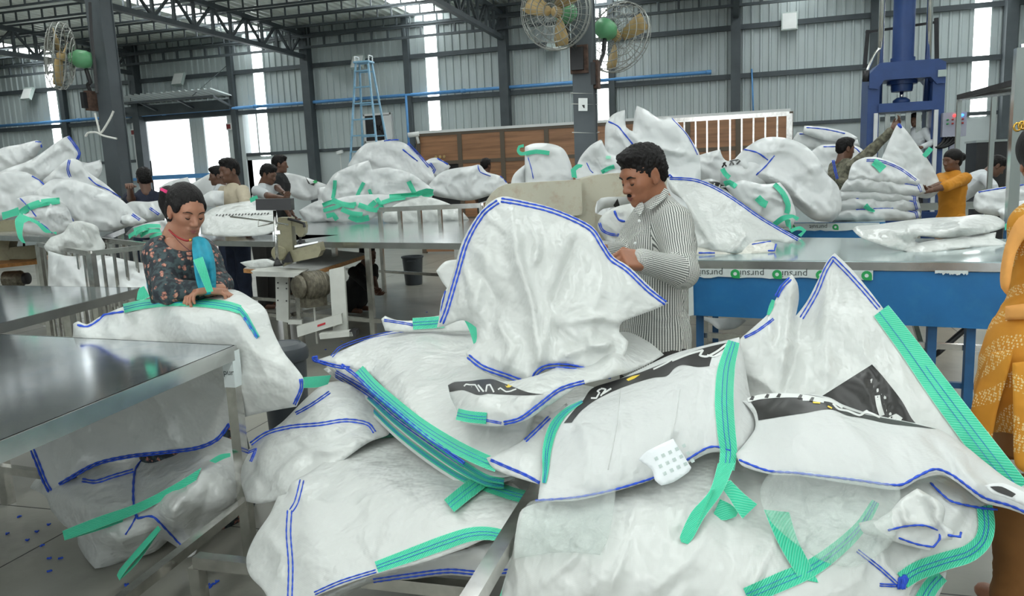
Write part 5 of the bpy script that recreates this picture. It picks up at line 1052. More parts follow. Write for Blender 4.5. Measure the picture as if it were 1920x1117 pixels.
# ================================================================== BACKGROUND SACKS
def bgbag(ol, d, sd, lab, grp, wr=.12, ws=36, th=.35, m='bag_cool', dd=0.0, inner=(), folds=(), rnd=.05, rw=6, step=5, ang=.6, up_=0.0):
    """ol: outline pixels; d distance; surfaces lean back towards their top by up_ metres"""
    k_ = 1.0
    if grp == GC and d > 7.7 and d < 9.6 and 'cream' not in lab: k_ = 1.2
    if grp == GL: k_ = 1.08
    if grp == GR and 5.4 < d < 6.4: k_ = 1.3
    if 'second blue table' in lab or 'of the stack with' in lab: k_ = 1.22
    d, wr, th, rnd, dd = d*k_, wr*k_, th*k_, rnd*k_, dd*k_
    ys = [p[1] for p in ol]; y0, y1 = min(ys), max(ys); xs = [p[0] for p in ol]; x0, x1 = min(xs), max(xs)
    f = lambda p: (p[0], p[1], p[2] if len(p) > 2 else d+up_*(y1-p[1])/max(1, y1-y0)+dd*(p[0]-x0)/max(1, x1-x0))
    cx, cy = (x0+x1)/2, (y0+y1)/2
    inn = [f(p) for p in inner]
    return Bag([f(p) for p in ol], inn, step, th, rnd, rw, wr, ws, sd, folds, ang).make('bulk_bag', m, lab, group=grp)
GC = 'sacks in the centre background pile'; GR = 'sacks in the right background pile'
GL = 'sacks in the left background pile'
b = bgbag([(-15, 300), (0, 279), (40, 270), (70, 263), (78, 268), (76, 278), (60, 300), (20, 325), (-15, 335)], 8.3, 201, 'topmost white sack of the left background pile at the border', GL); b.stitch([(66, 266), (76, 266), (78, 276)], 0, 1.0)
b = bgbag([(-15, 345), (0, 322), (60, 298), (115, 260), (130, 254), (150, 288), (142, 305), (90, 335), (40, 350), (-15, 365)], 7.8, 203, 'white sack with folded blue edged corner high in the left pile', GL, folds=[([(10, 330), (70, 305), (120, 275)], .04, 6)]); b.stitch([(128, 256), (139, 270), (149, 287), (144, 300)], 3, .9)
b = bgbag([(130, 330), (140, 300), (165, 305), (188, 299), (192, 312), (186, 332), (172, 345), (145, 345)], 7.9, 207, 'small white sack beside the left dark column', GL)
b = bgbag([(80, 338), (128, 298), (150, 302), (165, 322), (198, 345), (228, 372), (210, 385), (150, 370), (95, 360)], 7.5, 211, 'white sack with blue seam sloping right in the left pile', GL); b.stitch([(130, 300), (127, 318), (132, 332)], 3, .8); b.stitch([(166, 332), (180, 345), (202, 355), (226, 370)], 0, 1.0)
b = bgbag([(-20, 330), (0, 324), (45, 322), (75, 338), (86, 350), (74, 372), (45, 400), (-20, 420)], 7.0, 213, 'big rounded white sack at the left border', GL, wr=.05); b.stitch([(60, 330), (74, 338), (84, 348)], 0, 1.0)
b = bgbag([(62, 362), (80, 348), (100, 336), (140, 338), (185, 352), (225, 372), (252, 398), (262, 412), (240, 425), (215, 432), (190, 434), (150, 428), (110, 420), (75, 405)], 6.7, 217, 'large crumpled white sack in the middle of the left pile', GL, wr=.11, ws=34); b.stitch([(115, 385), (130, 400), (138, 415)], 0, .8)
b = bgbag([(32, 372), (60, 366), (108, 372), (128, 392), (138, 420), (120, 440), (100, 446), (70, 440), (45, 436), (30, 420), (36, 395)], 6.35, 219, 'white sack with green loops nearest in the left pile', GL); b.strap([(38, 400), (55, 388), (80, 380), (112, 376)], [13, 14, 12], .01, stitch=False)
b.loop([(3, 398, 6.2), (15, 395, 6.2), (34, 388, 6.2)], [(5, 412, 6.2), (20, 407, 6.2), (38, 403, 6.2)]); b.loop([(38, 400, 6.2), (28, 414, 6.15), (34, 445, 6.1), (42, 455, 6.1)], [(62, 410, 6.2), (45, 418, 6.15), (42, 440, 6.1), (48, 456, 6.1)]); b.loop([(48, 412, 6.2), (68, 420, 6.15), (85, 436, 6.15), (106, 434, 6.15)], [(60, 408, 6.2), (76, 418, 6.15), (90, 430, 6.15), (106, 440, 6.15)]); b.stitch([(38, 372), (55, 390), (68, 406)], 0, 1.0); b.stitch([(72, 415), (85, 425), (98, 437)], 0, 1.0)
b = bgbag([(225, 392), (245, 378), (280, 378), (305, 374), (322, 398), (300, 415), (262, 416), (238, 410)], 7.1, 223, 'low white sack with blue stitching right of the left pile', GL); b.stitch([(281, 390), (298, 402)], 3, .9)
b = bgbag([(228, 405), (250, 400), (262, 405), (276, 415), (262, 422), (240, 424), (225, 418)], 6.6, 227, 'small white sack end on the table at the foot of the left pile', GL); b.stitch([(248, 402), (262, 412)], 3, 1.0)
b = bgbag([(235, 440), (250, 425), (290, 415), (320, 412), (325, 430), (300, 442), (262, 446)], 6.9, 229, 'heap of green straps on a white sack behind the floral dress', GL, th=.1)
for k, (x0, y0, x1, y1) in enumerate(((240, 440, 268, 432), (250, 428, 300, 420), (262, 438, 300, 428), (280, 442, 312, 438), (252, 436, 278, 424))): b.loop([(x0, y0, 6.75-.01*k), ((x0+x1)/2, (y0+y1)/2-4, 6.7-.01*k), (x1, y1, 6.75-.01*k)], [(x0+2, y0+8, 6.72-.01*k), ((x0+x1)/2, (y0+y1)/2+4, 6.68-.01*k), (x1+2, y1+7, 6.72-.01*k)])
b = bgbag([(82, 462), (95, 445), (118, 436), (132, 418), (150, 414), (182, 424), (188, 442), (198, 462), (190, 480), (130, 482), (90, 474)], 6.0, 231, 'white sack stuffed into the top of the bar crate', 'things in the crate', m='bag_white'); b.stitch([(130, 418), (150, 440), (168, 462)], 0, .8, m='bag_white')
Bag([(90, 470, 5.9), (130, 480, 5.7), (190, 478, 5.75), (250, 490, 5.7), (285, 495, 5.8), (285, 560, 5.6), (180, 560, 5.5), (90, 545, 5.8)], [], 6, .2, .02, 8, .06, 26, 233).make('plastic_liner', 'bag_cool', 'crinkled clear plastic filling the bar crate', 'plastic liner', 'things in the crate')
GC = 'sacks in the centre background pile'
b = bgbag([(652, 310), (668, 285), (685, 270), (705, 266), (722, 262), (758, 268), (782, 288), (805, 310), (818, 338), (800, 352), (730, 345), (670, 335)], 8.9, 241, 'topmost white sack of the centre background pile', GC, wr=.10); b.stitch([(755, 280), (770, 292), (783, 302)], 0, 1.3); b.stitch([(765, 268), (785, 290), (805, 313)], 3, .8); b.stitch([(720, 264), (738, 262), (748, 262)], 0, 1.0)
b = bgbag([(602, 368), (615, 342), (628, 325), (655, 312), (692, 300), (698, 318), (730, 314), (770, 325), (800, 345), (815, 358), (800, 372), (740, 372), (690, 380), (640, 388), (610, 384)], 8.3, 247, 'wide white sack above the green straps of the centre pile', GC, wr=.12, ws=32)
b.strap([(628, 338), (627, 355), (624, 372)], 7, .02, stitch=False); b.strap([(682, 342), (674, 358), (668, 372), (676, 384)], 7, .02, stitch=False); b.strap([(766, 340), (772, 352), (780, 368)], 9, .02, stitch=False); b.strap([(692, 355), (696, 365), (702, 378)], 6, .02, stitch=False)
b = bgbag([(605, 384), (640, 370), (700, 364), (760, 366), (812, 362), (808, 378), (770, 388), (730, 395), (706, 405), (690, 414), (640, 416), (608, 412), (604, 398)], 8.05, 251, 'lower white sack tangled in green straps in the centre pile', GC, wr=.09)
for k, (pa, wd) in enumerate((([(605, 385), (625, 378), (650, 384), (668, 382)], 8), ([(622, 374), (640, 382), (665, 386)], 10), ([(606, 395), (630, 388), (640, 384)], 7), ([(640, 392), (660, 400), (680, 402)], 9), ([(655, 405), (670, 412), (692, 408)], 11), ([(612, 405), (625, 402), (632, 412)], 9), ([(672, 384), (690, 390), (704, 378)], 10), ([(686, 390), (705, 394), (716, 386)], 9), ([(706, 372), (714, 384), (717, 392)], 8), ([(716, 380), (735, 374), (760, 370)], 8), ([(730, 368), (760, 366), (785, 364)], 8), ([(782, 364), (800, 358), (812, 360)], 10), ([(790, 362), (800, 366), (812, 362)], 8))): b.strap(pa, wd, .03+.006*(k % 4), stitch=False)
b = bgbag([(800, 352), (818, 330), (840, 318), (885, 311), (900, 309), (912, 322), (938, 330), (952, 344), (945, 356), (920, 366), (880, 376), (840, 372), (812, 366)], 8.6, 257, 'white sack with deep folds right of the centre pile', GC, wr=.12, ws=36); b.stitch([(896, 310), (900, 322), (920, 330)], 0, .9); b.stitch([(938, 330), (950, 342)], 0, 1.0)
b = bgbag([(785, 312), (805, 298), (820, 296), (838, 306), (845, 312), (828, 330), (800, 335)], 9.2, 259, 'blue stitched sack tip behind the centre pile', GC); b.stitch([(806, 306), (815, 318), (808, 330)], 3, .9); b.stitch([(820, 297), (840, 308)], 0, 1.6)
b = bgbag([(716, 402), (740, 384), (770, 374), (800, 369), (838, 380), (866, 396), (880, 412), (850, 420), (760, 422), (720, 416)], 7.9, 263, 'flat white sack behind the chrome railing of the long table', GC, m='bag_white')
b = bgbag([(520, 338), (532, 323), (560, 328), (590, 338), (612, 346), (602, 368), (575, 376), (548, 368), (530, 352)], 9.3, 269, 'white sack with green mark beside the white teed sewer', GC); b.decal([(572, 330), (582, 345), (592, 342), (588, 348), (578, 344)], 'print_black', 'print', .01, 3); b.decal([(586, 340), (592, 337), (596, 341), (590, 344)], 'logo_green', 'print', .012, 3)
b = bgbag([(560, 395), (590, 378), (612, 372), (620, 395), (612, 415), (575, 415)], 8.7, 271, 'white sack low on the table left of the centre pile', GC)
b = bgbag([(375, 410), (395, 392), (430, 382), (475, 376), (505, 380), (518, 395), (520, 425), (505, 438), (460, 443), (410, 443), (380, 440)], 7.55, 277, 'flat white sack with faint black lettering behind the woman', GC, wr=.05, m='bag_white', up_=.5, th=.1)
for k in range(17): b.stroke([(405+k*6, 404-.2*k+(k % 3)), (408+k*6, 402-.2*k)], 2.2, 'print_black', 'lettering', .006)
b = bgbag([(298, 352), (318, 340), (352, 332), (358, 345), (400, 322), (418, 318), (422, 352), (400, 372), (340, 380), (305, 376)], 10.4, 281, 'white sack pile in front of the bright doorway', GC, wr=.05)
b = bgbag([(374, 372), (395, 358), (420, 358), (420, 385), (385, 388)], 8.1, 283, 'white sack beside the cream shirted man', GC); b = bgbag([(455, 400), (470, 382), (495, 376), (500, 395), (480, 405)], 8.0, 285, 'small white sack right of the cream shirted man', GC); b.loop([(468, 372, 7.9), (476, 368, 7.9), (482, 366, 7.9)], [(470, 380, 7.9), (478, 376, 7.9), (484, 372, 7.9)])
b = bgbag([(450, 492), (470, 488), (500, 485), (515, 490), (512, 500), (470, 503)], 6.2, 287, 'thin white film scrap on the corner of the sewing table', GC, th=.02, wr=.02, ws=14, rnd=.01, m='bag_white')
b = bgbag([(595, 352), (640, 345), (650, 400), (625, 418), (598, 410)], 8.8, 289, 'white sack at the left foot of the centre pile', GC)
GR = 'sacks in the right background pile'
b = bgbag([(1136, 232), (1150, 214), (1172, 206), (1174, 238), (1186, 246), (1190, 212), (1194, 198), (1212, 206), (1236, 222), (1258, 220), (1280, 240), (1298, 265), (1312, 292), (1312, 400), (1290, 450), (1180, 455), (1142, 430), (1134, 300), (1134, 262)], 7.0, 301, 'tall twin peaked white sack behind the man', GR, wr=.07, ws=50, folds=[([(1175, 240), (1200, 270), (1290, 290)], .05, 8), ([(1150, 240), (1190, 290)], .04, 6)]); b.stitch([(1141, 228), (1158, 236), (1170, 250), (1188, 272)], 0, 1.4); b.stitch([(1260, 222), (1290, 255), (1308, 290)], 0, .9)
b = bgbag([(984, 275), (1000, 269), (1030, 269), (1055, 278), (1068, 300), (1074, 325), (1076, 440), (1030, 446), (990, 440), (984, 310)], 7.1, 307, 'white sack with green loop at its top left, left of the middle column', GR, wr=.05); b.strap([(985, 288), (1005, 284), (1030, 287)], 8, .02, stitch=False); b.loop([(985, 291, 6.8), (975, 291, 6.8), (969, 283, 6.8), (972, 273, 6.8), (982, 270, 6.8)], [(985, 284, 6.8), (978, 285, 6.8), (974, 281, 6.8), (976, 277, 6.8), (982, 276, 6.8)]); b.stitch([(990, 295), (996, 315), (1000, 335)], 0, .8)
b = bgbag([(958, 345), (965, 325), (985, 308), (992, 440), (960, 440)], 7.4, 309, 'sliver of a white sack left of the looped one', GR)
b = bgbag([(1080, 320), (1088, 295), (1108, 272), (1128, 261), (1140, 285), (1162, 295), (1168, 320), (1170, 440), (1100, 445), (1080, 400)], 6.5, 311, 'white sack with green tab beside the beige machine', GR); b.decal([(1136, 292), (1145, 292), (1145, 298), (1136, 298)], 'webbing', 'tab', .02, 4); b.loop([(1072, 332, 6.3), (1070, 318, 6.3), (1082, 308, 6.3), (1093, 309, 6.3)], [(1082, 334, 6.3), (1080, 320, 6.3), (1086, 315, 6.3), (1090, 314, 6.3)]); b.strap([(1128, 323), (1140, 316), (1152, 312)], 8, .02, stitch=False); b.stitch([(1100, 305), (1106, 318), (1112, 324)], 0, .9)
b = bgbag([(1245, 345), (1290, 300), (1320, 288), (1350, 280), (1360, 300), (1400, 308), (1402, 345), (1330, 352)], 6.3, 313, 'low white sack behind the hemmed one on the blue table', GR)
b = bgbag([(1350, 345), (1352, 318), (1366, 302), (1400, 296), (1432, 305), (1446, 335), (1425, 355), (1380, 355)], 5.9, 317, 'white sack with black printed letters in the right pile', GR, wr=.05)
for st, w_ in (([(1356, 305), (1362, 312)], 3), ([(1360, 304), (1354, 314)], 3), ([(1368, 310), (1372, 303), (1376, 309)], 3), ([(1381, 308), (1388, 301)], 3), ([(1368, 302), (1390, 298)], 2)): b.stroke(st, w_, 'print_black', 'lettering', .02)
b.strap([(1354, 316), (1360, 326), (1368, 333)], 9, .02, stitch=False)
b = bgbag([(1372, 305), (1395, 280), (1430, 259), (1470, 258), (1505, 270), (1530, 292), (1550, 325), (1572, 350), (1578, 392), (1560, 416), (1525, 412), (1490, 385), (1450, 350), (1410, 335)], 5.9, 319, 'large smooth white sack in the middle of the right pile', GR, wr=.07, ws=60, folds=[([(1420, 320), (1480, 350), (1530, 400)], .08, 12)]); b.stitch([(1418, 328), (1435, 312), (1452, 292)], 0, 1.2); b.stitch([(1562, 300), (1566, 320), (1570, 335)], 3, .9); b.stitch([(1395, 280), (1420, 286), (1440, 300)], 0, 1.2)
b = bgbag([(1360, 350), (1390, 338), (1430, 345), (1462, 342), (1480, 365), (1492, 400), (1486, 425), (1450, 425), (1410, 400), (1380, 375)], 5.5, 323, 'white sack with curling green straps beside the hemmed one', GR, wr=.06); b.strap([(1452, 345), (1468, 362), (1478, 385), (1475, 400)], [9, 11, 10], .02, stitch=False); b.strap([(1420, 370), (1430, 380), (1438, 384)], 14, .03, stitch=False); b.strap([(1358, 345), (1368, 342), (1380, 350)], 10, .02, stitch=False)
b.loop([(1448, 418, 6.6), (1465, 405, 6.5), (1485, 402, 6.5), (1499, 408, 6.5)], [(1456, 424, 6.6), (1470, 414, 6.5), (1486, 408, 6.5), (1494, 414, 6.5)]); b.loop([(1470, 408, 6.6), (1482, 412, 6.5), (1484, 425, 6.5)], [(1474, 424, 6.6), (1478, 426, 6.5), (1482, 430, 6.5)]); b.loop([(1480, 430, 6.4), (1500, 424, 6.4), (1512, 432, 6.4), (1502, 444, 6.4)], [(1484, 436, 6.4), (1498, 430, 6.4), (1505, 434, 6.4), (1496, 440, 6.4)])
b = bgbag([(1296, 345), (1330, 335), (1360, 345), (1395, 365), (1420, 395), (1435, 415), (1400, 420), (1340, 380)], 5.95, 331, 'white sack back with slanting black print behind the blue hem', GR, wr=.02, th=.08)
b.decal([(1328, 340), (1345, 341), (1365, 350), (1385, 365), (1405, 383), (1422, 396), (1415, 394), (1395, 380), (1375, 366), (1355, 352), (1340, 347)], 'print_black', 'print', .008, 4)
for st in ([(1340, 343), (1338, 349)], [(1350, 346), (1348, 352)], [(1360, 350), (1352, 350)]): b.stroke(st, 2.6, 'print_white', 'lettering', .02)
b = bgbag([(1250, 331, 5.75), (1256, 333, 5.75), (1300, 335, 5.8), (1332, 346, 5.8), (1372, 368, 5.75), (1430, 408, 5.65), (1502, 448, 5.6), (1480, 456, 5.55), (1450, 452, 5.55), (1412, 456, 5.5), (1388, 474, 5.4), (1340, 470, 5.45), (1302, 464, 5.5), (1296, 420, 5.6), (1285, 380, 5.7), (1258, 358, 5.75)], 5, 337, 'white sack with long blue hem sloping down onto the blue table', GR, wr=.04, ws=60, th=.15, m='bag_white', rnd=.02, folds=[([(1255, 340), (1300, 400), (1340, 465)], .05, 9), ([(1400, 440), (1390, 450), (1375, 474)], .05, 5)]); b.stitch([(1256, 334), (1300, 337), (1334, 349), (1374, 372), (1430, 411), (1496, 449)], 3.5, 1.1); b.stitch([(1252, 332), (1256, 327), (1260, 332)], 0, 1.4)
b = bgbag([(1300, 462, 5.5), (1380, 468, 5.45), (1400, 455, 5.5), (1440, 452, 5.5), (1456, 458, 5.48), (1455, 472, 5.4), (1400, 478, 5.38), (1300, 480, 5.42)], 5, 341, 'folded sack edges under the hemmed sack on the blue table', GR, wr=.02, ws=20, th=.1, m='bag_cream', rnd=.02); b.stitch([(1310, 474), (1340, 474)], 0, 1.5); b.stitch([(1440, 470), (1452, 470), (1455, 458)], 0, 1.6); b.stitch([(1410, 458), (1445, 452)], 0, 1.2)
# folded stack on the second blue table
for k, (ol, lab) in enumerate(((([(1556, 412), (1562, 396), (1600, 388), (1680, 385), (1725, 395), (1728, 408), (1700, 413), (1620, 414)]), 'bottom folded sack of the stack on the second blue table'), (([(1562, 396), (1568, 374), (1600, 366), (1680, 366), (1722, 374), (1727, 392), (1690, 396), (1600, 394)]), 'second folded sack of the stack on the second blue table'), (([(1566, 374), (1575, 356), (1620, 352), (1690, 356), (1722, 366), (1722, 380), (1680, 378), (1600, 376)]), 'third folded sack of the stack on the second blue table'), (([(1575, 358), (1590, 335), (1625, 325), (1690, 338), (1730, 345), (1736, 360), (1715, 368), (1640, 362)]), 'fourth folded sack of the stack with open folds'), (([(1590, 336), (1598, 308), (1622, 295), (1650, 296), (1690, 312), (1725, 338), (1722, 350), (1660, 345), (1610, 345)]), 'top folded sack of the stack with a green strap end'))):
    b = bgbag(ol, 6.5-.02*k, 347+k*3, lab, 'folded sacks stacked on the second blue table', wr=.06, ws=26, th=.3, rnd=.05, rw=6)
    b.stitch([(p[0]*.9+1650*.1, p[1]*.86+(ol[0][1])*.14) for p in ol[2:6]], 3, .7)
    if k == 4: b.strap([(1638, 303), (1648, 310), (1656, 318)], [14, 18], .02, stitch=False)
    if k == 1: b.strap([(1622, 385), (1630, 392), (1640, 396)], [12, 4], .04, stitch=False)
b.stitch([(1556, 340), (1566, 342), (1575, 345)], 0, 1.6) if False else None
b = bgbag([(1652, 300), (1668, 262), (1680, 236), (1686, 231), (1700, 245), (1722, 275), (1748, 312), (1763, 348), (1755, 365), (1735, 372), (1700, 360)], 8.25, 367, 'white sack held up by the camouflage shirted man', GR, wr=.04, ws=60, th=.06, rnd=.02); b.loop([(1729, 290, 8.1), (1735, 283, 8.1), (1742, 275, 8.1)], [(1735, 296, 8.1), (1742, 290, 8.1), (1750, 280, 8.1)]); b.stitch([(1684, 232), (1690, 240)], 0, 2.2)
for k, ol in enumerate(([(1486, 262), (1495, 248), (1560, 248), (1608, 262), (1612, 275), (1560, 280), (1495, 278)], [(1505, 250), (1508, 236), (1545, 238), (1590, 248), (1608, 258), (1600, 268), (1540, 262)], [(1520, 285), (1540, 272), (1600, 272), (1622, 288), (1625, 400), (1530, 400)])):
    b = bgbag(ol, 10.2-.1*k, 373+k, ('middle white sack of the stack left of the press', 'top white sack of the stack left of the press', 'bottom white sack of the stack left of the press')[k], 'folded sacks left of the press', wr=.05, ws=26); b.stitch([(ol[1][0]+4, ol[1][1]+3), (ol[2][0], ol[2][1]+4), (ol[3][0]-6, ol[3][1]+2)], 0, .9)
b = bgbag([(1598, 430, 5.5), (1606, 424, 5.55), (1640, 421, 5.6), (1700, 413, 5.7), (1750, 408, 5.75), (1800, 406, 5.75), (1832, 402, 5.75), (1868, 405, 5.7), (1884, 416, 5.6), (1884, 426, 5.5), (1862, 434, 5.4), (1800, 444, 5.3), (1768, 447, 5.25), (1722, 442, 5.25), (1715, 452, 5.22), (1730, 458, 5.2), (1700, 470, 5.12), (1680, 468, 5.14), (1640, 455, 5.25), (1612, 444, 5.35)], 5, 379, 'upper half of the rolled sack on the blue table', GR, wr=.06, ws=30, th=.2, m='bag_white', rnd=.04, inner=[(1700, 430, 5.25), (1800, 422, 5.3)], folds=[([(1640, 430), (1720, 440), (1800, 430), (1870, 420)], .04, 6), ([(1690, 455), (1740, 450), (1790, 446)], -.03, 5)])
b = bgbag([(1690, 468, 5.14), (1720, 456, 5.22), (1760, 449, 5.28), (1845, 438, 5.4), (1868, 435, 5.4), (1866, 446, 5.34), (1876, 450, 5.3), (1889, 456, 5.25), (1880, 461, 5.2), (1800, 466, 5.1), (1745, 474, 5.02), (1712, 474, 5.04)], 5, 383, 'lower layer of the rolled sack on the blue table', GR, wr=.05, ws=26, th=.2, m='bag_white', rnd=.03, folds=[([(1720, 462), (1800, 452), (1870, 448)], .03, 4)]); b.loop([(1884, 420, 5.4), (1892, 417, 5.4), (1899, 418, 5.4)], [(1884, 432, 5.4), (1892, 428, 5.4), (1899, 428, 5.4)])
b = bgbag([(1826, 372), (1832, 360), (1870, 352), (1925, 344), (1930, 395), (1890, 405), (1840, 400), (1826, 390)], 7.6, 389, 'white sacks under the hands of the bending man', GR); b.stitch([(1835, 360), (1870, 354), (1920, 346)], 0, 1.0)
b = bgbag([(1870, 395), (1895, 380), (1930, 375), (1930, 415), (1880, 418)], 7.2, 391, 'crumpled white sack low behind the mirror post', GR)
b = bgbag([(1120, 425), (1128, 405), (1150, 390), (1180, 382), (1215, 385), (1215, 470), (1150, 465), (1128, 440)], 3.62, 397, 'white sack with blue hems bundled behind the man', GR, wr=.03, ws=30, th=.1, rnd=.03, m='bag_white'); b.stitch([(1124, 418), (1130, 432), (1150, 440), (1175, 440)], 3, 1.1); b.stitch([(1152, 395), (1160, 412), (1172, 415)], 0, 2.0)
b = bgbag([(1118, 405), (1130, 392), (1170, 385), (1200, 372), (1200, 330), (1130, 360)], 4.3, 401, 'white sack seen through the opening of the beige machine', GR, wr=.03, th=.1, rnd=.03); b.decal([(1150, 385), (1158, 372), (1162, 385), (1156, 392)], 'print_black', 'print', .01, 4)
b = bgbag([(1300, 590, 5.6), (1340, 596, 5.6), (1380, 596, 5.6), (1400, 600, 5.55), (1380, 615, 5.55), (1350, 618, 5.55), (1330, 605, 5.6)], 5.6, 409, 'white sack hanging below the blue table front', GR, wr=.03, th=.05, rnd=.02)
# ================================================================== PEOPLE
def _prim_d(pr, P):
    k = pr[0]
    if k == 'c':
        a, b, ra, rb = pr[1]; ba = b-a; L = max(1e-9, float(ba@ba)); t = np.clip(((P-a)@ba)/L, 0, 1)
        return np.sqrt((((P-a)-t[..., None]*ba)**2).sum(-1))-(ra+(rb-ra)*t)
    if k == 'e':
        c, r, R = pr[1]; q = (P-c)@R.T; k0 = np.sqrt(((q/r)**2).sum(-1)); k1 = np.sqrt(((q/(r*r))**2).sum(-1)); return k0*(k0-1)/np.maximum(k1, 1e-6)
    if k == 'b':
        c, h, R, rd = pr[1]; q = np.abs((P-c)@R.T)-h; return np.sqrt((np.maximum(q, 0)**2).sum(-1))+np.minimum(q.max(-1), 0)-rd
def _prim_bb(pr):
    k = pr[0]
    if k == 'c': a, b, ra, rb = pr[1]; r = max(ra, rb); return np.minimum(a, b)-r, np.maximum(a, b)+r
    if k == 'e': c, r, R = pr[1]; m = np.sqrt(((R*r[:, None])**2).sum(0)); return c-m, c+m
    c, h, R, rd = pr[1]; m = (np.abs(R)*h[:, None]).sum(0)+rd; return c-m, c+m
def sdf_mesh(prims, res):
    """smooth union/subtraction of primitives -> one continuous surface. prim: (kind, params, k, sign)"""
    bbs = [_prim_bb(p) for p in prims if p[3] > 0]; lo = np.min([b[0] for b in bbs], 0)-3*res; hi = np.max([b[1] for b in bbs], 0)+3*res
    n = np.ceil((hi-lo)/res).astype(int)+1; D = np.full(n, .5, np.float32)
    ax = [lo[i]+np.arange(n[i])*res for i in range(3)]
    for p in prims:
        a, b = _prim_bb(p); k = max(p[2], 1e-5); i0 = np.maximum(0, np.floor((a-k-2*res-lo)/res).astype(int)); i1 = np.minimum(n, np.ceil((b+k+2*res-lo)/res).astype(int)+1)
        if (i1 <= i0).any(): continue
        sl = tuple(slice(i0[j], i1[j]) for j in range(3)); G = np.stack(np.meshgrid(*[ax[j][sl[j]] for j in range(3)], indexing='ij'), -1)
        d2 = _prim_d(p, G).astype(np.float32); d1 = D[sl]
        if p[3] > 0: h = np.clip(.5+.5*(d1-d2)/k, 0, 1); D[sl] = d1*(1-h)+d2*h-k*h*(1-h)
        else: h = np.clip(.5-.5*(d1+d2)/k, 0, 1); D[sl] = d1*(1-h)-d2*h+k*h*(1-h)
    return surface_nets(D, lo, res)
def surface_nets(D, lo, res):
    I = D < 0; nx, ny, nz = D.shape; c = np.zeros((nx-1, ny-1, nz-1), np.int8)
    for i in (0, 1):
        for j in (0, 1):
            for k in (0, 1): c += I[i:nx-1+i, j:ny-1+j, k:nz-1+k]
    act = np.argwhere((c > 0) & (c < 8)); idx = np.full(c.shape, -1, np.int64); idx[tuple(act.T)] = np.arange(len(act))
    S = np.zeros((len(act), 3)); Cn = np.zeros(len(act)); co = [(i, j, k) for i in (0, 1) for j in (0, 1) for k in (0, 1)]
    for a in co:
        for ax in range(3):
            if a[ax]: continue
            b = list(a); b[ax] = 1; va = D[tuple((act+a).T)]; vb = D[tuple((act+b).T)]; m = (va < 0) != (vb < 0)
            t = np.where(m, va/np.where(va-vb == 0, 1, va-vb), 0); pos = np.tile(np.array(a, float), (len(act), 1)); pos[:, ax] += t; S[m] += pos[m]; Cn[m] += 1
    V = lo+(act+S/np.maximum(Cn, 1)[:, None])*res; Q = []
    for ax in range(3):
        u, v = (ax+1) % 3, (ax+2) % 3; a = [slice(None)]*3; b = [slice(None)]*3; a[ax] = slice(0, -1); b[ax] = slice(1, None)
        s0, s1 = I[tuple(a)], I[tuple(b)]; e = np.argwhere(s0 != s1); e = e[(e[:, u] > 0) & (e[:, v] > 0) & (e[:, u] < D.shape[u]-1) & (e[:, v] < D.shape[v]-1)]
        if not len(e): continue
        f = s0[tuple(e.T)]; U = np.zeros(3, int); U[u] = 1; W = np.zeros(3, int); W[v] = 1
        q = np.stack([idx[tuple((e-U-W).T)], idx[tuple((e-W).T)], idx[tuple(e.T)], idx[tuple((e-U).T)]], 1); q[~f] = q[~f][:, ::-1]; Q.append(q)
    return V, np.vstack(Q)
def join(parts):
    V, Q, n = [], [], 0
    for v, q in parts: V.append(v); Q.append(q+n); n += len(v)
    return np.vstack(V), np.vstack(Q)
Zu = A(0, 0, 1.0)
def basis(f, u=Zu): f = nrm(f); l = nrm(np.cross(u, f)); return np.array([f, l, np.cross(f, l)])   # rows: forward, left, up
def head_prims(c, B, s=1.0, female=False):
    """c: head centre (between the ears), B: rows forward/left/up"""
    P = lambda f, l, u: c+s*(f*B[0]+l*B[1]+u*B[2]); E = lambda p, r, k=.02, sg=1, R=None: ('e', (P(*p), s*np.array(r, float), B if R is None else R), k*s, sg); Cc = lambda a, b, ra, rb, k=.015, sg=1: ('c', (P(*a), P(*b), ra*s, rb*s), k*s, sg)
    j = .92 if female else 1.0
    pr = [E((-.012, 0, .045), (.096, .074, .083)), E((.03, 0, -.02), (.064, .060*j, .085), .04), E((.036, 0, -.072), (.050, .046*j, .034), .035), Cc((.078, 0, -.092), (.07, 0, -.085), .016, .02, .02),
          E((.05, .036, -.012), (.03, .024, .022), .03), E((.05, -.036, -.012), (.03, .024, .022), .03), Cc((.076, -.036, .03), (.076, .036, .03), .013, .013, .02),
          E((.096, .032, .008), (.018, .019, .013), .012, -1), E((.096, -.032, .008), (.018, .019, .013), .012, -1),
          Cc((.084, 0, .02), (.108, 0, -.024), .007, .0115, .012), E((.103, 0, -.029), (.013, .012, .009), .008), E((.096, .013, -.031), (.011, .007, .008), .007), E((.096, -.013, -.031), (.011, .007, .008), .007),
          E((.078, .031, .007), (.013, .0145, .0115), .006), E((.078, -.031, .007), (.013, .0145, .0115), .006),
          Cc((.088, -.02, -.056), (.092, .02, -.056), .0055, .0055, .012), Cc((.088, -.016, -.067), (.088, .016, -.067), .0075, .0075, .01), E((.1, 0, -.0615), (.016, .021, .0022), .004, -1),
          Cc((-.03, 0, -.05), (-.045, 0, -.16), .05*j, .054*j, .04), Cc((.0, 0, -.08), (-.02, 0, -.15), .035*j, .045*j, .04)]
    for sg in (1, -1):
        pr += [E((-.008, sg*.073, 0), (.021, .008, .033), .008), E((-.006, sg*.082, .003), (.012, .006, .021), .006, -1), E((0, sg*.072, -.026), (.011, .007, .011), .006)]
    return pr
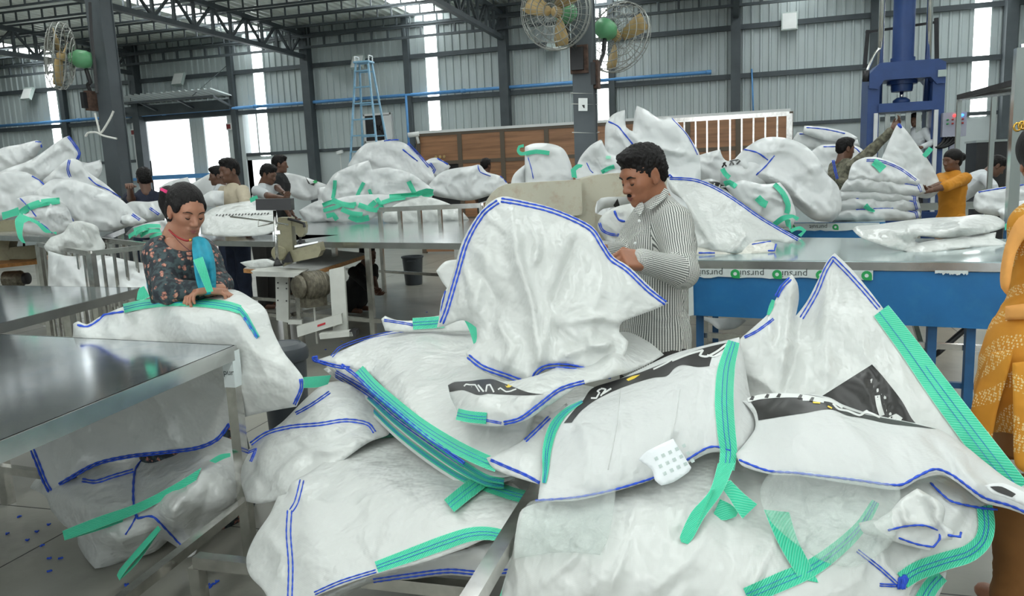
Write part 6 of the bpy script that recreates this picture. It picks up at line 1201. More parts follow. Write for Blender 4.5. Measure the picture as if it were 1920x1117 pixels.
def hand_prims(wr, d, pn, side, curl=(.9, .95, 1.0, 1.05), thumb=.5, s=1.0, spread=.0):
    """wr wrist, d direction of the hand, pn palm normal (the way fingers curl), side: direction of the thumb"""
    d = nrm(d); pn = nrm(pn-np.dot(pn, d)*d); sd = nrm(np.asarray(side)-np.dot(side, d)*d-np.dot(side, pn)*pn); R = np.array([d, sd, pn])
    pr = [('c', (wr-d*.03, wr+d*.02, .024*s, .027*s), .01, 1), ('b', (wr+d*.055*s, np.array([.036, .030, .006])*s, R, .010*s), .012, 1)]
    for i, (off, L, c_) in enumerate(((.030, .078, curl[0]), (.010, .086, curl[1]), (-.010, .080, curl[2]), (-.029, .063, curl[3]))):
        p = wr+d*.092*s+sd*off*s; dr = d; r = (.0095, .0095, .009, .008)[i]*s; ang = 0
        for k, fr in enumerate((.45, .3, .25)):
            ang += c_*(.75, 1.0, .7)[k]; dr = math.cos(ang)*d+math.sin(ang)*pn; q = p+dr*L*fr*s; pr.append(('c', (p, q, r*(1-.07*k), r*(.93-.07*k)), .004, 1)); p = q
    t0 = wr+d*.03*s+sd*.03*s; t1 = t0+(d*.7+sd*.65+pn*.35*thumb)*.035*s; t2 = t1+nrm(d*.8+sd*(.3-thumb*.6)+pn*thumb)*.032*s; t3 = t2+nrm(d*.8+sd*(-.1-thumb*.6)+pn*thumb)*.024*s
    pr += [('c', (t0, t1, .014*s, .0115*s), .012, 1), ('c', (t1, t2, .0105*s, .0095*s), .005, 1), ('c', (t2, t3, .0095*s, .008*s), .004, 1)]
    return pr
def limb(a, b, ra, rb, k=.03): return ('c', (np.asarray(a, float), np.asarray(b, float), ra, rb), k, 1)
def ell(c, r, B, k=.05, sg=1): return ('e', (np.asarray(c, float), np.array(r, float), B), k, sg)
def fold_noise(V, amp, sc_, seed):
    q = V*sc_; h = crumple(q[:, 0]+q[:, 1]*.7, q[:, 2]*.8+q[:, 1]*.5, seed, .4, 1.6); c = V.mean(0); n = V-c; n[:, 2] *= .2
    return V+n/np.maximum(1e-6, np.linalg.norm(n, axis=1))[:, None]*(h*amp)[:, None]
def bone_uv(V, Q, bones):
    """cylinder coordinates round the nearest bone: metres round, metres along"""
    D = np.stack([_prim_d(('c', (b[0], b[1], 0, 0)), V)-b[3] for b in bones], 1); own = D.argmin(1); fo = own[Q[:, 0]]; UV = np.zeros((len(Q), 4, 2))
    for i, b in enumerate(bones):
        m = fo == i
        if not m.any(): continue
        d = nrm(b[1]-b[0]); x = nrm(b[2]-np.dot(b[2], d)*d); y = np.cross(d, x); P = V[Q[m]]-b[0]; an = np.arctan2(P@y, P@x); an = an-np.round((an-an[:, :1])/(2*math.pi))*2*math.pi
        UV[m, :, 0] = an*b[3]; UV[m, :, 1] = P@d
    return UV.reshape(-1, 2)
# ---- materials
def skin(name, col):
    m = mat(name, col, .42, var=.10, vscale=14, bump=.04, bscale=220); m.node_tree.nodes['Principled BSDF'].inputs['Subsurface Weight'].default_value = .08; m.node_tree.nodes['Principled BSDF'].inputs['Subsurface Radius'].default_value = (.01, .004, .002)
skin('skin_warm', (.30, .125, .068)); skin('skin_rose', (.36, .165, .10)); skin('skin_dark', (.13, .062, .038)); mat('lips_dark', (.20, .065, .05), .45); mat('lips_rose', (.30, .09, .075), .4)
def hair_mat(name, col):
    m = mat(name, col, .5, var=.4, vscale=60, stretch=(1, 1, .15), bump=.5, bscale=160)
hair_mat('hair_black', (.006, .005, .005)); MATS['hair_black'].node_tree.nodes['Principled BSDF'].inputs['Specular IOR Level'].default_value = .22
mat('eye_white', (.5, .47, .43), .2); mat('eye_dark', (.01, .007, .006), .15)
def stripes(name, base, line, n_u, n_v, wu=.45):
    m = bpy.data.materials.new(name); m.use_nodes = True; nt = m.node_tree; b = nt.nodes['Principled BSDF']; L = nt.links; tc = nt.nodes.new('ShaderNodeTexCoord'); sp = nt.nodes.new('ShaderNodeSeparateXYZ'); L.new(tc.outputs['UV'], sp.inputs[0])
    def sq(o, f, th):
        a = nt.nodes.new('ShaderNodeMath'); a.operation = 'MULTIPLY'; a.inputs[1].default_value = f; L.new(o, a.inputs[0]); f_ = nt.nodes.new('ShaderNodeMath'); f_.operation = 'FRACT'; L.new(a.outputs[0], f_.inputs[0])
        g = nt.nodes.new('ShaderNodeMath'); g.operation = 'LESS_THAN'; g.inputs[1].default_value = th; L.new(f_.outputs[0], g.inputs[0]); return g.outputs[0]
    u = sq(sp.outputs[0], n_u, wu); v = sq(sp.outputs[1], n_v, .3); ad = nt.nodes.new('ShaderNodeMath'); ad.operation = 'MULTIPLY_ADD'; L.new(v, ad.inputs[0]); ad.inputs[1].default_value = .35; ad.use_clamp = True; L.new(u, ad.inputs[2])
    mx = nt.nodes.new('ShaderNodeMix'); mx.data_type = 'RGBA'; L.new(ad.outputs[0], mx.inputs[0]); mx.inputs[6].default_value = (*base, 1); mx.inputs[7].default_value = (*line, 1); L.new(mx.outputs[2], b.inputs['Base Color']); b.inputs['Roughness'].default_value = .8; MATS[name] = m
stripes('shirt_check', (.66, .67, .63), (.10, .11, .105), 125, 160)
def floral():
    m = bpy.data.materials.new('floral_cloth'); m.use_nodes = True; nt = m.node_tree; b = nt.nodes['Principled BSDF']; L = nt.links; v = coords(nt, 'Object')
    n0 = nt.nodes.new('ShaderNodeTexNoise'); n0.inputs['Scale'].default_value = 45; L.new(v, n0.inputs[0]); vm = nt.nodes.new('ShaderNodeVectorMath'); vm.operation = 'MULTIPLY_ADD'; vm.inputs[1].default_value = (.025,)*3; L.new(n0.outputs['Color'], vm.inputs[0]); L.new(v, vm.inputs[2])
    vo = nt.nodes.new('ShaderNodeTexVoronoi'); vo.inputs['Scale'].default_value = 34; L.new(vm.outputs[0], vo.inputs[0]); v2 = nt.nodes.new('ShaderNodeTexVoronoi'); v2.inputs['Scale'].default_value = 110; L.new(v, v2.inputs[0])
    base = ramp(nt, noise(nt, v, 38, 2), [(.45, (.016, .021, .028)), (.6, (.045, .07, .075))])
    petal = ramp(nt, v2.outputs['Distance'], [(.0, (.60, .36, .22)), (.5, (.42, .17, .13)), (.9, (.05, .03, .03))])
    f = ramp(nt, vo.outputs['Distance'], [(.27, (1, 1, 1)), (.36, (0, 0, 0))]); mx = nt.nodes.new('ShaderNodeMix'); mx.data_type = 'RGBA'; L.new(f, mx.inputs[0]); L.new(base, mx.inputs[6]); L.new(petal, mx.inputs[7]); L.new(mx.outputs[2], b.inputs['Base Color']); b.inputs['Roughness'].default_value = .8; MATS['floral_cloth'] = m
floral()
def bandhani():
    m = bpy.data.materials.new('bandhani_cloth'); m.use_nodes = True; nt = m.node_tree; b = nt.nodes['Principled BSDF']; L = nt.links; v = coords(nt, 'Object')
    vo = nt.nodes.new('ShaderNodeTexVoronoi'); vo.inputs['Scale'].default_value = 120; vo.inputs['Randomness'].default_value = .35; L.new(v, vo.inputs[0])
    ring = ramp(nt, vo.outputs['Distance'], [(.16, (0, 0, 0)), (.2, (1, 1, 1)), (.36, (1, 1, 1)), (.42, (0, 0, 0))])
    wv = nt.nodes.new('ShaderNodeTexWave'); wv.bands_direction = 'DIAGONAL'; wv.inputs['Scale'].default_value = 4.2; wv.inputs['Distortion'].default_value = 5.0; wv.inputs['Detail'].default_value = 1; L.new(v, wv.inputs[0]); row = ramp(nt, wv.outputs['Fac'], [(.52, (0, 0, 0)), (.6, (1, 1, 1))])
    mu = nt.nodes.new('ShaderNodeMix'); mu.data_type = 'RGBA'; mu.blend_type = 'MULTIPLY'; mu.inputs[0].default_value = 1; L.new(ring, mu.inputs[6]); L.new(row, mu.inputs[7])
    mx = nt.nodes.new('ShaderNodeMix'); mx.data_type = 'RGBA'; L.new(mu.outputs[2], mx.inputs[0]); L.new(ramp(nt, noise(nt, v, 6), [(.35, (.50, .20, .012)), (.65, (.60, .26, .02))]), mx.inputs[6]); mx.inputs[7].default_value = (.72, .58, .30, 1); L.new(mx.outputs[2], b.inputs['Base Color']); b.inputs['Roughness'].default_value = .8; MATS['bandhani_cloth'] = m
bandhani()
mat('teal_cloth', (.010, .27, .38), .75, var=.12, vscale=9); mat('scarf_orange', (.78, .36, .09), .8, var=.06); mat('brown_cloth', (.20, .085, .02), .85, var=.15, vscale=5); mat('trouser_dark', (.035, .034, .033), .85, var=.1)
mat('navy_cloth', (.012, .016, .035), .85); mat('cream_cloth', (.50, .44, .33), .85, var=.06); mat('white_cloth', (.55, .58, .60), .85, var=.05); mat('black_cloth', (.012, .013, .014), .85); mat('orange_cloth', (.52, .21, .012), .85, var=.1); mat('jeans', (.02, .03, .06), .85, var=.2, vscale=14)
mat('camo_cloth', (.13, .125, .09), .85, var=.65, vscale=26); mat('clip_pink', (.75, .02, .17), .35); mat('bead_red', (.30, .01, .012), .45); mat('gold', (.70, .42, .08), .3, .9); mat('bindi', (.08, .0, .01), .5)
GP = 'factory workers'
def eye_parts(c, B, s, o, closed=.7, m_lip='lips_dark', brow=.004, gaze=0.0):
    P = lambda f, l, u: c+s*(f*B[0]+l*B[1]+u*B[2])
    for sg in (1, -1):
        # slit of the downcast eye with its lash line
        MB().tube(catmull([P(.080, sg*.044, .001), P(.0885, sg*.037, -.0025), P(.0915, sg*.030, -.0035), P(.0885, sg*.022, -.001)], 5), .0017*s, 5).build('eyelash', 'eye_dark', o, True)
        e = MB(); e.tube(catmull([P(.0815, sg*.041, -.0015), P(.0892, sg*.034, -.0052), P(.0892, sg*.027, -.0052), P(.086, sg*.023, -.003)], 5), np.array([.0008]+[.0026]*14+[.0008])[:16]*s if False else .0024*s, 6); e.build('eye', 'eye_dark', o, True)
        MB().tube(catmull([P(.075, sg*.053, .021), P(.088, sg*.042, .029), P(.0925, sg*.030, .029), P(.0935, sg*.016, .024)], 6), np.interp(np.linspace(0, 1, 19), [0, .4, 1], [.0015, brow, brow*.8])*s, 6).build('eyebrow', 'hair_black', o, True)
    MB().tube(catmull([P(.080, -.024, -.061), P(.0945, -.012, -.0595), P(.0985, 0, -.0605), P(.0945, .012, -.0595), P(.080, .024, -.061)], 5), np.interp(np.linspace(0, 1, 21), [0, .3, .5, .7, 1], [.001, .0045, .004, .0045, .001])*s, 6).build('upper_lip', m_lip, o, True)
    MB().tube(catmull([P(.080, -.022, -.063), P(.093, -.011, -.067), P(.0965, 0, -.068), P(.093, .011, -.067), P(.080, .022, -.063)], 5), np.interp(np.linspace(0, 1, 21), [0, .5, 1], [.001, .006, .001])*s, 6).build('lower_lip', m_lip, o, True)
def hair_short(c, B, s, o, res=.0045, seed=3, top=.022):
    P = lambda f, l, u: c+s*(f*B[0]+l*B[1]+u*B[2])
    pr = [ell(P(-.016, 0, .055), np.array([.101, .080, .085])*s, B, .02), ell(P(.035, 0, .105), np.array([.06, .06, .03])*s, B, .03), ell(P(-.06, 0, .0), np.array([.05, .066, .06])*s, B, .03),
          ell(P(.12, 0, -.01), np.array([.075, .085, .082])*s, B, .012, -1), ell(P(.02, 0, -.125), np.array([.10, .12, .09])*s, B, .015, -1)]
    for sg in (1, -1):
        pr += [ell(P(.012, sg*.069, .025), np.array([.016, .010, .032])*s, B, .012), ell(P(-.008, sg*.084, -.004), np.array([.026, .03, .036])*s, B, .008, -1)]
    V, Q = sdf_mesh(pr, res); q = V*95; h = vnoise(q[:, 0]+q[:, 1], q[:, 2]*1.1+q[:, 1]*.5, seed)+.6*vnoise(q[:, 0]*2.3+q[:, 1], q[:, 2]*2.1, seed+1); n = V-P(0, 0, .03); V = V+n/np.linalg.norm(n, axis=1)[:, None]*((h-.8)*.008*s)[:, None]
    return raw_mesh('hair', V, Q, 'hair_black', o, True)
# ------------------------------------------------------------------ the man at the centre
def make_man():
    F_ = nrm(-hr*.93-hf*.37); Bb = basis(F_)
    pel, wai, che, nek = Pd(1226, 655, 3.22), Pd(1228, 560, 3.21), Pd(1237, 460, 3.21), Pd(1231, 388, 3.22)
    shL, elL, wrL = Pd(1264, 418, 3.05), Pd(1279, 510, 2.95), Pd(1204, 489, 2.80); shR, elR, wrR = Pd(1212, 412, 3.37), Pd(1170, 480, 3.25), Pd(1120, 470, 3.02)
    hc = Pd(1207, 331, 3.19); Bh = basis(nrm(-hr*.90-hf*.44-Zu*.34), Zu); s = .97
    V1 = sdf_mesh(head_prims(hc, Bh, s), .0034)
    hd = hand_prims(wrL, nrm(Pd(1160, 486, 2.73)-wrL), nrm(Pd(1160, 520, 2.78)-Pd(1160, 486, 2.73)+hf*.05), nrm(-hr*.2+Zu*.25+hf*.8), (1.25, 1.3, 1.3, 1.35), .9, 1.02)
    V2 = sdf_mesh(hd, .0028)
    legs = [limb(pel+Bb[1]*.08-Zu*.1, pel+Bb[1]*.1-Zu*.42, .07, .06), limb(pel+Bb[1]*.1-Zu*.42, (pel+Bb[1]*.1)*A(1, 1, 0)+A(0, 0, .09), .06, .042), limb(pel-Bb[1]*.08-Zu*.1, pel-Bb[1]*.1-Zu*.42, .07, .06), limb(pel-Bb[1]*.1-Zu*.42, (pel-Bb[1]*.1)*A(1, 1, 0)+A(0, 0, .09), .06, .042)]
    for sg in (1, -1): f0 = (pel+Bb[1]*.1*sg)*A(1, 1, 0)+A(0, 0, .045); legs.append(limb(f0-F_*.05, f0+F_*.16, .042, .032))
    V3 = sdf_mesh([ell(che, (.08, .12, .16), Bb), ell(pel, (.08, .11, .1), Bb), limb(che, pel, .085, .085), limb(nek+Zu*.03, che, .046, .08), limb(shR, elR, .05, .04), limb(elR, wrR, .04, .028), limb(shL, elL, .05, .04), limb(elL, wrL, .04, .028)]+legs, .012)
    V4 = sdf_mesh(hand_prims(wrR, nrm(Pd(1085, 440, 2.86)-wrR), nrm(hf*-.3-Zu), hr, (1.1, 1.1, 1.2, 1.2), .8), .004)
    V, Q = join([V1, V2, V3, V4]); o = raw_mesh('person', V, Q, 'skin_warm', None, True, label='man in a thin striped shirt with moustache inspecting the held sack', cat='person', group=GP)
    eye_parts(hc, Bh, s, o, brow=.0048); hair_short(hc, Bh, s, o)
    P = lambda f, l, u: hc+s*(f*Bh[0]+l*Bh[1]+u*Bh[2])
    mv, mq = sdf_mesh([('c', (P(.0985, .002, -.0475), P(.087, .026, -.0555), .0062*s, .0035*s), .004, 1), ('c', (P(.0985, -.002, -.0475), P(.087, -.026, -.0555), .0062*s, .0035*s), .004, 1)], .002); raw_mesh('moustache', mv, mq, 'hair_black', o, True)
    # shirt: torso and sleeves as one surface, striped round the bones
    pr = [ell(che+Zu*.0, (.122, .178, .20), Bb, .06), limb(nek-Zu*.03-F_*.01, che, .075, .13, .06), ell(wai, (.118, .150, .20), Bb, .08), ell(pel+Zu*.03, (.125, .158, .15), Bb, .08), ('c', (pel+Zu*.05, pel-Zu*.05, .135, .15), .06, 1),
          limb(shL, elL, .072, .060, .05), limb(elL, wrL-nrm(wrL-elL)*.0, .060, .043, .03), limb(shR, elR, .072, .055, .05), limb(elR, wrR, .055, .043, .03), ('b', (pel-Zu*.17, np.array([.3, .3, .07]), Bb, .0), .01, -1)]
    sv, sq_ = sdf_mesh(pr, .0085); bones = [(pel-Zu*.1, nek, F_, .13), (shL, elL, F_, .06), (elL, wrL, Zu, .05), (shR, elR, F_, .06), (elR, wrR, Zu, .05)]
    uv = bone_uv(sv, sq_, bones); sv = fold_noise(sv, .016, 9.5, 5); sh = raw_mesh('shirt', sv, sq_, 'shirt_check', o, True, uv_loops=uv)
    # cuff, collar, placket, buttons
    cd_ = nrm(wrL-elL); cv, cq = sdf_mesh([('c', (wrL-cd_*.055, wrL+cd_*.004, .047, .045), .01, 1)], .005); raw_mesh('cuff', cv, cq, 'shirt_check', sh, True, uv_loops=bone_uv(cv, cq, [(elL, wrL, Zu, .05)]))
    def cloth(poly, m, name, th=.006, par=sh): b = MB().prism(poly, hf*th); return b.build(name, m, par)
    def col(pts, name='collar'):
        b = Bag(pts, [], 5, .008, .003, 4, .002, 30, 7); b.make(name, 'shirt_check', parent=sh)
        me = b.obj.data; ul = me.uv_layers.new(name='UVMap'); n = len(me.loops); vi = np.zeros(n, int); me.loops.foreach_get('vertex_index', vi); co = np.zeros(len(me.vertices)*3); me.vertices.foreach_get('co', co); co = co.reshape(-1, 3)[vi]
        ul.data.foreach_set('uv', np.stack([co@(rt*.5+up*.85), co@(rt*.85-up*.5)], 1).astype(np.float32).ravel())
    col([(1213, 391, 3.10), (1222, 384, 3.095), (1246, 352, 3.12), (1253, 356, 3.12), (1254, 364, 3.12), (1240, 378, 3.07), (1222, 392, 3.06), (1218, 394, 3.07)])
    col([(1188, 393, 3.14), (1199, 380, 3.15), (1205, 379, 3.14), (1208, 389, 3.09), (1200, 405, 3.05), (1190, 398, 3.1)])
    for k in range(4): MB().lathe(Pd(1198-k*7, 414+k*42, 3.035+.006*k), [(.006, 0), (.006, .003), (.002, .004)], 10, -hf).build('button', 'white_plastic', sh, True)
    tr = [ell(pel+Zu*.01, (.125, .158, .15), Bb, .05)]+[limb(pel+Bb[1]*.085*g-Zu*.05, pel+Bb[1]*.1*g-Zu*.42, .105, .085) for g in (1, -1)]+[limb(pel+Bb[1]*.1*g-Zu*.42, (pel+Bb[1]*.1*g)*A(1, 1, 0)+A(0, 0, .08), .085, .075) for g in (1, -1)]
    tv, tq = sdf_mesh(tr, .011); raw_mesh('trousers', tv, tq, 'trouser_dark', o, True)
make_man()
# ------------------------------------------------------------------ the woman at the left table
def make_woman():
    F_ = nrm(hr*.52-hf*.85); Bb = basis(F_)
    nek, che, wai, pel = Pd(338, 452, 3.44), Pd(345, 505, 3.42), Pd(345, 590, 3.46), Pd(345, 660, 3.5)
    shR, elR, wrR = Pd(302, 474, 3.38), Pd(313, 545, 3.22), Pd(382, 544, 3.24); shL, elL, wrL = Pd(380, 474, 3.52), Pd(414, 533, 3.40), Pd(402, 543, 3.26)
    hc = Pd(348, 397, 3.40); Bh = basis(nrm(hr*.74-hf*.67-Zu*.36), nrm(Zu+hr*.10)); s = .93
    V1 = sdf_mesh(head_prims(hc, Bh, s, True)+[limb(hc-Bh[2]*.1-Bh[0]*.03, nek+Zu*.0, .046, .058, .03), limb(nek, che-Zu*.02, .07, .11, .05)], .0036)
    hands = [sdf_mesh(hand_prims(wrR, hr*.9+Zu*-.1-hf*.1, -Zu-hf*.2, hf*.9, (.6, .7, .7, .7), .5, .92), .0034), sdf_mesh(hand_prims(wrL, -hr*.5-hf*.6, -Zu-hf*.3, -hr*.2+hf, (.6, .7, .7, .7), .5, .92), .0034)]
    foot = [limb(pel*A(1, 1, 0)+Bb[1]*.09*g+A(0, 0, .04)-F_*.05, pel*A(1, 1, 0)+Bb[1]*.09*g+A(0, 0, .035)+F_*.14, .038, .03) for g in (1, -1)]
    V3 = sdf_mesh([ell(che, (.085, .13, .16), Bb), limb(che, pel, .1, .12), limb(shR, elR, .045, .036), limb(elR, wrR, .036, .025), limb(shL, elL, .045, .036), limb(elL, wrL, .036, .025)]+[limb(pel+Bb[1]*.08*g, pel*A(1, 1, 0)+Bb[1]*.09*g+A(0, 0, .06), .08, .04) for g in (1, -1)]+foot, .012)
    V, Q = join([V1]+hands+[V3]); o = raw_mesh('person', V, Q, 'skin_rose', None, True, label='woman in dark floral dress with teal scarf and hair bun at the near table', cat='person', group=GP)
    eye_parts(hc, Bh, s, o, m_lip='lips_rose', brow=.0026); P = lambda f, l, u: hc+s*(f*Bh[0]+l*Bh[1]+u*Bh[2])
    MB().lathe(P(.0925, 0, .034), [(.0032, 0), (.0018, .002)], 8, Bh[0]).build('bindi', 'bindi', o, True)
    for sg in (1, -1): MB().lathe(P(.004, sg*.08, -.03), [(.004, 0), (.003, .004), (.001, .005)], 8, Bh[1]*sg).build('ear_stud', 'chrome', o, True)
    pr = [ell(P(-.018, 0, .050), np.array([.101, .080, .087])*s, Bh, .02), ell(P(-.05, 0, -.01), np.array([.055, .070, .06])*s, Bh, .03), ell(P(-.03, 0, -.045), np.array([.05, .06, .03])*s, Bh, .03), ell(P(.125, 0, -.03), np.array([.075, .10, .095])*s, Bh, .012, -1), ell(P(.06, 0, -.11), np.array([.10, .12, .075])*s, Bh, .012, -1)]
    for sg in (1, -1): pr += [ell(P(.028, sg*.066, .034), np.array([.03, .012, .03])*s, Bh, .015), ell(P(.0, sg*.085, -.008), np.array([.024, .026, .036])*s, Bh, .006, -1)]
    pr += [ell(Pd(316, 378, 3.45), np.array([.05, .045, .058])*s, Bh, .016), ell(Pd(318, 362, 3.44), np.array([.045, .045, .036])*s, Bh, .014), limb(Pd(318, 395, 3.44), Pd(326, 420, 3.44), .03, .02, .02)]
    hv, hq = sdf_mesh(pr, .0036); q = (hv-hc)@Bh.T*60; hh = vnoise(q[:, 1]*2.2, q[:, 2]*2.2+q[:, 0]*.25, 5); n = hv-hc; hv = hv+n/np.linalg.norm(n, axis=1)[:, None]*((hh-.5)*.0025)[:, None]; raw_mesh('hair', hv, hq, 'hair_black', o, True)
    for k in (0, 1): MB().box(Pd(308+k*7, 357+k*4, 3.395), (.03, .012, .012), [nrm(rt*.9-up*.4), nrm(fw), nrm(up*.9+rt*.4)]).build('hair_clip', 'clip_pink', o)
    MB().tube(catmull([Pd(317, 431, 3.36), Pd(325, 439, 3.335), Pd(338, 447, 3.315), Pd(350, 451, 3.31), Pd(359, 449, 3.32)], 6), .0042, 6).build('necklace', 'bead_red', o, True); MB().lathe(Pd(357, 453, 3.30), [(.002, 0), (.006, .005), (.004, .012)], 8).build('pendant', 'gold', o, True)
    MB().tube(catmull([Pd(322, 437, 3.34), Pd(335, 452, 3.30), Pd(348, 464, 3.28), Pd(360, 473, 3.27)], 6), .0016, 5).build('cord', 'bindi', o, True)
    pr = [ell(che, (.112, .16, .15), Bb, .06), limb(shR+A(0, 0, .0), shL, .062, .062, .06), limb(che, pel, .13, .15, .06), ell(che+F_*.05-Zu*.01+Bb[1]*.055, (.065, .065, .065), Bb, .04), ell(che+F_*.05-Zu*.01-Bb[1]*.055, (.065, .065, .065), Bb, .04),
          limb(shR, elR, .060, .053, .05), limb(elR, wrR-nrm(wrR-elR)*.02, .052, .040, .03), limb(shL, elL, .056, .05, .05), limb(elL, wrL-nrm(wrL-elL)*.03, .054, .04, .03), ell(nek+F_*.075+Zu*.012, (.085, .078, .075), Bb, .012, -1), ell(nek+Zu*.06, (.085, .075, .06), Bb, .01, -1)]
    dv, dq = sdf_mesh(pr, .0085); dr = raw_mesh('dress', fold_noise(dv, .014, 8, 9), dq, 'floral_cloth', o, True)
    sk = sdf_mesh([limb(pel+Zu*.05, pel*A(1, 1, 0)+A(0, 0, .12), .17, .26, .05)], .015); raw_mesh('skirt', *sk, 'floral_cloth', o, True)
    sc1 = Bag([(361, 446, 3.34), (370, 443, 3.35), (384, 446, 3.37), (394, 457, 3.36), (401, 480, 3.30), (405, 510, 3.25), (405, 545, 3.2), (392, 552, 3.19), (376, 552, 3.19), (370, 535, 3.19), (365, 512, 3.2), (362, 485, 3.23), (360, 465, 3.28)], [(378, 480, 3.21)], 5, .02, .008, 5, .008, 26, 13, folds=[([(368, 445), (378, 490), (392, 545)], .022, 4), ([(374, 445), (388, 490), (398, 545)], -.02, 3.5), ([(364, 450), (370, 490), (380, 545)], -.018, 3.5), ([(384, 448), (396, 490), (402, 540)], .018, 3)], ang=1.3).make('scarf', 'teal_cloth', parent=o)
    Bag([(273, 500, 3.5), (280, 515, 3.48), (290, 540, 3.46), (303, 556, 3.46), (288, 562, 3.48), (276, 540, 3.5)], [], 5, .02, .006, 5, .006, 20, 17).make('scarf_end', 'teal_cloth', parent=o)
make_woman()
bA.loop([(362, 487, 3.12), (372, 510, 3.11), (388, 548, 3.12)], [(380, 481, 3.12), (388, 505, 3.11), (400, 546, 3.12)])
bA.loop([(258, 548, 3.33), (262, 540, 3.33), (270, 536, 3.33)], [(256, 562, 3.33), (268, 562, 3.33), (281, 556, 3.33)])
# ------------------------------------------------------------------ the woman in mustard at the right border
def make_right():
    X = 1992; d = 2.42; F_ = nrm(-hr*.35+hf*.9); Bb = basis(F_)
    nek, che, wai, pel = Pd(X+2, 375, d), Pd(X, 450, d), Pd(X, 560, d), Pd(X, 660, d); hc = Pd(1964, 302, d); Bh = basis(nrm(hf*.9+hr*.35-Zu*.2))
    L_ = [limb(pel+Bb[1]*.09*g, pel*A(1, 1, 0)+Bb[1]*.1*g+A(0, 0, .06), .08, .04) for g in (1, -1)]+[limb(pel*A(1, 1, 0)+Bb[1]*.1*g+A(0, 0, .04)-F_*.05, pel*A(1, 1, 0)+Bb[1]*.1*g+A(0, 0, .035)+F_*.14, .038, .03) for g in (1, -1)]
    shL, elL, wrL = Pd(X-52, 425, d-.02), Pd(X-44, 540, d+.06), Pd(X-30, 600, d+.22); shR, elR, wrR = Pd(X+55, 425, d), Pd(X+75, 540, d), Pd(X+40, 600, d+.2)
    V, Q = join([sdf_mesh(head_prims(hc, Bh, .93, True), .005), sdf_mesh([ell(che, (.085, .13, .16), Bb), limb(che, pel, .1, .12), limb(nek+Zu*.03, che, .05, .09), limb(shL, elL, .045, .036), limb(elL, wrL, .036, .025), limb(shR, elR, .045, .036), limb(elR, wrR, .036, .025)]+L_, .012), sdf_mesh(hand_prims(wrL, F_, -Zu, -hr, (.5, .5, .5, .5), .4, .92), .004), sdf_mesh(hand_prims(wrR, F_, -Zu, hr, (.5, .5, .5, .5), .4, .92), .004)])
    o = raw_mesh('person', V, Q, 'skin_rose', None, True, label='woman in mustard dotted dress and brown trousers at the right border', cat='person', group=GP)
    P = lambda f, l, u: hc+.93*(f*Bh[0]+l*Bh[1]+u*Bh[2])
    hv, hq = sdf_mesh([ell(P(-.02, 0, .045), (.108, .088, .09), Bh, .02), ell(P(-.07, 0, -.05), (.055, .07, .09), Bh, .04), ell(P(.13, 0, -.03), (.075, .1, .095), Bh, .012, -1)], .006); raw_mesh('hair', hv, hq, 'hair_black', o, True)
    cl = Pd(1908, 238, d-.02)
    for k in range(3): MB().tube([cl+hr*(.012*math.cos(t)+.014*k)+Zu*(.012*math.sin(t)+.004*k) for t in np.arange(10)*.628], .0035, 5, True).build('hair_clip', 'gold', o, True)
    pr = [ell(che, (.105, .148, .16), Bb, .06), limb(shL, shR, .06, .06, .05), limb(che, wai, .125, .128, .05), ('c', (wai-Zu*.02, pel-Zu*.02, .14, .21), .06, 1), ('c', (pel, pel-Zu*.13, .21, .235), .05, 1), limb(shL, elL, .062, .05), limb(shR, elR, .062, .05), limb(elL, wrL, .05, .04), limb(elR, wrR, .05, .04)]
    kv, kq = sdf_mesh(pr, .009); dr = raw_mesh('dress', fold_noise(kv, .012, 7, 3), kq, 'bandhani_cloth', o, True)
    Bag([(1858, 660, 2.36), (1900, 655, 2.27), (1890, 700, 2.28), (1870, 770, 2.32), (1858, 838, 2.33), (1838, 845, 2.36), (1822, 812, 2.39), (1822, 760, 2.4), (1838, 710, 2.4)], [], 6, .02, .006, 6, .006, 40, 19).make('dress_panel', 'bandhani_cloth', parent=dr)
    Bag([(1898, 680, 2.25), (1990, 670, 2.17), (2000, 860, 2.14), (1930, 890, 2.19), (1903, 870, 2.23), (1900, 780, 2.24)], [], 7, .02, .006, 6, .006, 40, 23).make('dress_panel', 'bandhani_cloth', parent=dr)
    tr = sdf_mesh([('c', (pel, pel-Zu*.25, .17, .19), .05, 1)]+[limb(pel+Bb[1]*.085*g-Zu*.1, pel*A(1, 1, 0)+Bb[1]*.1*g+A(0, 0, .1), .13, .10) for g in (1, -1)], .011); raw_mesh('trousers', fold_noise(tr[0], .03, 6, 27), tr[1], 'brown_cloth', o, True)
    sf = Bag([(1950, 378, 2.36), (1912, 393, 2.40), (1895, 430, 2.40), (1882, 470, 2.39), (1875, 515, 2.38), (1877, 540, 2.37), (1888, 553, 2.36), (1894, 530, 2.34), (1899, 500, 2.33), (1907, 470, 2.32), (1927, 440, 2.28), (1960, 415, 2.25)], [(1905, 455, 2.34)], 6, .03, .008, 6, .008, 40, 29, folds=[([(1910, 400), (1890, 470), (1884, 540)], .01, 5)]).make('scarf', 'scarf_orange', parent=o)
    Bag([(1885, 574, 2.39), (1930, 568, 2.29), (1990, 565, 2.25), (1990, 592, 2.25), (1930, 598, 2.29), (1884, 600, 2.39)], [], 6, .015, .006, 6, .008, 26, 31, folds=[([(1886, 582), (1950, 578)], .008, 3), ([(1886, 592), (1950, 588)], .008, 3)]).make('waist_sash', 'scarf_orange', parent=o)
make_right()
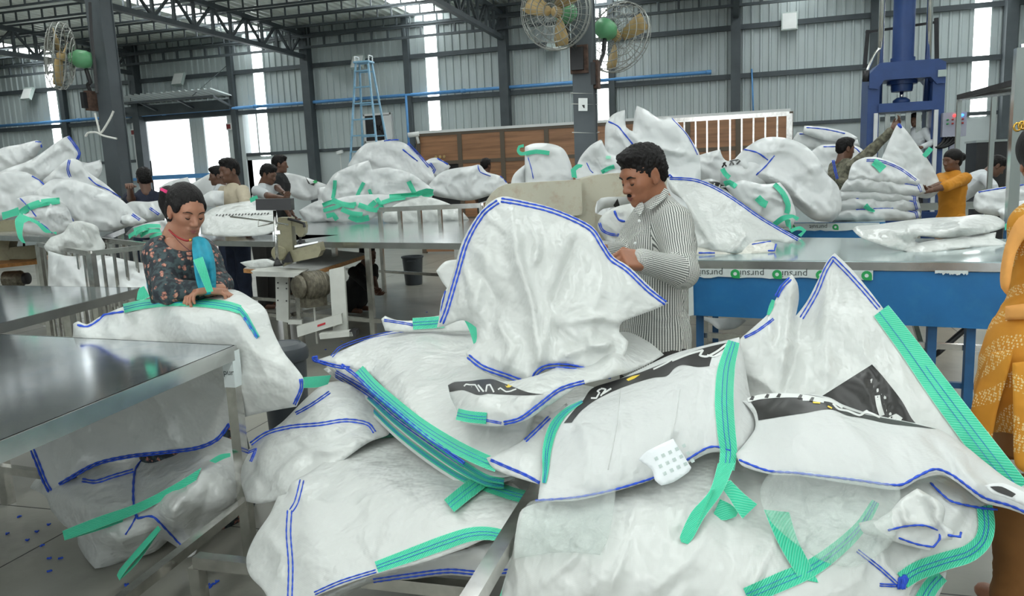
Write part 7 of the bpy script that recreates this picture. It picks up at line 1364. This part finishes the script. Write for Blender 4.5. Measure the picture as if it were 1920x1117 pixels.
# ------------------------------------------------------------------ workers further back
def figure(hx, hy, d, ang, shirt, pants, lab, lean=0.0, armL=None, armR=None, hair='short', s=1.0, skin_='skin_dark', sleeve=.5, tilt=.1, drop=None, legs=True):
    """ang: 0 faces the viewer, 90 the right of the picture, -90 the left"""
    a = rad(ang); F_ = -hf*math.cos(a)+hr*math.sin(a); Bb = basis(F_); hc = Pd(hx, hy, d); T = nrm(Zu*math.cos(lean)+F_*math.sin(lean)); Bt = np.array([nrm(np.cross(Bb[1], T)), Bb[1], T])
    nek = hc-T*.14*s-F_*.02; che = nek-T*.16*s; wai = nek-T*.36*s; pel = nek-T*.5*s; res = .0085
    zf = 0.0
    if drop is not None: pel[2] = drop
    shs = [nek-T*.05*s+Bb[1]*.165*s*g for g in (1, -1)]; arms = []
    for g, sh, am in ((1, shs[0], armL), (-1, shs[1], armR)):
        if am is None: el = sh-Zu*.27*s+Bb[1]*.05*g; wr = el-Zu*.2*s+F_*.1*s
        else: el, wr = Pd(*am[0]), Pd(*am[1])
        arms.append((sh, el, wr))
    hip = [pel+Bb[1]*.085*g for g in (1, -1)]; kn = [h*A(1, 1, 0)+A(0, 0, max(.12, pel[2]*.52))+F_*.02 for h in hip]; an = [h*A(1, 1, 0)+A(0, 0, .07) for h in hip]
    Bh = basis(nrm(F_-Zu*tilt)); pr = [ell(che, (.085, .13, .16), Bt), limb(che, pel, .1, .12), limb(nek+T*.05, che, .05, .08)]
    for sh, el, wr in arms: pr += [limb(sh, el, .045, .038), limb(el, wr, .038, .027)]
    for h, k_, n_ in zip(hip, kn, an): pr += [limb(h, k_, .08, .055), limb(k_, n_, .055, .038), limb(n_-Zu*.03-F_*.04, n_-Zu*.035+F_*.14, .035, .028)]
    parts = [sdf_mesh(head_prims(hc, Bh, .95*s), .0062), sdf_mesh(pr, .013)]
    for (sh, el, wr), g in zip(arms, (1, -1)): dd = nrm(wr-el); parts.append(sdf_mesh(hand_prims(wr, dd, nrm(np.cross(dd, Bb[1])+A(.01, .01, -.3)), -Bb[1]*g+F_*.3, (.5, .55, .6, .6), .4), .0055))
    V, Q = join(parts); o = raw_mesh('person', V, Q, skin_, None, True, label=lab, cat='person', group=GP)
    P = lambda f, l, u: hc+.95*s*(f*Bh[0]+l*Bh[1]+u*Bh[2])
    if hair == 'short': hair_short(hc, Bh, .97*s, o, .0068)
    else:
        hv, hq = sdf_mesh([ell(P(-.02, 0, .05), (.104, .084, .088), Bh, .02), ell(P(-.06, 0, -.02), (.05, .066, .06), Bh, .03), ell(P(.125, 0, -.03), (.075, .1, .095), Bh, .012, -1), ell(P(-.13, 0, .03), (.05, .05, .05), Bh, .015)], .007); raw_mesh('hair', hv, hq, 'hair_black', o, True)
    pr = [ell(che, (.118, .17, .19), Bt, .06), limb(nek-T*.02, che, .07, .12, .06), ell(wai, (.112, .145, .18), Bt, .07), ell(pel, (.12, .155, .12), Bt, .06)]
    for sh, el, wr in arms:
        pr.append(limb(sh, el if sleeve >= .5 else sh+(el-sh)*.7, .066, .058, .04))
        if sleeve > .5: pr.append(limb(el, el+(wr-el)*.92, .055, .044, .03))
    sv, sq_ = sdf_mesh(pr, res); raw_mesh('shirt', fold_noise(sv, .018, 9, int(hx)), sq_, shirt, o, True)
    if legs:
        tr = [ell(pel-Zu*.04, (.118, .15, .12), Bb, .05)]
        for h, k_, n_ in zip(hip, kn, an): tr += [limb(h, k_, .095, .075), limb(k_, n_, .075, .06)]
        raw_mesh('trousers', *sdf_mesh(tr, .014), pants, o, True)
    return o
figure(271, 337, 8.3, -150, 'navy_cloth', 'jeans', 'man in navy tee seen from behind left of the bright doorway', armL=((246, 372, 8.1), (243, 352, 7.8)), armR=((290, 385, 8.4), (268, 385, 7.9)), sleeve=.4)
figure(430, 322, 8.4, -38, 'cream_cloth', 'jeans', 'man in open cream shirt standing behind the floral dressed woman', sleeve=1, armR=((414, 400, 8.5), (408, 425, 8.3)), armL=((466, 398, 8.2), (470, 430, 8.0)), s=1.1)
figure(408, 331, 9.8, -70, 'white_cloth', 'jeans', 'man half hidden behind the cream shirted man')
figure(503, 328, 9.4, 75, 'white_cloth', 'trouser_dark', 'man in white tee bent over a sewing machine', lean=.25, armR=((505, 368, 9.0), (524, 370, 8.9)), armL=((520, 352, 9.5), (532, 362, 9.3)), sleeve=.4, tilt=.4)
figure(525, 309, 10.6, 100, 'black_cloth', 'black_cloth', 'man in black shirt standing behind the white teed sewer')
figure(911, 312, 12.6, 150, 'black_cloth', 'black_cloth', 'man whose head shows above the sacks by the wooden partition')
figure(1585, 280, 8.7, 100, 'camo_cloth', 'jeans', 'man in camouflage shirt raising a sack with one arm', armR=((1636, 280, 8.5), (1672, 243, 8.35)), sleeve=1, armL=((1562, 330, 8.8), (1590, 345, 8.5)))
figure(1717, 226, 13.4, -60, 'white_cloth', 'trouser_dark', 'man in white shirt standing at the blue press', sleeve=.55, armL=((1748, 268, 13.2), (1728, 276, 13.0)))
figure(1785, 302, 8.5, -75, 'orange_cloth', 'orange_cloth', 'woman in orange top with hair bun far right', hair='bun', armR=((1765, 345, 8.3), (1745, 352, 8.2)), armL=((1772, 350, 8.1), (1748, 356, 8.1)))
figure(1868, 312, 9.4, 75, 'white_cloth', 'trouser_dark', 'man in white shirt bending down over a sack far right', lean=.85, tilt=.8, armR=((1862, 352, 9.0), (1878, 386, 8.9)), armL=((1850, 350, 9.5), (1872, 386, 9.3)), sleeve=.5, drop=1.0)
figure(690, 478, 8.9, 60, 'black_cloth', 'black_cloth', 'person in dark clothes crouching on the floor under the long table', lean=.35, drop=.28, armR=((690, 535, 8.6), (702, 545, 8.5)), armL=((700, 520, 8.9), (706, 540, 8.6)))
# platform under the press operator
po = Pd(1717, 226, 13.4); MB().bb((po[0]-.6, po[1]-.5, 0), (po[0]+.6, po[1]+.6, .04)).build('floor_mat', 'black_plastic', label='dark mat on the floor under the press operator', cat='mat')

# snippets of blue thread swept over the floor
sb = MB(); rs = random.Random(4)
for (px, py) in ((12, 1000), (50, 1012), (35, 968), (90, 983), (68, 996), (78, 1022), (92, 1046), (113, 1046), (92, 1070), (235, 1096), (398, 1095), (405, 1090), (392, 1100), (388, 1096), (960, 560), (700, 600), (745, 612), (640, 640), (800, 585), (610, 655)):
    p = Pz(px, py, .004); a = rs.uniform(0, 3.1); sb.box(p, (.016, .007, .006), rotz(a)); sb.box(p+A(.006, .004, .001), (.010, .005, .005), rotz(a+1))
sb.build('thread_scraps', 'stitch_blue', label='scraps of blue sewing thread scattered on the floor', cat='thread', kind='stuff')
